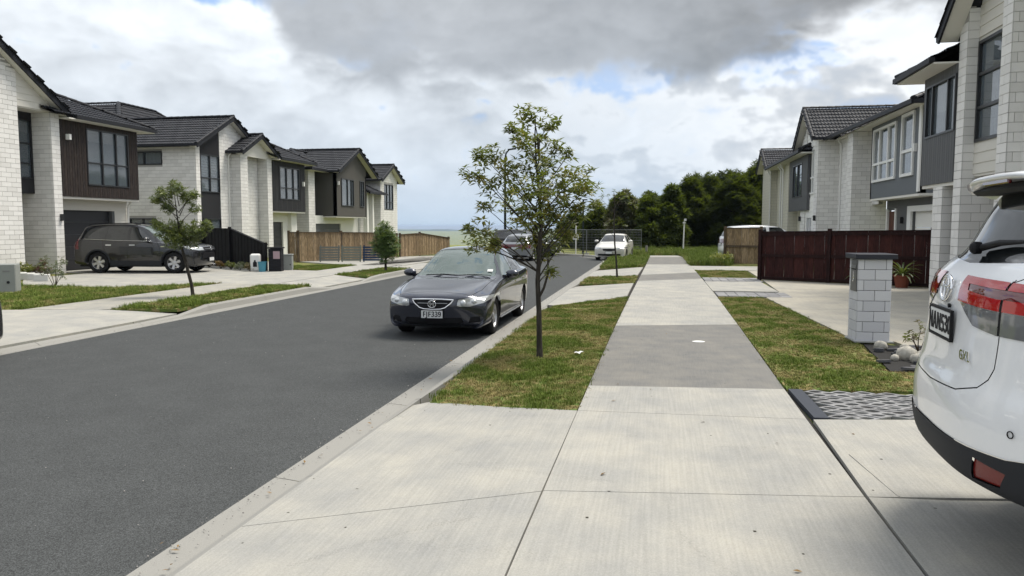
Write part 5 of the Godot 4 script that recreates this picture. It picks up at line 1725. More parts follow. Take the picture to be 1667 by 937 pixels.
# near black wagon on the driveway opposite
func suv_black():
	var c := place_car("parked_car", Vector3(-16.1, 0.15, -25.35), 82, "near black four wheel drive wagon on the driveway before the garage", "parked cars")
	c.root.basis = c.root.basis.scaled(Vector3.ONE * 1.03)
	c.len = 4.65
	car_shell(c, suv_stations(4.65, .925, 1.73, 0.0), 0.085, 0.34, 0.22)
	var paint: Material = mats.paint_black
	var fx := 0.93; var rx := 3.62; var r := .365
	cut(c, "side", arch_poly(fx, r, .42), side_ok); cut(c, "side", arch_poly(rx, r, .42), side_ok)
	var ws := cut(c, "front", P2([[-0.1, 1.15], [0.70, 1.12], [0.76, 1.14], [0.615, 1.58], [0.4, 1.625], [-0.1, 1.64]]), func(p, n): return p.x > 1.1 and p.x < 2.5 and n.x < -0.2)
	part(c.root, "windscreen", tri_mesh(ws, 0, -0.004), mats.screen_glass)
	for w in [[[1.66, 1.12], [2.50, 1.135], [2.50, 1.60], [2.30, 1.60], [2.05, 1.50]], [[2.60, 1.135], [3.36, 1.155], [3.32, 1.60], [2.58, 1.61]], [[3.45, 1.16], [4.22, 1.23], [4.10, 1.45], [3.95, 1.56], [3.42, 1.60]]]:
		var sw := cut(c, "side", P2(w), side_ok)
		for sd in [1, -1]:
			part(c.root, "side_window", tri_mesh(sw, sd, -0.004), mats.dark_glass)
	var rg := cut(c, "front", P2([[-0.1, 1.22], [0.66, 1.22], [0.58, 1.56], [-0.1, 1.58]]), func(p, n): return p.x > 3.9 and n.x > 0.2)
	part(c.root, "rear_window", tri_mesh(rg, 0, -0.004), mats.dark_glass)
	var hl := cut(c, "front", P2([[0.42, .80], [0.62, .79], [0.88, .84], [0.88, .94], [0.70, .93], [0.44, .90]]), front_ok)
	for sd in [1, -1]:
		part(c.root, "headlamp", tri_mesh(hl, sd, 0.002), mats.lamp_clear)
	var g1 := cut(c, "front", P2([[-0.02, .76], [0.36, .77], [0.39, .90], [-0.02, .905]]), front_ok)
	part(c.root, "grille", tri_mesh(g1, 0, -0.012), mats.trim_black)
	var g2 := cut(c, "front", P2([[-0.02, .50], [0.42, .51], [0.50, .58], [0.42, .73], [-0.02, .735]]), front_ok)
	part(c.root, "grille", tri_mesh(g2, 0, -0.012), mats.trim_black)
	for y in [.56, .62, .68, .83]:
		part(c.root, "grille_slat", tube([Vector3(0.06, y, -.36), Vector3(0.0, y, 0), Vector3(0.06, y, .36)], [.012, .012, .012], 6), mats.paint_silver if y == .83 else mats.trim_black)
	part(c.root, "badge", ring_mesh(.05, .05, .008), mats.chrome, Vector3(-0.01, .83, 0), Basis(Vector3.UP, -PI / 2))
	var tl := cut(c, "side", P2([[4.30, .82], [4.62, .85], [4.55, 1.25], [4.30, 1.18]]), any_ok)
	for sd in [1, -1]:
		part(c.root, "tail_lamp", tri_mesh(tl, sd, 0.003), mats.lamp_red_deep)
	# grey plastic round the arches and along the sills
	var sl := cut(c, "side", P2([[1.3, .2], [3.25, .2], [3.25, .44], [1.3, .44]]), side_ok)
	part(c.root, "sill_cladding", tri_mesh(sl, 0, 0.006), mats.cladding_plastic)
	for ax in [fx, rx]:
		for sd in [1.0, -1.0]:
			var pp := []; var pr := []
			for k in 15:
				var a := PI * k / 14.0
				pp.append(Vector3(ax + cos(a) * .44, r + sin(a) * .44, sd * .905)); pr.append(.035)
			part(c.root, "arch_flare", tube(pp, pr, 6), mats.cladding_plastic)
	seams(c, "side", [[[1.42, .44], [1.40, .9], [1.5, 1.06]], [[2.55, .44], [2.55, 1.12]], [[3.22, .6], [3.40, .9], [3.42, 1.14]]], side_ok, 0.009)
	for sd in [1.0, -1.0]:
		for hx in [2.36, 3.2]:
			bx(c.root, "door_handle", mats.chrome, Vector3(hx, .98, sd * .928), Vector3(.20, .035, .03))
		part(c.root, "belt_trim", tube([Vector3(1.66, 1.115, sd * .90), Vector3(2.9, 1.135, sd * .90), Vector3(4.1, 1.185, sd * .885)], [.008, .008, .008], 5), mats.chrome)
		part(c.root, "roof_rail", tube([Vector3(2.2, 1.68, sd * .60), Vector3(2.5, 1.735, sd * .60), Vector3(3.8, 1.73, sd * .595), Vector3(4.05, 1.68, sd * .59)], [.012, .016, .016, .012], 6), mats.trim_black)
		bx(c.root, "side_vent", mats.chrome, Vector3(1.28, .93, sd * .925), Vector3(.14, .03, .02))
	part(c.root, "body", tri_mesh(c.tris), paint)
	mirrors(c, 1.80, 1.18, 1.02, mats.paint_black, 1.15)
	for sd in [1.0, -1.0]:
		bx(c.root, "mirror_trim", mats.chrome, Vector3(1.79, 1.125, sd * 1.02), Vector3(.13, .03, .22))
	plate(c, Vector3(-0.02, .47, 0), -PI / 2, "", 0.09)
	for w in [fx, rx]:
		arch_liner(c, w, r, .415, .55, .88)
		for sd in [1.0, -1.0]:
			wheel(c, w, sd * .80, r, 6)
	car_floor(c, .75, .35, 4.35, .22)
	box2(c.root, "dashboard", mats.cabin, Vector3(1.40, .75, -.72), Vector3(1.85, 1.09, .72))
	for sd in [-.38, .38]:
		part(c.root, "seat", bevel_box(Vector3(.16, .7, .48), .05), mats.cabin, Vector3(2.65, 1.0, sd), Basis(Vector3.BACK, -0.2))
	# folded silver sun shade behind the screen
	part(c.root, "sun_shade", bevel_box(Vector3(.02, .45, 1.15), .008), mats.lamp_clear, Vector3(1.86, 1.32, 0), Basis(Vector3.BACK, -0.95))

# white wagon reversed out of the near driveway, only its tail in view
func suv_white():
	var c := place_car("parked_car", Vector3(6.50, 0.32, -3.86), 95, "white wagon on the near driveway showing its tail lamps and number plate", "parked cars")
	c.root.basis = c.root.basis.scaled(Vector3.ONE * 1.06)
	c.len = 4.88
	var S := suv_stations(4.88, .965, 1.73, 0.0)
	# its own tail: raked glass under a spoiler, broad shoulders, tucked bumper
	S = S.slice(0, 14)
	S.append_array([[4.02, .22, 1.16, 1.70, .962, .655], [4.34, .23, 1.20, 1.665, .955, .645], [4.45, .24, 1.205, 1.56, .95, .655], [4.575, .25, 1.205, 1.33, .94, .70], [4.66, .25, 1.18, 1.255, .935, .74], [4.735, .25, 1.08, 1.15, .93, .74], [4.755, .25, .90, .95, .925, .72], [4.775, .25, .76, .79, .93, .73], [4.80, .25, .68, .70, .94, .75], [4.815, .25, .58, .595, .94, .76], [4.81, .26, .44, .45, .93, .74], [4.76, .27, .32, .325, .90, .68], [4.60, .28, .29, .295, .80, .6]])
	car_shell(c, S, 0.085, 0.34, 0.36, 7, 5, 3.0)
	var paint: Material = mats.paint_white
	var rx := 3.78; var r := .375
	var full := c.tris.duplicate()
	cut(c, "side", arch_poly(0.95, r, .43), side_ok); cut(c, "side", arch_poly(rx, r, .43), side_ok)
	var rear_ok := func(p, n): return p.x > 4.0 and n.x > 0.02
	var rg := cut(c, "front", P2([[-0.02, 1.262], [0.30, 1.275], [0.50, 1.285], [0.76, 1.28], [0.80, 1.325], [0.72, 1.50], [0.66, 1.615], [-0.02, 1.635]]), rear_ok)
	part(c.root, "rear_window", tri_mesh(rg, 0, -0.004), mats.dark_glass)
	for w in [[[1.72, 1.13], [2.60, 1.145], [2.60, 1.60], [2.38, 1.60], [2.14, 1.50]], [[2.70, 1.145], [3.50, 1.165], [3.48, 1.60], [2.68, 1.61]], [[3.60, 1.17], [4.32, 1.27], [4.18, 1.48], [4.05, 1.56], [3.58, 1.60]]]:
		var sw := cut(c, "side", P2(w), side_ok)
		for sd in [1, -1]:
			part(c.root, "side_window", tri_mesh(sw, sd, -0.004), mats.dark_glass)
	var ws := cut(c, "front", P2([[-0.1, 1.16], [0.72, 1.13], [0.79, 1.15], [0.64, 1.58], [0.42, 1.625], [-0.1, 1.64]]), func(p, n): return p.x > 1.1 and p.x < 2.6 and n.x < -0.2)
	part(c.root, "windscreen", tri_mesh(ws, 0, -0.004), mats.screen_glass)
	# tail lamps: red upper band, clear wedge below
	var deep := cut(c, "front", P2([[0.26, 1.178], [0.50, 1.172], [0.99, 1.16], [0.99, 1.125], [0.52, 1.132], [0.28, 1.15]]), rear_ok)
	var gapl := cut(c, "front", P2([[0.553, 1.21], [0.567, 1.21], [0.572, .98], [0.558, .98]]), rear_ok)
	part(c.root, "lamp_gap", tri_mesh(gapl, 0, 0.002), mats.seam)
	for sd in [1, -1]:
		part(c.root, "lamp_insert", tri_mesh(deep, sd, 0.003), mats.lamp_red_deep)
	var red := cut(c, "front", P2([[0.17, 1.21], [0.50, 1.205], [0.99, 1.19], [0.99, 1.075], [0.50, 1.083], [0.19, 1.095]]), rear_ok)
	var sp := [[], []]
	for sd in [1, -1]:
		var lamp := part(c.root, "tail_lamp", tri_mesh(red, sd, 0.006), mats.lamp_red)
		lamp.set_meta("label", "red band of the tail lamp")
	var ins := part(c.root, "lamp_insert", tri_mesh(cut(c, "front", P2([[0.165, 1.2105], [0.169, 1.2105], [0.19, 1.096], [0.185, 1.096]]), rear_ok), 0, 0.004), mats.seam)
	var cl := cut(c, "front", P2([[0.22, 1.091], [0.50, 1.080], [0.99, 1.071], [0.99, 0.975], [0.55, 0.98], [0.38, 1.0]]), rear_ok)
	for sd in [1, -1]:
		var lamp2 := part(c.root, "reversing_lamp", tri_mesh(cl, sd, 0.004), mats.lamp_grey)
		lamp2.set_meta("label", "clear wedge under the red lamp band")
	# lower dark bumper with red reflectors
	var rf := cut(c, "front", P2([[0.50, .35], [0.66, .36], [0.70, .43], [0.54, .45]]), rear_ok)
	for sd in [1, -1]:
		part(c.root, "reflector", tri_mesh(rf, sd, -0.004), mats.reflector_red)
	var bp := cut(c, "front", P2([[-0.02, .20], [1.0, .20], [1.0, .62], [0.93, .56], [0.86, .52], [0.70, .49], [0.50, .485], [-0.02, .49]]), rear_ok)
	part(c.root, "bumper_cladding", tri_mesh(bp, 0, 0.006), mats.cladding_plastic)
	# tailgate outline
	seams(c, "front", [[[0.56, 1.215], [0.57, .90], [0.57, .84], [0.55, .79], [0.50, .745], [0.35, .705], [0.0, .69]], [[0.735, 1.31], [0.66, 1.26], [0.57, 1.21]]], rear_ok, 0.006)
	seams(c, "side", [[[1.48, .44], [1.46, .9], [1.56, 1.06]], [[2.65, .44], [2.65, 1.12]], [[4.10, .84], [4.55, .84]]], side_ok, 0.009)
	part(c.root, "body", tri_mesh(c.tris), paint)
	# roof spoiler standing off the glass
	var st := st_new(); st.set_smooth_group(0)
	var n := 16
	var up := []; var lo := []
	for k in n + 1:
		var z := lerpf(-0.66, 0.66, float(k) / n)
		var q := pow(absf(z) / 0.66, 3.0)
		up.append([Vector3(4.10, 1.722 - 0.05 * q - 0.02 * (z * z), z), Vector3(4.34, 1.715 - 0.055 * q - 0.02 * z * z, z), Vector3(4.58 - 0.12 * q, 1.685 - 0.05 * q, z), Vector3(4.60 - 0.12 * q, 1.668 - 0.05 * q, z), Vector3(4.56 - 0.12 * q, 1.655 - 0.05 * q, z), Vector3(4.36, 1.645 - 0.06 * q, z)])
	for k in n:
		for e in 5:
			quad(st, up[k][e], up[k + 1][e], up[k + 1][e + 1], up[k][e + 1])
	part(c.root, "spoiler", done(st), paint)
	part(c.root, "brake_light", bevel_box(Vector3(.02, .025, .36), .006), mats.lamp_red_deep, Vector3(4.555, 1.65, 0))
	part(c.root, "spoiler_underside", bevel_box(Vector3(.14, .05, 1.16), .02), mats.trim_black, Vector3(4.43, 1.628, 0))
	# wiper
	var wp2 := part(c.root, "rear_wiper", tube([Vector3(4.60, 1.335, .03), Vector3(4.585, 1.365, -.20), Vector3(4.565, 1.375, -.44)], [.018, .016, .009], 6), mats.trim_black)
	part(wp2, "wiper_pivot", lathe_z([[.03, 0], [.032, .03], [.02, .045], [.001, .05]], 14), mats.trim_black, Vector3(4.60, 1.335, .03), Basis(Vector3.UP, PI / 2))
	# badge of three joined ovals, handle, model letters
	var bd := part(c.root, "badge", ring_mesh(.085, .062, .008), mats.chrome, Vector3(rear_x(full, .01, 1.14) + .012, 1.14, 0), Basis(Vector3.UP, PI / 2) * Basis(Vector3.RIGHT, -0.12))
	part(bd, "badge_oval", ring_mesh(.026, .052, .006), mats.chrome); part(bd, "badge_oval", ring_mesh(.066, .022, .006), mats.chrome, Vector3(0, .03, 0))
	part(c.root, "camera_lens", lathe_z([[.010, 0], [.011, .01], [.001, .012]], 12), mats.trim_black, Vector3(rear_x(full, .085, 1.06) + .002, 1.06, -.085), Basis(Vector3.UP, PI / 2))
	plate(c, Vector3(rear_x(full, .01, .97) + .014, 0.97, 0.0), PI / 2, "NAN530", 0.1)
	part(c.root, "model_lettering", text_mesh("GXL", .045, .004), mats.chrome, Vector3(rear_x(full, .36, .86) + .004, .86, -.36), Basis(Vector3.UP, PI / 2 + 0.10))
	part(c.root, "parking_sensor", ring_mesh(.014, .014, .0025, 16), mats.trim_black, Vector3(rear_x(full, .72, .60) + .003, .60, -.72), Basis(Vector3.UP, PI / 2 + 0.5))
	mirrors(c, 1.86, 1.18, 1.05, paint, 1.15)
	for w in [0.95, rx]:
		arch_liner(c, w, r, .425, .58, .91)
		for sd in [1.0, -1.0]:
			wheel(c, w, sd * .83, r, 5)
	car_floor(c, .66, .4, 4.3, .30)

# the small ones far off
func small_cars():
	# cream hatchback facing the camera
	var H := [[0.10, .20, .21, .22, .62, .45], [0.02, .19, .40, .43, .74, .55], [0.0, .19, .55, .60, .78, .58], [0.06, .19, .66, .72, .80, .60], [0.40, .19, .74, .83, .83, .63], [0.9, .19, .82, .93, .84, .66], [1.15, .19, .86, .97, .84, .67], [1.5, .19, .89, 1.20, .84, .62], [1.9, .19, .90, 1.39, .84, .56], [2.4, .19, .92, 1.42, .84, .55], [3.0, .19, .94, 1.38, .83, .55], [3.4, .20, .95, 1.28, .82, .56], [3.7, .24, .92, 1.05, .80, .58], [3.82, .28, .70, .76, .77, .55], [3.78, .30, .31, .32, .68, .45]]
	small_car(Vector3(-2.5, 0.0, -40.3), 186, H, 3.82, mats.paint_cream, "pale cream hatchback parked facing down the street by bare sapling", .80, 2.95)
	small_car(Vector3(-7.0, 0.0, -42.3), 3, H, 3.82, mats.paint_silver, "silver hatchback at the bend, partly hidden by the street tree", .80, 2.95)
	small_car(Vector3(-5.9, 0.0, -45.4), 112, suv_stations(4.5, .91, 1.66, 0), 4.5, mats.paint_black, "dark wagon standing at the bend behind the saloon", .9, 3.5)
	small_car(Vector3(7.5, 0.15, -37.9), 78, suv_stations(4.7, .93, 1.74, 0), 4.7, mats.paint_white, "white wagon parked behind the short timber fence", .93, 3.65)
	# only its bumper corner reaches into the frame
	small_car(Vector3(-9.98, 0.0, -9.42), 0, suv_stations(4.6, .92, 1.70, 0), 4.6, mats.paint_black, "black wagon at the opposite kerb of which one corner shows", .92, 3.6)

func small_car(at: Vector3, heading: float, S: Array, L: float, paint: Material, label: String, fx: float, rx: float):
	var c := place_car("parked_car", at, heading, label, "parked cars")
	c.len = L
	car_shell(c, S, 0.08, 0.30, 0.22, 4, 3)
	var H := 0.0; var sh := 0.0
	for s in S:
		H = maxf(H, s[3]); sh = maxf(sh, s[2])
	var r := .30 if H < 1.5 else .35
	cut(c, "side", arch_poly(fx, r, r + .05), side_ok); cut(c, "side", arch_poly(rx, r, r + .05), side_ok)
	var w := 0.55 if H < 1.5 else 0.62
	var ws := cut(c, "front", P2([[-0.1, sh + .04], [w + .10, sh + .02], [w - .02, H - .10], [-0.1, H - .06]]), func(p, n): return p.x < L * 0.55 and p.x > 0.9 and n.x < -0.2)
	part(c.root, "windscreen", tri_mesh(ws, 0, -0.004), mats.dark_glass)
	var rg := cut(c, "front", P2([[-0.1, sh + .05], [w, sh + .05], [w - .06, H - .12], [-0.1, H - .09]]), func(p, n): return p.x > L * 0.6 and n.x > 0.2)
	part(c.root, "rear_window", tri_mesh(rg, 0, -0.004), mats.dark_glass)
	for q in [[L * .37, L * .57], [L * .59, L * .76]]:
		var sw := cut(c, "side", P2([[q[0], sh + .02], [q[1], sh + .04], [q[1] - .04, H - .11], [q[0] + (.34 if q[0] < L * .4 else 0.02), H - .11]]), side_ok)
		for sd in [1, -1]:
			part(c.root, "side_window", tri_mesh(sw, sd, -0.004), mats.dark_glass)
	var y := H * 0.44
	var hl := cut(c, "front", P2([[.42, y - .02], [.85, y + .04], [.85, y + .10], [.45, y + .08]]), front_ok)
	for sd in [1, -1]:
		part(c.root, "headlamp", tri_mesh(hl, sd, 0.0), mats.lamp_smoked)
	var gr := cut(c, "front", P2([[-.02, y - .12], [.30, y - .10], [.34, y], [-.02, y + .01]]), front_ok)
	part(c.root, "grille", tri_mesh(gr, 0, -0.01), mats.trim_black)
	var it := cut(c, "front", P2([[-.02, .24], [.60, .26], [.60, .36], [-.02, .36]]), front_ok)
	part(c.root, "lower_intake", tri_mesh(it, 0, -0.01), mats.trim_black)
	var tl := cut(c, "side", P2([[L - .30, sh - .28], [L + .1, sh - .28], [L + .1, sh - .06], [L - .22, sh - .06]]), any_ok)
	for sd in [1, -1]:
		part(c.root, "tail_lamp", tri_mesh(tl, sd, 0.0), mats.lamp_red_deep)
	seams(c, "side", [[[L * .33, .3], [L * .33, sh]], [[L * .58, .3], [L * .58, sh]]], side_ok, 0.010)
	part(c.root, "body", tri_mesh(c.tris), paint)
	mirrors(c, L * .40, sh + .06, S[8][4] + .09, paint, 0.95)
	plate(c, Vector3(-.015, H * .30, 0), -PI / 2, "", .09)
	plate(c, Vector3(L + .004, H * .48, 0), PI / 2, "", .09)
	for x in [fx, rx]:
		arch_liner(c, x, r, r + .047, .5, .80)
		for sd in [1.0, -1.0]:
			wheel(c, x, sd * (S[8][4] - .11), r, 6)
	car_floor(c, .65, .35, L - .3, .2)

# ---------------------------------------------------------------- fences
# upright boards between two points; heights may differ along the way
func board_fence(nm: String, pts: Array, hs: Array, bw: float, gap: float, ms: Array, pm: Material, label: String, o := {}):
	var a0: Vector2 = pts[0]
	var root := thing(nm, Vector3(a0.x, o.get("y", 0.12), a0.y), 0.0, label, "fence", "")
	var r := RandomNumberGenerator.new(); r.seed = hash(label)
	var face: float = o.get("face", 1.0)
	for i in pts.size() - 1:
		var a: Vector2 = pts[i] - a0; var b: Vector2 = pts[i + 1] - a0
		var l := a.distance_to(b); var d := (b - a) / l
		var turn := atan2(-d.y, d.x)
		var bs := Basis(Vector3.UP, turn)
		var out := Vector3(-d.y, 0, d.x) * face
		var n := int(round(l / (bw + gap)))
		for k in n:
			var t := (k + 0.5) / n
			var h: float = lerpf(hs[i], hs[i + 1], t) + r.randf_range(-0.008, 0.008)
			var p := a.lerp(b, t)
			var lap := out * (0.012 if k % 2 == 0 else 0.0)
			bx(root, "board", ms[r.randi() % ms.size()], Vector3(p.x, h * 0.5 + 0.02, p.y) + lap, Vector3(l / n - gap, h - 0.04, 0.019), bs * Basis(Vector3.BACK, r.randf_range(-0.004, 0.004)))
		for e in o.get("rails", [0.15, 0.85]):
			var pa := Vector3(a.x, hs[i] * e, a.y) + out * 0.045; var pb := Vector3(b.x, hs[i + 1] * e, b.y) + out * 0.045
			bar_between(root, "rail", pm, pa, pb, 0.045, 0.09)
		if o.get("cap", true):
			bar_between(root, "capping", pm, Vector3(a.x, hs[i] + 0.0, a.y), Vector3(b.x, hs[i + 1] + 0.0, b.y), 0.11, 0.035)
	for i in pts.size():
		var p: Vector2 = pts[i] - a0
		var d2: Vector2 = (pts[mini(i + 1, pts.size() - 1)] - pts[maxi(i - 1, 0)]).normalized()
		bx(root, "post", pm, Vector3(p.x, hs[i] * 0.5 + 0.04, p.y) + Vector3(-d2.y, 0, d2.x) * face * 0.05, Vector3(0.10, hs[i] + 0.08, 0.10), Basis(Vector3.UP, atan2(-d2.y, d2.x)))
	return root

func build_fences():
	var bm := [mat("stained_a", Color(0.066, 0.021, 0.018), 0.7, "wood", 1.2), mat("stained_b", Color(0.078, 0.025, 0.021), 0.7, "wood", 1.3), mat("stained_c", Color(0.056, 0.019, 0.017), 0.7, "wood", 1.1)]
	var bp := mat("stained_post", Color(0.034, 0.014, 0.013), 0.7, "wood", 1.2)
	board_fence("board_fence", [Vector2(3.22, -25.05), Vector2(5.05, -23.98), Vector2(7.42, -22.6)], [1.53, 1.56, 1.60], 0.15, 0.004, bm, bp, "dark red brown stained board fence beside the neighbouring driveway", {rails = [0.06, 0.52, 0.95], face = 1.0})
	var tm := [mat("timber_a", Color(0.42, 0.305, 0.18), 0.85, "wood", 1.0), mat("timber_b", Color(0.37, 0.265, 0.155), 0.85, "wood", 1.1), mat("timber_c", Color(0.47, 0.345, 0.21), 0.85, "wood", 0.9), mat("timber_d", Color(0.33, 0.24, 0.145), 0.85, "wood", 1.2)]
	var tp := mat("timber_post", Color(0.16, 0.12, 0.08), 0.85, "wood", 1.2)
	board_fence("board_fence", [Vector2(3.05, -35.7), Vector2(4.5, -34.85)], [1.62, 1.62], 0.15, 0.006, tm, tp, "short weathered timber fence with a middle rail beside the brown fence", {rails = [0.50], face = 1.0})
	board_fence("board_fence", [Vector2(-17.05, -33.2), Vector2(-16.6, -33.3), Vector2(-15.3, -35.3), Vector2(-14.1, -37.3), Vector2(-13.85, -39.4)], [1.42, 1.42, 1.40, 1.36, 1.25], 0.15, 0.006, tm, tp, "long new timber board fence with slatted screens leaning on it", {rails = [0.2, 0.8], face = -1.0})
	board_fence("board_fence", [Vector2(-13.7, -39.5), Vector2(-13.25, -41.6), Vector2(-12.55, -45.2)], [1.25, 1.30, 0.98], 0.15, 0.006, tm, tp, "timber board fence falling towards the bend in the road", {rails = [0.2, 0.8], face = -1.0})
	var km := [mat("fence_black", Color(0.014, 0.014, 0.016), 0.6, "wood", 1.0), mat("fence_black_b", Color(0.018, 0.018, 0.020), 0.6, "wood", 1.0)]
	board_fence("board_fence", [Vector2(-20.9, -30.6), Vector2(-19.0, -29.4), Vector2(-17.0, -28.2), Vector2(-14.45, -26.4)], [1.60, 1.62, 1.60, 1.02], 0.14, 0.004, km, km[0], "black board fence dropping to the dark letterbox", {rails = [0.15], face = 1.0})
	var wm := [mat("fence_white", Color(0.62, 0.66, 0.70), 0.6), mat("fence_white_b", Color(0.58, 0.62, 0.67), 0.6)]
	board_fence("board_fence", [Vector2(-22.2, -17.6), Vector2(-19.6, -19.0)], [1.52, 1.46], 0.20, 0.01, wm, km[0], "pale blue white board fence with a black post behind grey cabinet", {rails = [0.1], face = 1.0})

# ---------------------------------------------------------------- street furniture
func build_furniture():
	letterbox_pillar()
	# distant mesh panels on the far side of the bend
	var steel := mat("galvanised", Color(0.20, 0.21, 0.21), 0.5, "", 1.0, {metal = 0.5})
	for i in 3:
		var a := Vector3(-6.2 + i * 1.75, -0.02, -49.5 + i * 0.4); var b := a + Vector3(1.72, 0, 0.4)
		var o := thing("mesh_panel", a, 0.0, "see-through steel mesh fence panel standing beyond the bend", "fence", "steel mesh panels")
		var d := b - a
		var st := st_new()
		add_tube(st, [Vector3(0, 0, 0), Vector3(0, 1.62, 0)], [.02, .02], 6); add_tube(st, [d, d + Vector3(0, 1.62, 0)], [.02, .02], 6)
		add_tube(st, [Vector3(0, 1.6, 0), d + Vector3(0, 1.6, 0)], [.02, .02], 6); add_tube(st, [Vector3(0, .1, 0), d + Vector3(0, .1, 0)], [.02, .02], 6)
		part(o, "frame", done(st), steel)
		var s2 := st_new()
		for k in range(1, 18):
			var p := d * (k / 18.0)
			add_tube(s2, [p + Vector3(0, .1, 0), p + Vector3(0, 1.6, 0)], [.004, .004], 4, false)
		for k in range(1, 9):
			add_tube(s2, [Vector3(0, .1 + k * .17, 0), d + Vector3(0, .1 + k * .17, 0)], [.005, .005], 4, false)
		part(o, "mesh", done(s2), steel)
		bx(o, "foot", mat("foot_concrete", Color(0.3, 0.3, 0.29), 0.9), Vector3(0, .05, 0), Vector3(.25, .12, .6))
	# lamps
	var dk := mat("lamp_green_black", Color(0.018, 0.024, 0.024), 0.5)
	var lp := thing("street_lamp", Vector3(-9.65, 0.0, -48.2), 0.0, "tall dark street lamp with a curved neck seen through the street tree", "street lamp")
	part(lp, "pole", tube([Vector3(0, 0, 0), Vector3(0, 1.2, 0), Vector3(0, 6.1, 0), Vector3(0.06, 6.45, 0), Vector3(0.25, 6.68, 0)], [.09, .085, .06, .05, .045], 10), dk)
	part(lp, "lamp_head", bevel_box(Vector3(.55, .09, .22), .03), dk, Vector3(.45, 6.72, 0), Basis(Vector3.BACK, 0.12))
	part(lp, "base_plate", bevel_box(Vector3(.3, .04, .3), .01), dk, Vector3(0, .02, 0))
	var l2 := thing("street_lamp", Vector3(-4.75, 0.0, -49.6), 0.0, "shorter dark lamp pole standing by the mesh panels", "street lamp")
	part(l2, "pole", tube([Vector3(0, 0, 0), Vector3(0, 1.0, 0), Vector3(0, 3.5, 0)], [.07, .06, .05], 10), dk)
	part(l2, "lamp_head", bevel_box(Vector3(.34, .08, .2), .02), dk, Vector3(.1, 3.52, 0))
	# small sign on a white post
	var wh := mat("post_white", Color(0.66, 0.66, 0.64), 0.6)
	var sg := thing("sign_post", Vector3(-4.9, 0.0, -46.6), 0.0, "small square notice on a white post by the mesh panels", "sign")
	part(sg, "post", tube([Vector3.ZERO, Vector3(0, 1.85, 0)], [.035, .035], 8), wh)
	part(sg, "board", bevel_box(Vector3(.36, .30, .02), .004), wh, Vector3(.0, 1.15, .045))
	bx(sg, "printed_panel", mat("print_grey", Color(0.10, 0.10, 0.11), 0.6), Vector3(.0, 1.13, .057), Vector3(.26, .12, .004))
	# white pole with a lantern at the end of the path
	var wp3 := thing("camera_pole", Vector3(1.60, 0.05, -48.6), 0.0, "thin white pole with small camera heads at the end of the path", "pole")
	part(wp3, "pole", tube([Vector3.ZERO, Vector3(.02, 1.0, 0), Vector3(.05, 2.05, 0)], [.045, .042, .04], 8), wh)
	bx(wp3, "camera_head", wh, Vector3(.03, 1.98, .05), Vector3(.16, .10, .16)); bx(wp3, "camera_head", wh, Vector3(.10, 2.16, .02), Vector3(.14, .14, .14))
	for b in [[Vector3(-0.62, 0.05, -46.2), .62, "grey timber bollard by the white pole"], [Vector3(2.3, 0.05, -46.5), .34, "short white peg leaning in the long grass"], [Vector3(3.5, 0.05, -46.0), .38, "short white peg upright in the long grass"]]:
		var o2 := thing("bollard", b[0], 0.0, b[2], "bollard")
		part(o2, "post", tube([Vector3.ZERO, Vector3(0, b[1] * .92, 0), Vector3(0, b[1], 0)], [.075, .07, .05] if b[1] > .5 else [.035, .035, .02], 8), wh if b[1] < .5 else mat("bollard_grey", Color(0.17, 0.165, 0.15), 0.8))
	# dark brick letterbox opposite, its notice, locker and bucket
	var cm := mat("charcoal_block", Color(0.020, 0.020, 0.023), 0.7, "fine", 1.5)
	var lb := thing("letterbox", Vector3(-14.0, 0.14, -26.25), 0.25, "dark block letterbox with a pinkish notice opposite", "letterbox")
	for i in 6:
		part(lb, "block", bevel_box(Vector3(.46, .138, .42), .006), cm, Vector3(0, .07 + i * .142, 0))
	part(lb, "cap", bevel_box(Vector3(.54, .05, .50), .008), cm, Vector3(0, .885, 0))
	bx(lb, "notice", mat("notice_pink", Color(0.34, 0.25, 0.27), 0.6), Vector3(.07, .62, .222), Vector3(.24, .28, .012))
	var lk := thing("gas_locker", Vector3(-14.75, 0.14, -26.1), 0.35, "white gas bottle locker beside the dark letterbox", "locker")
	part(lk, "cabinet", bevel_box(Vector3(.36, .66, .34), .05), wh, Vector3(0, .33, 0))
	var ink := mat("print_black", Color(0.02, 0.02, 0.022), 0.7)
	part(lk, "bottle_symbol", prism(P2([[-.07, .18], [.07, .18], [.07, .34], [.03, .38], [.03, .43], [-.03, .43], [-.03, .38], [-.07, .34]]), .171, .174), ink)
	var bk := thing("bucket", Vector3(-14.35, 0.14, -25.85), 0.0, "blue plastic tub at the foot of the dark letterbox", "bucket")
	part(bk, "tub", lathe_y([[.001, 0], [.12, 0], [.15, .36], [.165, .36], [.165, .38], [.14, .38], [.11, .02]]), mat("plastic_blue", Color(0.05, 0.22, 0.30), 0.4))
	var gm := mat("cabinet_grey", Color(0.30, 0.315, 0.30), 0.6, "fine", 1.0)
	var gc := thing("service_cabinet", Vector3(-13.95, 0.14, -27.1), 0.3, "small grey green service cabinet by the dark letterbox", "cabinet")
	part(gc, "case", bevel_box(Vector3(.34, .58, .30), .015), gm, Vector3(0, .29, 0)); part(gc, "lid", bevel_box(Vector3(.38, .04, .34), .01), gm, Vector3(0, .60, 0)); bx(gc, "lock", ink, Vector3(.1, .22, .153), Vector3(.03, .05, .01))
	var g2 := thing("service_cabinet", Vector3(-16.75, 0.12, -16.35), 0.55, "wide grey service cabinet on the lawn before the pale fence", "cabinet")
	part(g2, "case", bevel_box(Vector3(1.5, .76, .5), .02), gm, Vector3(0, .38, 0)); part(g2, "plinth", bevel_box(Vector3(1.54, .06, .54), .01), mat("foot_concrete", Color(0.3, 0.3, 0.29), 0.9), Vector3(0, .02, 0))
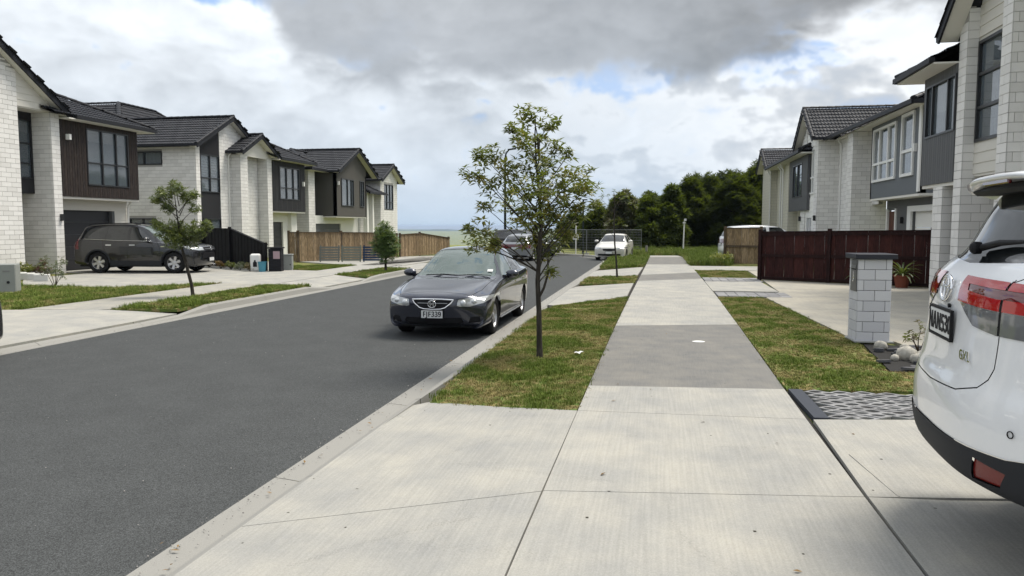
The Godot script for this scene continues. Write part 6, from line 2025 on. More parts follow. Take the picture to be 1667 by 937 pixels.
	part(g2, "lock", lathe_z([[.035, 0], [.035, .012], [.001, .014]], 16), ink, Vector3(.58, .30, .25)); bx(g2, "name_plate", mat("plate_grey", Color(0.2, 0.2, 0.2), 0.6), Vector3(.55, .58, .252), Vector3(.16, .03, .004))
	# slatted screens leaning on the timber fence
	var sm := [mat("screen_grey", Color(0.13, 0.135, 0.12), 0.6), mat("screen_grey_b", Color(0.14, 0.15, 0.125), 0.6), mat("screen_blue", Color(0.018, 0.035, 0.07), 0.55)]
	for i in 3:
		var p := Vector2(-15.55, -33.35).lerp(Vector2(-13.0, -34.0), i / 2.6)
		var sc := thing("slatted_screen", Vector3(p.x + .42, 0.15, p.y - 0.1), 0.25, ["grey slatted screen leaning on the timber fence, clear of the blue one", "grey slatted screen leaning on the timber fence next to the blue one", "dark blue slatted screen leaning on the timber fence"][i], "screen", "leaning slatted screens")
		var lean := Basis(Vector3.RIGHT, -0.22)
		for k in 6:
			bx(sc, "slat", sm[i], lean * Vector3(0, .09 + k * .12, 0), Vector3(.96, .085, .018), lean)
		for k in [-.42, .42]:
			bx(sc, "frame_upright", sm[i], lean * Vector3(k, .40, -.022), Vector3(.06, .80, .022), lean)
	# small flat things on the ground
	var dr := thing("drain_cover", Vector3(0.62, 0.151, -11.36), 0.0, "small white oval cover in the older grey path", "cover")
	part(dr, "plate", lathe_y([[.075, 0], [.085, .004], [.06, .010], [.001, .011]]), wh, Vector3.ZERO, Basis.from_scale(Vector3(1.1, 1, .9)))
	var pp := thing("paper_scrap", Vector3(-0.99, 0.165, -9.9), 0.4, "crumpled pale paper scrap on the verge by the street tree", "litter")
	var st3 := st_new(); st3.set_smooth_group(-1)
	var rr := RandomNumberGenerator.new(); rr.seed = 4
	var gp := []
	for i in 5:
		for j in 4:
			gp.append(Vector3((i - 2) * .03 + rr.randf_range(-.01, .01), .02 + rr.randf_range(-.014, .016), (j - 1.5) * .03 + rr.randf_range(-.01, .01)))
	for i in 4:
		for j in 3:
			quad(st3, gp[i * 4 + j], gp[(i + 1) * 4 + j], gp[(i + 1) * 4 + j + 1], gp[i * 4 + j + 1])
	part(pp, "sheet", done(st3), wh)

func lathe_y(prof: Array, n := 28) -> ArrayMesh:
	var p := []
	for e in prof:
		p.append([e[0], e[1]])
	var st := st_new(); st.set_smooth_group(-1)
	for i in p.size() - 1:
		for k in n:
			var a := TAU * k / n; var b := TAU * (k + 1) / n
			quad(st, Vector3(cos(a) * p[i][0], p[i][1], sin(a) * p[i][0]), Vector3(cos(a) * p[i + 1][0], p[i + 1][1], sin(a) * p[i + 1][0]), Vector3(cos(b) * p[i + 1][0], p[i + 1][1], sin(b) * p[i + 1][0]), Vector3(cos(b) * p[i][0], p[i][1], sin(b) * p[i][0]))
	return done(st)

func letterbox_pillar():
	var o := thing("letterbox_pillar", Vector3(3.10, 0.15, -11.98), 0.03, "white block letterbox pillar with a dark flat cap and slotted steel front", "letterbox")
	var ms := [mat("pillar_a", Color(0.62, 0.62, 0.645), 0.75, "fine", 2.0), mat("pillar_b", Color(0.58, 0.58, 0.605), 0.75, "fine", 2.2), mat("pillar_c", Color(0.65, 0.65, 0.67), 0.75, "fine", 1.8)]
	var w := .46; var d := .46; var ch := .152
	box2(o, "core", mat("pillar_joint", Color(0.20, 0.20, 0.21), 0.9), Vector3(-w * .5 + .012, 0, -d * .5 + .012), Vector3(w * .5 - .012, ch * 8, d * .5 - .012))
	var k := 0
	for i in 8:
		var y := i * ch
		# front and back run through on odd courses
		var cuts := [0.0, .5, 1.0] if i % 2 == 0 else [0.0, .17, .82, 1.0]
		for f in [1.0, -1.0]:
			for e in cuts.size() - 1:
				var x0: float = -w * .5 + w * cuts[e] + .003; var x1: float = -w * .5 + w * cuts[e + 1] - .003
				part(o, "block", bevel_box(Vector3(x1 - x0, ch - .007, .03), .004), ms[(k * 5 + i) % 3], Vector3((x0 + x1) * .5, y + ch * .5, f * (d * .5 - .012)))
				k += 1
		for f in [1.0, -1.0]:
			for e in cuts.size() - 1:
				var z0: float = -d * .5 + .03 + (d - .06) * cuts[e] + .003; var z1: float = -d * .5 + .03 + (d - .06) * cuts[e + 1] - .003
				part(o, "block", bevel_box(Vector3(.03, ch - .007, z1 - z0), .004), ms[(k * 5 + i) % 3], Vector3(f * (w * .5 - .012), y + ch * .5, (z0 + z1) * .5))
				k += 1
	part(o, "cap", bevel_box(Vector3(.57, .075, .57), .008), mat("cap_slate", Color(0.040, 0.042, 0.052), 0.55, "fine", 3.0), Vector3(0, ch * 8 + .038, 0))
	part(o, "footing", bevel_box(Vector3(.54, .03, .54), .008), mat("foot_concrete", Color(0.3, 0.3, 0.29), 0.9), Vector3(.01, .012, 0))
	# steel letter plate on the side that faces the street
	var sp := part(o, "letter_plate", bevel_box(Vector3(.012, .46, .30), .004), mat("plate_dark", Color(0.075, 0.078, 0.08), 0.35, "", 1.0, {metal = 0.6}), Vector3(-w * .5 - .008, .97, .04))
	bx(sp, "slot", mats.black, Vector3(-.007, .10, 0), Vector3(.006, .03, .22))
	bx(sp, "slot_flap", mat("plate_dark_b", Color(0.14, 0.145, 0.15), 0.3, "", 1.0, {metal = 0.7}), Vector3(-.010, .13, 0), Vector3(.006, .05, .24))
	part(sp, "lock", lathe_z([[.022, 0], [.022, .008], [.001, .01]], 16), mats.chrome, Vector3(-.006, -.07, 0), Basis(Vector3.UP, -PI / 2))
	part(sp, "house_number", text_mesh("8", .12, .004), mats.chrome, Vector3(-.008, .0, .0), Basis(Vector3.UP, -PI / 2))
	# slate and pale rocks by its foot
	var r := RandomNumberGenerator.new(); r.seed = 77
	var sl := [mat("slate_a", Color(0.06, 0.062, 0.068), 0.75, "fine", 2.0), mat("slate_b", Color(0.10, 0.10, 0.105), 0.75, "fine", 2.0), mat("slate_c", Color(0.045, 0.047, 0.052), 0.7, "fine", 2.0)]
	var rk := mat("rock_pale", Color(0.44, 0.42, 0.37), 0.85, "patch", 2.0)
	var bed := struct(part(self, "garden_bed", slab_mesh(P2([[2.72, -9.5], [4.6, -9.5], [4.6, -11.5], [2.95, -11.6]]), func(_x, _z): return 0.145, 0.05), mat("bed_dark", Color(0.035, 0.034, 0.033), 0.95, "fine", 3.0)))
	for i in 44:
		var p := Vector3(r.randf_range(2.8, 4.5), 0.16 + r.randf_range(0, .03), r.randf_range(-11.4, -9.55))
		if p.x < 2.95 and p.z < -11.2: continue
		var q := thing("slate_piece", p, r.randf() * TAU, "flat broken slate piece in the bed by the white letterbox", "stone", "slate pieces in the bed")
		part(q, "slab", stone_mesh(r, Vector3(r.randf_range(.12, .26), r.randf_range(.02, .05), r.randf_range(.08, .18)), 0.12), sl[i % 3], Vector3.ZERO, Basis(Vector3.RIGHT, r.randf_range(-.15, .15)))
	for e in [[3.15, -10.35, .13], [3.32, -10.3, .10], [3.22, -10.12, .09], [3.45, -10.42, .11], [3.05, -11.15, .09], [2.98, -10.25, .06], [3.6, -10.2, .12], [3.35, -11.1, .07]]:
		var q2 := thing("rock", Vector3(e[0], .15 + e[2] * .5, e[1]), r.randf() * TAU, "rounded pale rock among the slate by the white letterbox", "stone", "pale rocks in the bed")
		part(q2, "stone", stone_mesh(r, Vector3(e[2] * 2, e[2] * 1.5, e[2] * 1.6), 0.16, 2), rk)

func stone_mesh(r: RandomNumberGenerator, s: Vector3, rough: float, rings := 1) -> ArrayMesh:
	var n := 9 if rings == 1 else 11
	var rows := []
	var lv := [-.5, -.45, .4, .5] if rings == 1 else [-.5, -.35, 0.0, .33, .5]
	var rd := [.8, 1.0, .97, .85] if rings == 1 else [.45, .88, 1.0, .80, .35]
	var amp := []
	for k in n:
		amp.append(1.0 + r.randf_range(-rough, rough) * 1.6)
	for i in lv.size():
		var row := []
		for k in n:
			var a := TAU * k / n
			var q: float = rd[i] * amp[k] * (1.0 + r.randf_range(-rough, rough) * .3) * .5
			row.append(Vector3(cos(a) * q * s.x, (lv[i] + r.randf_range(-.04, .04)) * s.y, sin(a) * q * s.z))
		rows.append(row)
	var st := st_new(); st.set_smooth_group(-1 if rings == 1 else 0)
	for i in rows.size() - 1:
		for k in n:
			var l := (k + 1) % n
			quad(st, rows[i][k], rows[i + 1][k], rows[i + 1][l], rows[i][l])
	for k in n:
		var l := (k + 1) % n
		for p in [rows[-1][k], Vector3(0, s.y * .52, 0), rows[-1][l]]:
			st.add_vertex(p)
	return done(st)

# ---------------------------------------------------------------- trees
# whorl of pointed leaves; each is two folded halves
func leaf_cluster(r: RandomNumberGenerator, n: int, l: float, w: float) -> ArrayMesh:
	var st := st_new(); st.set_smooth_group(-1)
	for k in n:
		var a := TAU * k / n + r.randf_range(-.35, .35)
		var up := r.randf_range(-.35, .85)
		var d := Vector3(cos(a) * cos(up), sin(up), sin(a) * cos(up))
		var s := d.cross(Vector3.UP).normalized()
		s = s.rotated(d, r.randf_range(-.5, .5))
		var nn := s.cross(d)
		var ll := l * r.randf_range(.7, 1.15); var ww := w * r.randf_range(.8, 1.15)
		var b := d * .012; var m := d * ll * .45 - nn * .02 * ll; var t := d * ll - nn * ll * r.randf_range(.05, .3)
		var e1 := d * ll * .42 + s * ww * .5 + nn * ww * .18; var e2 := d * ll * .42 - s * ww * .5 + nn * ww * .18
		for p in [b, e1, m, m, e1, t, b, m, e2, m, t, e2]:
			st.add_vertex(p)
	return done(st)

func leaf_mats(key: String, cols: Array, rough := 0.46) -> Array:
	var out := []
	for i in cols.size():
		out.append(mat("%s_%d" % [key, i], cols[i], rough, "", 1.0, {backlight = Color(0.35, 0.40, 0.12)}))
	return out

func branch(par: Node, m: Material, a: Vector3, b: Vector3, r0: float, r1: float, r: RandomNumberGenerator, sag := 0.08) -> void:
	var pts := []; var rad := []
	var l := a.distance_to(b)
	var off := Vector3(r.randf_range(-1, 1), r.randf_range(-.2, 1), r.randf_range(-1, 1)) * l * sag
	for k in 6:
		var t := k / 5.0
		pts.append(a.lerp(b, t) + off * sin(PI * t)); rad.append(lerpf(r0, r1, t))
	part(par, "branch", tube(pts, rad, 6), m)

func build_trees():
	street_tree()
	young_trees()
	sapling()
	background_trees()

# slender street tree; clumps are metres from the foot of the trunk
func street_tree():
	var r := RandomNumberGenerator.new(); r.seed = 101
	var o := thing("street_tree", Vector3(-1.48, 0.13, -9.68), 0.187, "slender young tree with whorls of olive green leaves on the near verge", "tree")
	var bark := mat("bark_grey", Color(0.075, 0.066, 0.055), 0.9, "wood", 2.0)
	part(o, "trunk", tube([Vector3(0, -.05, 0), Vector3(0, .03, 0), Vector3(-.005, .25, 0), Vector3(-.012, .62, .01), Vector3(-.03, 1.0, 0), Vector3(-.01, 1.35, .01), Vector3(.015, 1.7, 0), Vector3(-.01, 2.1, -.01), Vector3(-.05, 2.5, 0), Vector3(-.07, 2.85, .02), Vector3(-.06, 3.1, .02)], [.055, .043, .037, .034, .031, .028, .024, .019, .014, .009, .005], 9), bark)
	part(o, "branch", tube([Vector3(-.02, .78, .01), Vector3(.05, .92, .03), Vector3(.10, 1.10, .05), Vector3(.10, 1.3, .06)], [.020, .017, .015, .012], 7), bark)
	# clump: x, y, radius
	var cl := [[-.12, 3.10, .17], [-.30, 2.94, .16], [.12, 3.02, .15], [.22, 2.74, .12], [-.22, 2.75, .18], [0, 2.82, .14], [-.74, 2.62, .16], [-.82, 2.36, .15], [-.55, 2.58, .14], [-.62, 2.24, .16], [-.38, 2.42, .17], [-.70, 1.95, .09], [-.14, 2.50, .20], [.09, 2.54, .18], [.36, 2.66, .09], [.17, 2.30, .21], [.48, 2.34, .18], [.41, 2.14, .23], [.60, 2.18, .17], [.25, 1.98, .25], [.52, 1.94, .17], [.0, 2.14, .21], [-.24, 2.14, .22], [-.35, 1.90, .21], [-.15, 1.82, .23], [.09, 1.74, .25], [.29, 1.74, .21], [-.07, 1.55, .21], [.17, 1.50, .19], [.37, 1.58, .13], [.05, 1.30, .11], [.12, 1.12, .07], [-.75, 1.62, .17], [-.87, 1.46, .12], [-.67, 1.42, .11], [-.93, 1.68, .06], [.70, 1.98, .08], [-.58, 1.5, .09]]
	var meshes := []
	for k in 5:
		meshes.append(leaf_cluster(r, 9, .105, .033))
	var lm := leaf_mats("leaf_olive", [Color(0.090, 0.100, 0.022), Color(0.128, 0.128, 0.026), Color(0.066, 0.078, 0.020), Color(0.185, 0.155, 0.034)])
	var sets := [[], [], [], [], []]
	for c in cl:
		var z := r.randf_range(-.45, .45) * (1.0 if absf(c[0]) < .5 else .7)
		var ctr := Vector3(c[0], c[1], z)
		var base_y: float = clampf(c[1] - .35 - absf(c[0]) * .55, .95, 2.9)
		var from := Vector3(-.03, base_y, 0)
		if c[0] < -.5 and c[1] < 1.8:
			from = Vector3(-.02, 1.12, 0)
		branch(o, bark, from, ctr, .008 + .004 * c[2] / .2, .003, r, .12)
		var n := int(6 + 400.0 * c[2] * c[2])
		for k in n:
			var d: Vector3 = Vector3(r.randfn(), r.randfn(), r.randfn()).normalized() * pow(r.randf(), .5) * c[2] * 1.15
			d.y *= .85
			var b := Basis(Vector3.UP, r.randf() * TAU) * Basis(Vector3.RIGHT, r.randf_range(-.7, .7))
			var xf := Transform3D(b.scaled(Vector3.ONE * r.randf_range(.75, 1.2)), ctr + d)
			if k % 5 == 0:
				part(o, "twig", tube([ctr + d * .1, ctr + d], [.003, .0018], 4), bark)
			sets[r.randi() % 5].append(xf)
	for k in 5:
		pieces(o, "leaf_cluster", "foliage", meshes[k], lm, sets[k], 60)

func multi(par: Node, nm: String, me: Mesh, m: Material, xfs: Array, kind := "stuff", cols := []) -> MultiMeshInstance3D:
	var mm := MultiMesh.new(); mm.transform_format = MultiMesh.TRANSFORM_3D
	mm.use_colors = cols.size() > 0
	mm.mesh = me; mm.instance_count = xfs.size()
	for i in xfs.size():
		mm.set_instance_transform(i, xfs[i])
		if cols.size() > 0:
			mm.set_instance_color(i, cols[i])
	var o := MultiMeshInstance3D.new(); o.multimesh = mm; o.material_override = m
	o.name = numbered(nm) if par == self else nm
	if kind != "":
		struct(o, kind)
	par.add_child(o, true)
	return o

func blob_leaves(r: RandomNumberGenerator, blobs: Array, per_m2: float, sc: float, inner := .45) -> Array:
	var out := []
	for b in blobs:
		var n := int(per_m2 * b[1] * b[1] * 12.0)
		for k in n:
			var d: Vector3 = Vector3(r.randfn(), r.randfn() * .85, r.randfn()).normalized() * b[1] * pow(r.randf(), inner)
			var bs := Basis(Vector3.UP, r.randf() * TAU) * Basis(Vector3.RIGHT, r.randf_range(-1, 1))
			out.append(Transform3D(bs.scaled(Vector3.ONE * sc * r.randf_range(.7, 1.25)), b[0] + d))
	return out

func split3(a: Array, n: int, i: int) -> Array:
	var o := []
	for k in a.size():
		if k % n == i:
			o.append(a[k])
	return o

func young_trees():
	var r := RandomNumberGenerator.new(); r.seed = 111
	var bark := mat("bark_grey", Color(0.075, 0.066, 0.055), 0.9, "wood", 2.0)
	var lm := leaf_mats("leaf_young", [Color(0.085, 0.105, 0.032), Color(0.12, 0.135, 0.042), Color(0.060, 0.080, 0.028)])
	var me := leaf_cluster(r, 9, .085, .028)
	# leaning young tree opposite
	var o := thing("street_tree", Vector3(-10.97, 0.13, -16.47), 0.5, "leaning young tree with two tiers of leaves on the opposite verge", "tree")
	part(o, "trunk", tube([Vector3(0, -.04, 0), Vector3(-.03, .3, 0), Vector3(-.12, .75, .02), Vector3(-.22, 1.2, .0), Vector3(-.26, 1.6, 0), Vector3(-.30, 2.0, 0), Vector3(-.34, 2.5, 0)], [.045, .040, .036, .030, .022, .014, .006], 8), bark)
	var bl := [[Vector3(-.28, 2.58, 0), .22], [Vector3(-.55, 2.42, .1), .22], [Vector3(-.05, 2.35, -.1), .17], [Vector3(-.50, 2.15, -.1), .18], [Vector3(-.75, 2.3, 0), .13], [Vector3(.10, 2.45, .1), .10], [Vector3(.12, 2.1, 0), .13], [Vector3(-.55, 1.62, .1), .26], [Vector3(-.20, 1.58, -.2), .28], [Vector3(.12, 1.60, .1), .24], [Vector3(.32, 1.72, 0), .15], [Vector3(-.35, 1.35, .1), .25], [Vector3(-.02, 1.32, 0), .22], [Vector3(-.72, 1.75, -.1), .14]]
	for b in bl:
		branch(o, bark, Vector3(-.24, clampf(b[0].y - .4, 1.15, 2.3), 0), b[0], .012, .004, r)
	var xs := blob_leaves(r, bl, 120.0, 1.1)
	for i in 3:
		multi(o, "crown", me, lm[i], split3(xs, 3, i))
	# round bushy one further along
	var o2 := thing("street_tree", Vector3(-9.98, 0.13, -27.03), 0.0, "small bushy egg shaped tree on the opposite verge before the timber fence", "tree")
	part(o2, "trunk", tube([Vector3(0, -.04, 0), Vector3(0, .3, 0), Vector3(.02, .8, 0), Vector3(0, 1.5, 0)], [.055, .045, .035, .012], 8), bark)
	var b2 := [[Vector3(0, 1.68, 0), .22], [Vector3(-.12, 1.45, 0), .34], [Vector3(.15, 1.42, .1), .33], [Vector3(0, 1.2, .1), .44], [Vector3(.1, .95, -.1), .46], [Vector3(-.15, .92, .1), .42], [Vector3(0, .65, 0), .36], [Vector3(.28, .75, .1), .30], [Vector3(.36, .95, 0), .22]]
	for b in b2:
		branch(o2, bark, Vector3(0, clampf(b[0].y - .35, .4, 1.3), 0), b[0], .014, .005, r)
	var x2 := blob_leaves(r, b2, 75.0, 1.2)
	var dm := leaf_mats("leaf_bushy", [Color(0.062, 0.108, 0.032), Color(0.085, 0.135, 0.038), Color(0.050, 0.092, 0.028)])
	for i in 3:
		multi(o2, "crown", me, dm[i], split3(x2, 3, i))

func sapling():
	var r := RandomNumberGenerator.new(); r.seed = 121
	var bark := mat("bark_dark", Color(0.040, 0.036, 0.032), 0.9)
	var o := thing("sapling", Vector3(-1.32, 0.13, -25.1), 0.0, "thin nearly bare sapling on the verge before the cream hatchback", "tree")
	part(o, "trunk", tube([Vector3(.05, -.03, 0), Vector3(.02, .5, 0), Vector3(-.04, 1.1, .02), Vector3(-.07, 1.8, 0), Vector3(-.06, 2.4, 0), Vector3(-.07, 2.8, 0)], [.036, .030, .026, .020, .012, .004], 7), bark)
	for e in [[1.35, -.35, 1.75, .1], [1.45, .30, 1.7, -.1], [2.1, -.28, 2.65, 0], [2.2, .22, 2.6, .1], [2.4, .40, 2.45, 0], [1.9, -.5, 2.6, .1], [2.45, -.1, 2.85, 0]]:
		branch(o, bark, Vector3(-.06, e[0], 0), Vector3(e[1], e[2], e[3]), .010, .003, r)
	var me := leaf_cluster(r, 8, .08, .03)
	var lm := leaf_mats("leaf_bronze", [Color(0.030, 0.036, 0.020), Color(0.045, 0.050, 0.022)])
	for e in [[-.28, 2.68, 0], [-.5, 2.62, .1], [-.1, 2.86, 0], [.22, 2.62, .1], [.40, 2.48, 0], [-.46, 2.70, 0], [.30, 2.70, 0], [.36, 1.05, .1], [-.34, 1.76, .1], [.3, 1.72, -.1]]:
		for k in 3:
			part(o, "leaf_cluster", me, lm[k % 2], Vector3(e[0], e[1], e[2]) + Vector3(r.randf_range(-.06, .06), r.randf_range(-.05, .05), r.randf_range(-.06, .06)), Basis(Vector3.UP, r.randf() * 6.0))

# the dark shelter belt beyond the end of the path
func background_trees():
	var r := RandomNumberGenerator.new(); r.seed = 131
	var bark := mat("bark_brown", Color(0.055, 0.046, 0.038), 0.95, "wood", 1.0)
	var me := leaf_cluster(r, 11, .40, .13)
	var mf := leaf_cluster(r, 14, .34, .055)
	var dark := leaf_mats("pine", [Color(0.007, 0.011, 0.006), Color(0.010, 0.015, 0.008), Color(0.014, 0.019, 0.009)], 0.8)
	var mid := leaf_mats("shelter", [Color(0.034, 0.048, 0.015), Color(0.048, 0.062, 0.018), Color(0.026, 0.038, 0.013)], 0.7)
	var bron := leaf_mats("bronze", [Color(0.055, 0.052, 0.026), Color(0.040, 0.046, 0.022), Color(0.075, 0.062, 0.030)])
	# x, z, height, spread, kind, label
	var T := [[-4.4, -58, 3.6, 1.9, 0, "low dark tree behind the mesh panels"], [-2.4, -56, 5.0, 1.7, 2, "bronze tinged tree behind the cream hatchback"], [-0.6, -54, 4.6, 1.3, 1, "light green tree rising behind the cream hatchback"], [0.9, -55, 5.4, 1.5, 1, "taller light green tree left of the dark pines"], [2.6, -60, 6.0, 2.3, 0, "dark pine behind the white camera pole"], [4.2, -63, 6.6, 2.2, 0, "dark pine with a pointed top behind the white pole"], [5.6, -58, 6.3, 2.4, 0, "dark pine with pale bare limbs showing"], [7.6, -64, 7.4, 2.7, 0, "large dark pine rising above the white wagon"], [9.4, -60, 7.9, 2.7, 0, "tall dark pine beside the cream house"], [11.8, -66, 7.6, 3.0, 0, "tallest dark pine half behind the cream house"], [15, -70, 6.6, 3.0, 0, "dark pine mostly hidden by the cream house"], [-6.6, -62, 3.0, 1.8, 0, "low dark scrub tree at the end of the mesh panels"], [1.6, -66, 5.6, 2.6, 0, "dark pine set back behind the light green trees"], [3.6, -70, 6.8, 3.0, 0, "dark pine in the back row behind the white pole"], [6.8, -72, 7.6, 3.2, 0, "broad dark pine in the back row above the white wagon"], [9.6, -73, 8.6, 3.4, 0, "broad dark pine in the back row beside the cream house"], [-0.6, -68, 5.2, 2.6, 0, "dark pine in the back row behind the cream hatchback"]]
	for t in T:
		var o := thing("background_tree", Vector3(t[0], -0.1, t[1]), r.randf() * TAU, t[5], "tree", "trees beyond the end of the path")
		var h: float = t[2] * 0.86; var s: float = t[3] * 1.1
		var lean := Vector3(r.randf_range(-.3, .3), 0, r.randf_range(-.3, .3))
		part(o, "trunk", tube([Vector3(0, -.3, 0), Vector3(0, .4, 0), lean * .4 + Vector3(0, h * .35, 0), lean + Vector3(0, h * .7, 0), lean + Vector3(0, h * .97, 0)], [.22, .17, .13, .08, .02], 8), bark)
		var bl := []
		var n := 24 if t[4] == 0 else 15
		for k in n:
			var u := (k + .5) / n
			var y: float = lerpf(h * (.10 if t[4] == 0 else .10), h * .97, u)
			var w: float = s * (pow(sin(PI * clampf(u * .82 + .16, 0, 1)), .8) * (1.0 - .35 * u))
			var a := k * 2.4 + r.randf()
			var c := lean * u + Vector3(cos(a) * w * .62, y, sin(a) * w * .62)
			bl.append([c, s * r.randf_range(.30, .50) * (1.0 - .35 * u)])
			branch(o, bark, lean * u * .8 + Vector3(0, y - .5, 0), c, .05, .015, r, .05)
		if t[4] == 0:
			for k in 4:
				# bare limbs low on the trunk
				var a2 := r.randf() * TAU
				branch(o, bark, Vector3(0, h * .12 + k * .4, 0), Vector3(cos(a2) * s * .8, h * .35 + k * .4, sin(a2) * s * .8), .045, .012, r, .1)
		var xs := blob_leaves(r, bl, 26.0 if t[4] == 0 else 30.0, 1.0, .6)
		var ms: Array = [dark, mid, bron][t[4]]
		for i in 3:
			multi(o, "crown", mf if t[4] == 0 else me, ms[i], split3(xs, 3, i))

# ---------------------------------------------------------------- lawns, grass and garden plants
var lawns := []

func build_plants():
	var r := RandomNumberGenerator.new(); r.seed = 201
	var stem := mat("stem_brown", Color(0.06, 0.045, 0.03), 0.9)
	# strappy plant in a terracotta pot at the brown fence
	var lg := leaf_mats("strap", [Color(0.060, 0.085, 0.028), Color(0.085, 0.11, 0.04)])
	var pot := mat("terracotta", Color(0.20, 0.065, 0.04), 0.8, "fine", 3.0)
	var y := thing("potted_plant", Vector3(6.62, 0.15, -22.45), 0.0, "strappy green plant in a terracotta pot against the brown fence", "plant")
	part(y, "pot", lathe_y([[.001, 0], [.15, 0], [.20, .30], [.22, .30], [.22, .34], [.19, .34], [.18, .30], [.001, .29]]), pot)
	strap_leaves(y, r, Vector3(0, .32, 0), 34, .62, .05, lg)
	var ag := leaf_mats("agave", [Color(0.030, 0.050, 0.024), Color(0.05, 0.075, 0.035)])
	var a := thing("garden_plant", Vector3(4.8, 0.15, -24.5), 0.0, "dark green broad leaved plant in a white pot against the brown fence", "plant")
	part(a, "pot", lathe_y([[.001, 0], [.10, 0], [.14, .10], [.13, .10], [.001, .09]]), mats.frame_white)
	strap_leaves(a, r, Vector3(0, .1, 0), 18, .42, .10, ag)
	var a2 := thing("garden_plant", Vector3(5.75, 0.15, -23.85), 0.0, "spiky plant against the brown fence half behind the white letterbox", "plant")
	part(a2, "pot", lathe_y([[.001, 0], [.10, 0], [.14, .16], [.13, .16], [.001, .14]]), pot)
	strap_leaves(a2, r, Vector3(0, .15, 0), 20, .5, .05, lg)
	bush(Vector3(3.85, 0.13, -25.05), .34, .48, "yellowish leafy shrub at the post of the brown fence", leaf_mats("leaf_yellowish", [Color(0.13, 0.11, 0.03), Color(0.10, 0.085, 0.03), Color(0.16, 0.13, 0.05)]), r, 90.0)
	bush(Vector3(3.42, 0.15, -10.75), .26, .42, "small reddish brown leafed shrub in the slate bed", leaf_mats("leaf_reddish", [Color(0.09, 0.055, 0.03), Color(0.065, 0.05, 0.024)]), r, 30.0)
	bush(Vector3(2.75, 0.13, -34.3), .55, .45, "bright yellow green weed clump at the edge of the long grass", leaf_mats("leaf_weed", [Color(0.19, 0.20, 0.03), Color(0.13, 0.16, 0.03), Color(0.26, 0.24, 0.03)]), r, 60.0)
	# around the house opposite
	bush(Vector3(-16.35, 0.12, -18.2), .42, .85, "sparse grey leafed shrub at the edge of the opposite lawn", leaf_mats("leaf_grey", [Color(0.08, 0.09, 0.07), Color(0.05, 0.055, 0.045)]), r, 42.0)
	bush(Vector3(-19.9, 0.12, -21.7), .34, .55, "dark red leafed shrub by the white planter blocks", leaf_mats("leaf_wine", [Color(0.06, 0.014, 0.016), Color(0.04, 0.012, 0.014)]), r, 130.0)
	bush(Vector3(-20.5, 0.12, -21.5), .40, .50, "yellow green shrub by the white planter blocks", leaf_mats("leaf_lime", [Color(0.16, 0.15, 0.03), Color(0.11, 0.12, 0.03)]), r, 130.0)
	for e in [[-20.1, -20.9], [-19.6, -20.7], [-19.1, -20.5], [-18.55, -20.15]]:
		var b := thing("planter_block", Vector3(e[0], .15, e[1]), .4, "white concrete block edging the shrubs opposite", "block", "white planter blocks")
		part(b, "block", bevel_box(Vector3(.42, .22, .2), .015), mat("block_white", Color(0.6, 0.6, 0.57), 0.85, "fine", 1.5), Vector3(0, .10, 0))
	var fl := [["rusty orange shrub at the foot of the black fence", Color(0.17, 0.075, 0.025)], ["lime green low shrub at the foot of the black fence", Color(0.12, 0.13, 0.03)], ["grey green low shrub at the foot of the black fence", Color(0.10, 0.11, 0.08)], ["dark low shrub near the nose of the black wagon", Color(0.04, 0.05, 0.02)], ["brown low shrub beside the white gas locker", Color(0.12, 0.08, 0.04)]]
	for i in 5:
		var t := [0.35, 0.55, 0.72, 0.12, 0.90][i] as float
		var p := Vector2(-18.6, -28.7).lerp(Vector2(-14.8, -26.1), t)
		bush(Vector3(p.x + .25, .12, p.y + .35), .24, .30, fl[i][0], leaf_mats("leaf_bed_%d" % i, [fl[i][1], fl[i][1] * .75]), r, 150.0)

func strap_leaves(o: Node, r: RandomNumberGenerator, at: Vector3, n: int, l: float, w: float, ms: Array):
	for k in n:
		var a := TAU * k * .382 + r.randf() * .4
		var up := lerpf(1.35, .25, float(k) / n) + r.randf_range(-.15, .15)
		var st := st_new(); st.set_smooth_group(-1)
		var d := Vector3(cos(a), 0, sin(a)); var s := Vector3(-sin(a), 0, cos(a))
		var prev := []
		var p := at; var ll := l * r.randf_range(.75, 1.15)
		var ang := up
		for i in 6:
			var t := i / 5.0
			var ww := w * .5 * sin(PI * (.12 + .88 * (1.0 - t) * .95))
			var cur := [p - s * ww, p - Vector3(0, ww * .3, 0), p + s * ww]
			if i > 0:
				quad(st, prev[0], cur[0], cur[1], prev[1]); quad(st, prev[1], cur[1], cur[2], prev[2])
			prev = cur
			p += (d * cos(ang) + Vector3.UP * sin(ang)) * ll / 5.0
			ang -= .28
		part(o, "leaf", done(st), ms[k % ms.size()])

func bush(at: Vector3, w: float, h: float, label: String, ms: Array, r: RandomNumberGenerator, dens: float):
	var o := thing("shrub", at, 0.0, label, "shrub", "")
	var bark := mat("stem_brown", Color(0.06, 0.045, 0.03), 0.9)
	var me := leaf_cluster(r, 7, .07, .034)
	var bl := []
	for k in 6:
		var a := k * 1.9 + r.randf()
		var c := Vector3(cos(a) * w * .55, h * r.randf_range(.45, .9), sin(a) * w * .55)
		bl.append([c, w * .42])
		branch(o, bark, Vector3(0, 0, 0), c, .010, .004, r, .1)
	var xs := blob_leaves(r, bl, dens, 1.0)
	for i in ms.size():
		multi(o, "foliage", me, ms[i], split3(xs, ms.size(), i))

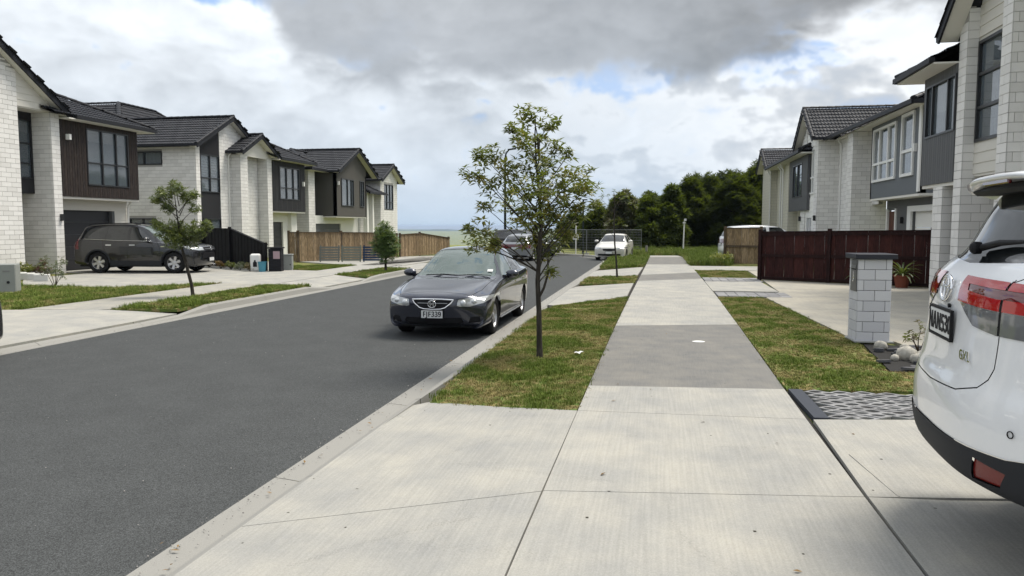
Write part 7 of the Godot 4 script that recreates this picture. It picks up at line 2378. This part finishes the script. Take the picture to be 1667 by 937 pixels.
func grass_tuft(r: RandomNumberGenerator, n: int, h: float, sp: float) -> ArrayMesh:
	var st := st_new(); st.set_smooth_group(-1)
	for k in n:
		var a := r.randf() * TAU
		var b := Vector3(r.randf_range(-sp, sp), 0, r.randf_range(-sp, sp))
		var d := Vector3(cos(a), 0, sin(a)); var s := Vector3(-sin(a), 0, cos(a)) * .0022 * (1.0 + h * 6.0)
		var hh := h * r.randf_range(.55, 1.2); var ln := hh * r.randf_range(.2, .9)
		var m := b + d * ln * .4 + Vector3(0, hh * .65, 0); var t := b + d * ln + Vector3(0, hh, 0)
		for p in [b - s, m - s * .8, m + s * .8, b - s, m + s * .8, b + s, m - s * .8, t, m + s * .8]:
			st.add_vertex(p)
	return done(st)

func lawn(nm: String, poly: Array, yf: Callable, dens: float, h: float, dry: float, label: String):
	var soil := mat("lawn_soil", Color(0.8, 0.8, 0.8), 0.95, "lawn", 0.6)
	var pl := P2(poly)
	struct(part(self, nm, slab_mesh(pl, yf, 0.06, 1.0), soil))
	lawns.append([pl, yf, dens, h, dry, label])

func build_grass():
	# earth level with the paths, under everything
	var earth := mat("lawn_soil", Color(0.8, 0.8, 0.8), 0.95, "lawn", 0.6)
	struct(part(self, "ground_bank", slab_mesh(P2([[-0.74, 14], [60, 14], [60, -64], [-3.5, -64], [-2.0, -44.5], [-0.74, -43]]), func(_x, _z): return 0.108, 0.3), earth))
	struct(part(self, "ground_bank", slab_mesh(P2([[-11.1, 14], [-70, 14], [-70, -64], [-24, -64], [-11.2, -43.5]]), func(_x, _z): return 0.108, 0.3), earth))
	struct(part(self, "ground_bank", slab_mesh(P2([[-3.5, -64], [-24, -64], [-19, -52.6], [-7.6, -48.2], [-4.4, -45.8], [-2.0, -44.5]]), func(_x, _z): return 0.0, 0.3), earth))
	var fl := func(_x, _z): return 0.138
	lawn("verge", [[-2.24, -7.30], [-1.6, -7.12], [-0.71, -6.90], [-0.68, -18.25], [-2.24, -16.85]], func(x, z): return lerpf(cross_r.call(x, z) - .004, 0.138, smoothstep(-7.0, -8.8, z) * smoothstep(-16.2, -15.0, z) if x < -0.9 else smoothstep(-6.9, -7.5, z)), 2100.0, .036, .55, "short patchy verge grass round the slender street tree")
	lawn("verge", [[-2.24, -22.45], [-0.66, -22.8], [-0.63, -26.3], [-2.24, -25.45]], fl, 900.0, .045, .6, "short dry verge grass round the bare sapling")
	lawn("verge", [[-2.24, -30.65], [-0.56, -31.7], [-0.42, -43], [-2.4, -41.5]], fl, 700.0, .13, .1, "longer green verge grass before the cream hatchback")
	lawn("lawn", [[1.36, -8.25], [2.62, -8.4], [2.70, -9.5], [2.88, -11.5], [2.86, -12.5], [2.52, -18.72], [1.47, -18.82]], fl, 2000.0, .036, .6, "short patchy lawn between the path and white letterbox")
	lawn("lawn", [[2.62, -8.36], [4.4, -8.5], [4.4, -9.5], [2.71, -9.5]], fl, 1500.0, .036, .6, "strip of short lawn between the turf pavers and the slate bed")
	lawn("lawn", [[1.46, -25.9], [3.2, -25.8], [3.3, -29.8], [1.46, -29.95]], fl, 900.0, .045, .7, "short dry lawn at the end of the brown fence")
	lawn("meadow", [[1.42, -33.1], [3.0, -33.4], [3.4, -35.9], [4.2, -48], [1.0, -48], [1.2, -44.6], [1.46, -42]], fl, 650.0, .26, .02, "long bright grass beside the end of the path")
	lawn("meadow", [[-3.0, -44.5], [-0.4, -44.1], [1.4, -44.5], [1.0, -50], [-3.8, -50]], func(_x, _z): return 0.125, 260.0, .22, .25, "rough long grass beyond the end of the path")
	lawn("meadow", [[1.0, -48.0], [8, -48], [9, -54], [-3, -54], [-3, -50], [1, -50]], func(_x, _z): return 0.12, 110.0, .30, .35, "rough long grass at the foot of the dark pines")
	lawn("verge", [[-9.69, -13.98], [-10.98, -13.65], [-10.98, -19.85], [-9.69, -20.15]], fl, 1300.0, .07, .15, "green verge grass round the leaning tree opposite")
	lawn("verge", [[-9.69, -24.45], [-10.98, -24.75], [-10.9, -29.15], [-9.69, -29.15]], fl, 900.0, .06, .2, "green verge grass round the bushy tree opposite")
	lawn("lawn", [[-12.67, -13.3], [-12.67, -20.45], [-14.9, -18.25], [-17.8, -18.55], [-19.8, -20.2], [-21, -18], [-21, -11.5], [-16.1, -12.2]], fl, 800.0, .075, .25, "green lawn in front of the house with the brown box")
	lawn("lawn", [[-12.67, -26.85], [-14.25, -27.3], [-15.2, -29.4], [-13.3, -31.0], [-12.67, -30.8]], fl, 700.0, .08, .25, "narrow lawn by the small service cabinet")
	var r := RandomNumberGenerator.new(); r.seed = 301
	var nz := FastNoiseLite.new(); nz.seed = 77; nz.frequency = 0.55; nz.fractal_octaves = 3
	var gm := mat("grass_blade", Color(1, 1, 1), 0.75, "", 1.0, {vc = true, backlight = Color(0.25, 0.3, 0.1)})
	for L in lawns:
		var pl: PackedVector2Array = L[0]
		var bb := Rect2(pl[0], Vector2.ZERO)
		for p in pl:
			bb = bb.expand(p)
		var tuft := grass_tuft(r, 9, L[3], .022 + L[3] * .25)
		var xs := []; var cs := []
		var n := int(bb.get_area() * L[2] * .42)
		for k in n:
			var p := Vector2(r.randf_range(bb.position.x, bb.end.x), r.randf_range(bb.position.y, bb.end.y))
			if not Geometry2D.is_point_in_polygon(p, pl):
				continue
			p += Vector2(r.randfn(), r.randfn()) * .028
			var v := nz.get_noise_2d(p.x * 2.0, p.y * 2.0) + .35 * nz.get_noise_2d(p.x * 9.0, p.y * 9.0)
			var d := clampf(L[4] - .10 + v * 1.5 + r.randf_range(-.2, .2), 0, 1)
			var c := Color(0.125, 0.170, 0.032).lerp(Color(0.235, 0.195, 0.08), d)
			c = c * r.randf_range(.65, 1.25); c.a = 1
			var sc := r.randf_range(.6, 1.2) * (1.0 - .3 * d) * (1.0 + .8 * maxf(0.0, -v))
			xs.append(Transform3D(Basis(Vector3.UP, r.randf() * TAU).scaled(Vector3(1, sc, 1)), Vector3(p.x, L[1].call(p.x, p.y) - .004, p.y)))
			cs.append(c)
		var g := multi(self, "grass", tuft, gm, xs, "stuff", cs)
		tag(g, L[5], "grass")

	# grit and small dead leaves that gather in the channels and lie about the road
	var gr := RandomNumberGenerator.new(); gr.seed = 401
	var gx := []; var gc := []; var lx := []; var lc := []
	for k in 1500:
		var edge := gr.randf() < .72
		var near := gr.randf() < .75
		var x := -2.70 + absf(gr.randfn()) * .06 if near else -9.22 - absf(gr.randfn()) * .06
		if not edge:
			x = gr.randf_range(-9.1, -2.75)
		elif gr.randf() < .4:
			x = x - .12 * gr.randf() if near else x + .12 * gr.randf()
		var z := -2.5 - pow(gr.randf(), 1.6) * 34.0
		var s := gr.randf_range(.002, .006)
		var v := gr.randf_range(.10, .38)
		gx.append(Transform3D(Basis.from_euler(Vector3(gr.randf(), gr.randf() * 6.0, gr.randf())).scaled(Vector3(s, s * .7, s)), Vector3(x, .014, z)))
		gc.append(Color(v, v * .96, v * .9))
	for k in 70:
		var z := -3.0 - pow(gr.randf(), 1.4) * 30.0
		var x := -2.60 + gr.randfn() * .08 if gr.randf() < .55 else gr.randf_range(-2.2, 2.4)
		var y := .012
		if x > -2.42:
			y = .153 if x > -0.7 else maxf(cross_r.call(x, z), .14 if z < -7.5 else 0.0) + .006
		elif x > -2.5:
			continue
		lx.append(Transform3D(Basis.from_euler(Vector3(gr.randf_range(-.3, .3), gr.randf() * 6.0, gr.randf_range(-.3, .3))).scaled(Vector3.ONE * gr.randf_range(.5, 1.0)), Vector3(x, y + .004, z)))
		lc.append(Color(.20, .13, .06) * gr.randf_range(.5, 1.2))
	var pm := mat("grit_stone", Color(1, 1, 1), 0.9, "", 1.0, {vc = true})
	var peb := SphereMesh.new(); peb.radius = 1.0; peb.height = 2.0; peb.radial_segments = 6; peb.rings = 3
	tag(multi(self, "grit", peb, pm, gx, "stuff", gc), "loose grit lying in the road channels", "grit")
	var lf := st_new(); lf.set_smooth_group(-1)
	quad(lf, Vector3(-.03, 0, 0), Vector3(0, .006, .011), Vector3(.032, .004, 0), Vector3(0, .004, -.011))
	tag(multi(self, "fallen_leaves", done(lf), pm, lx, "stuff", lc), "small dead leaves scattered along the kerb and path", "leaves")
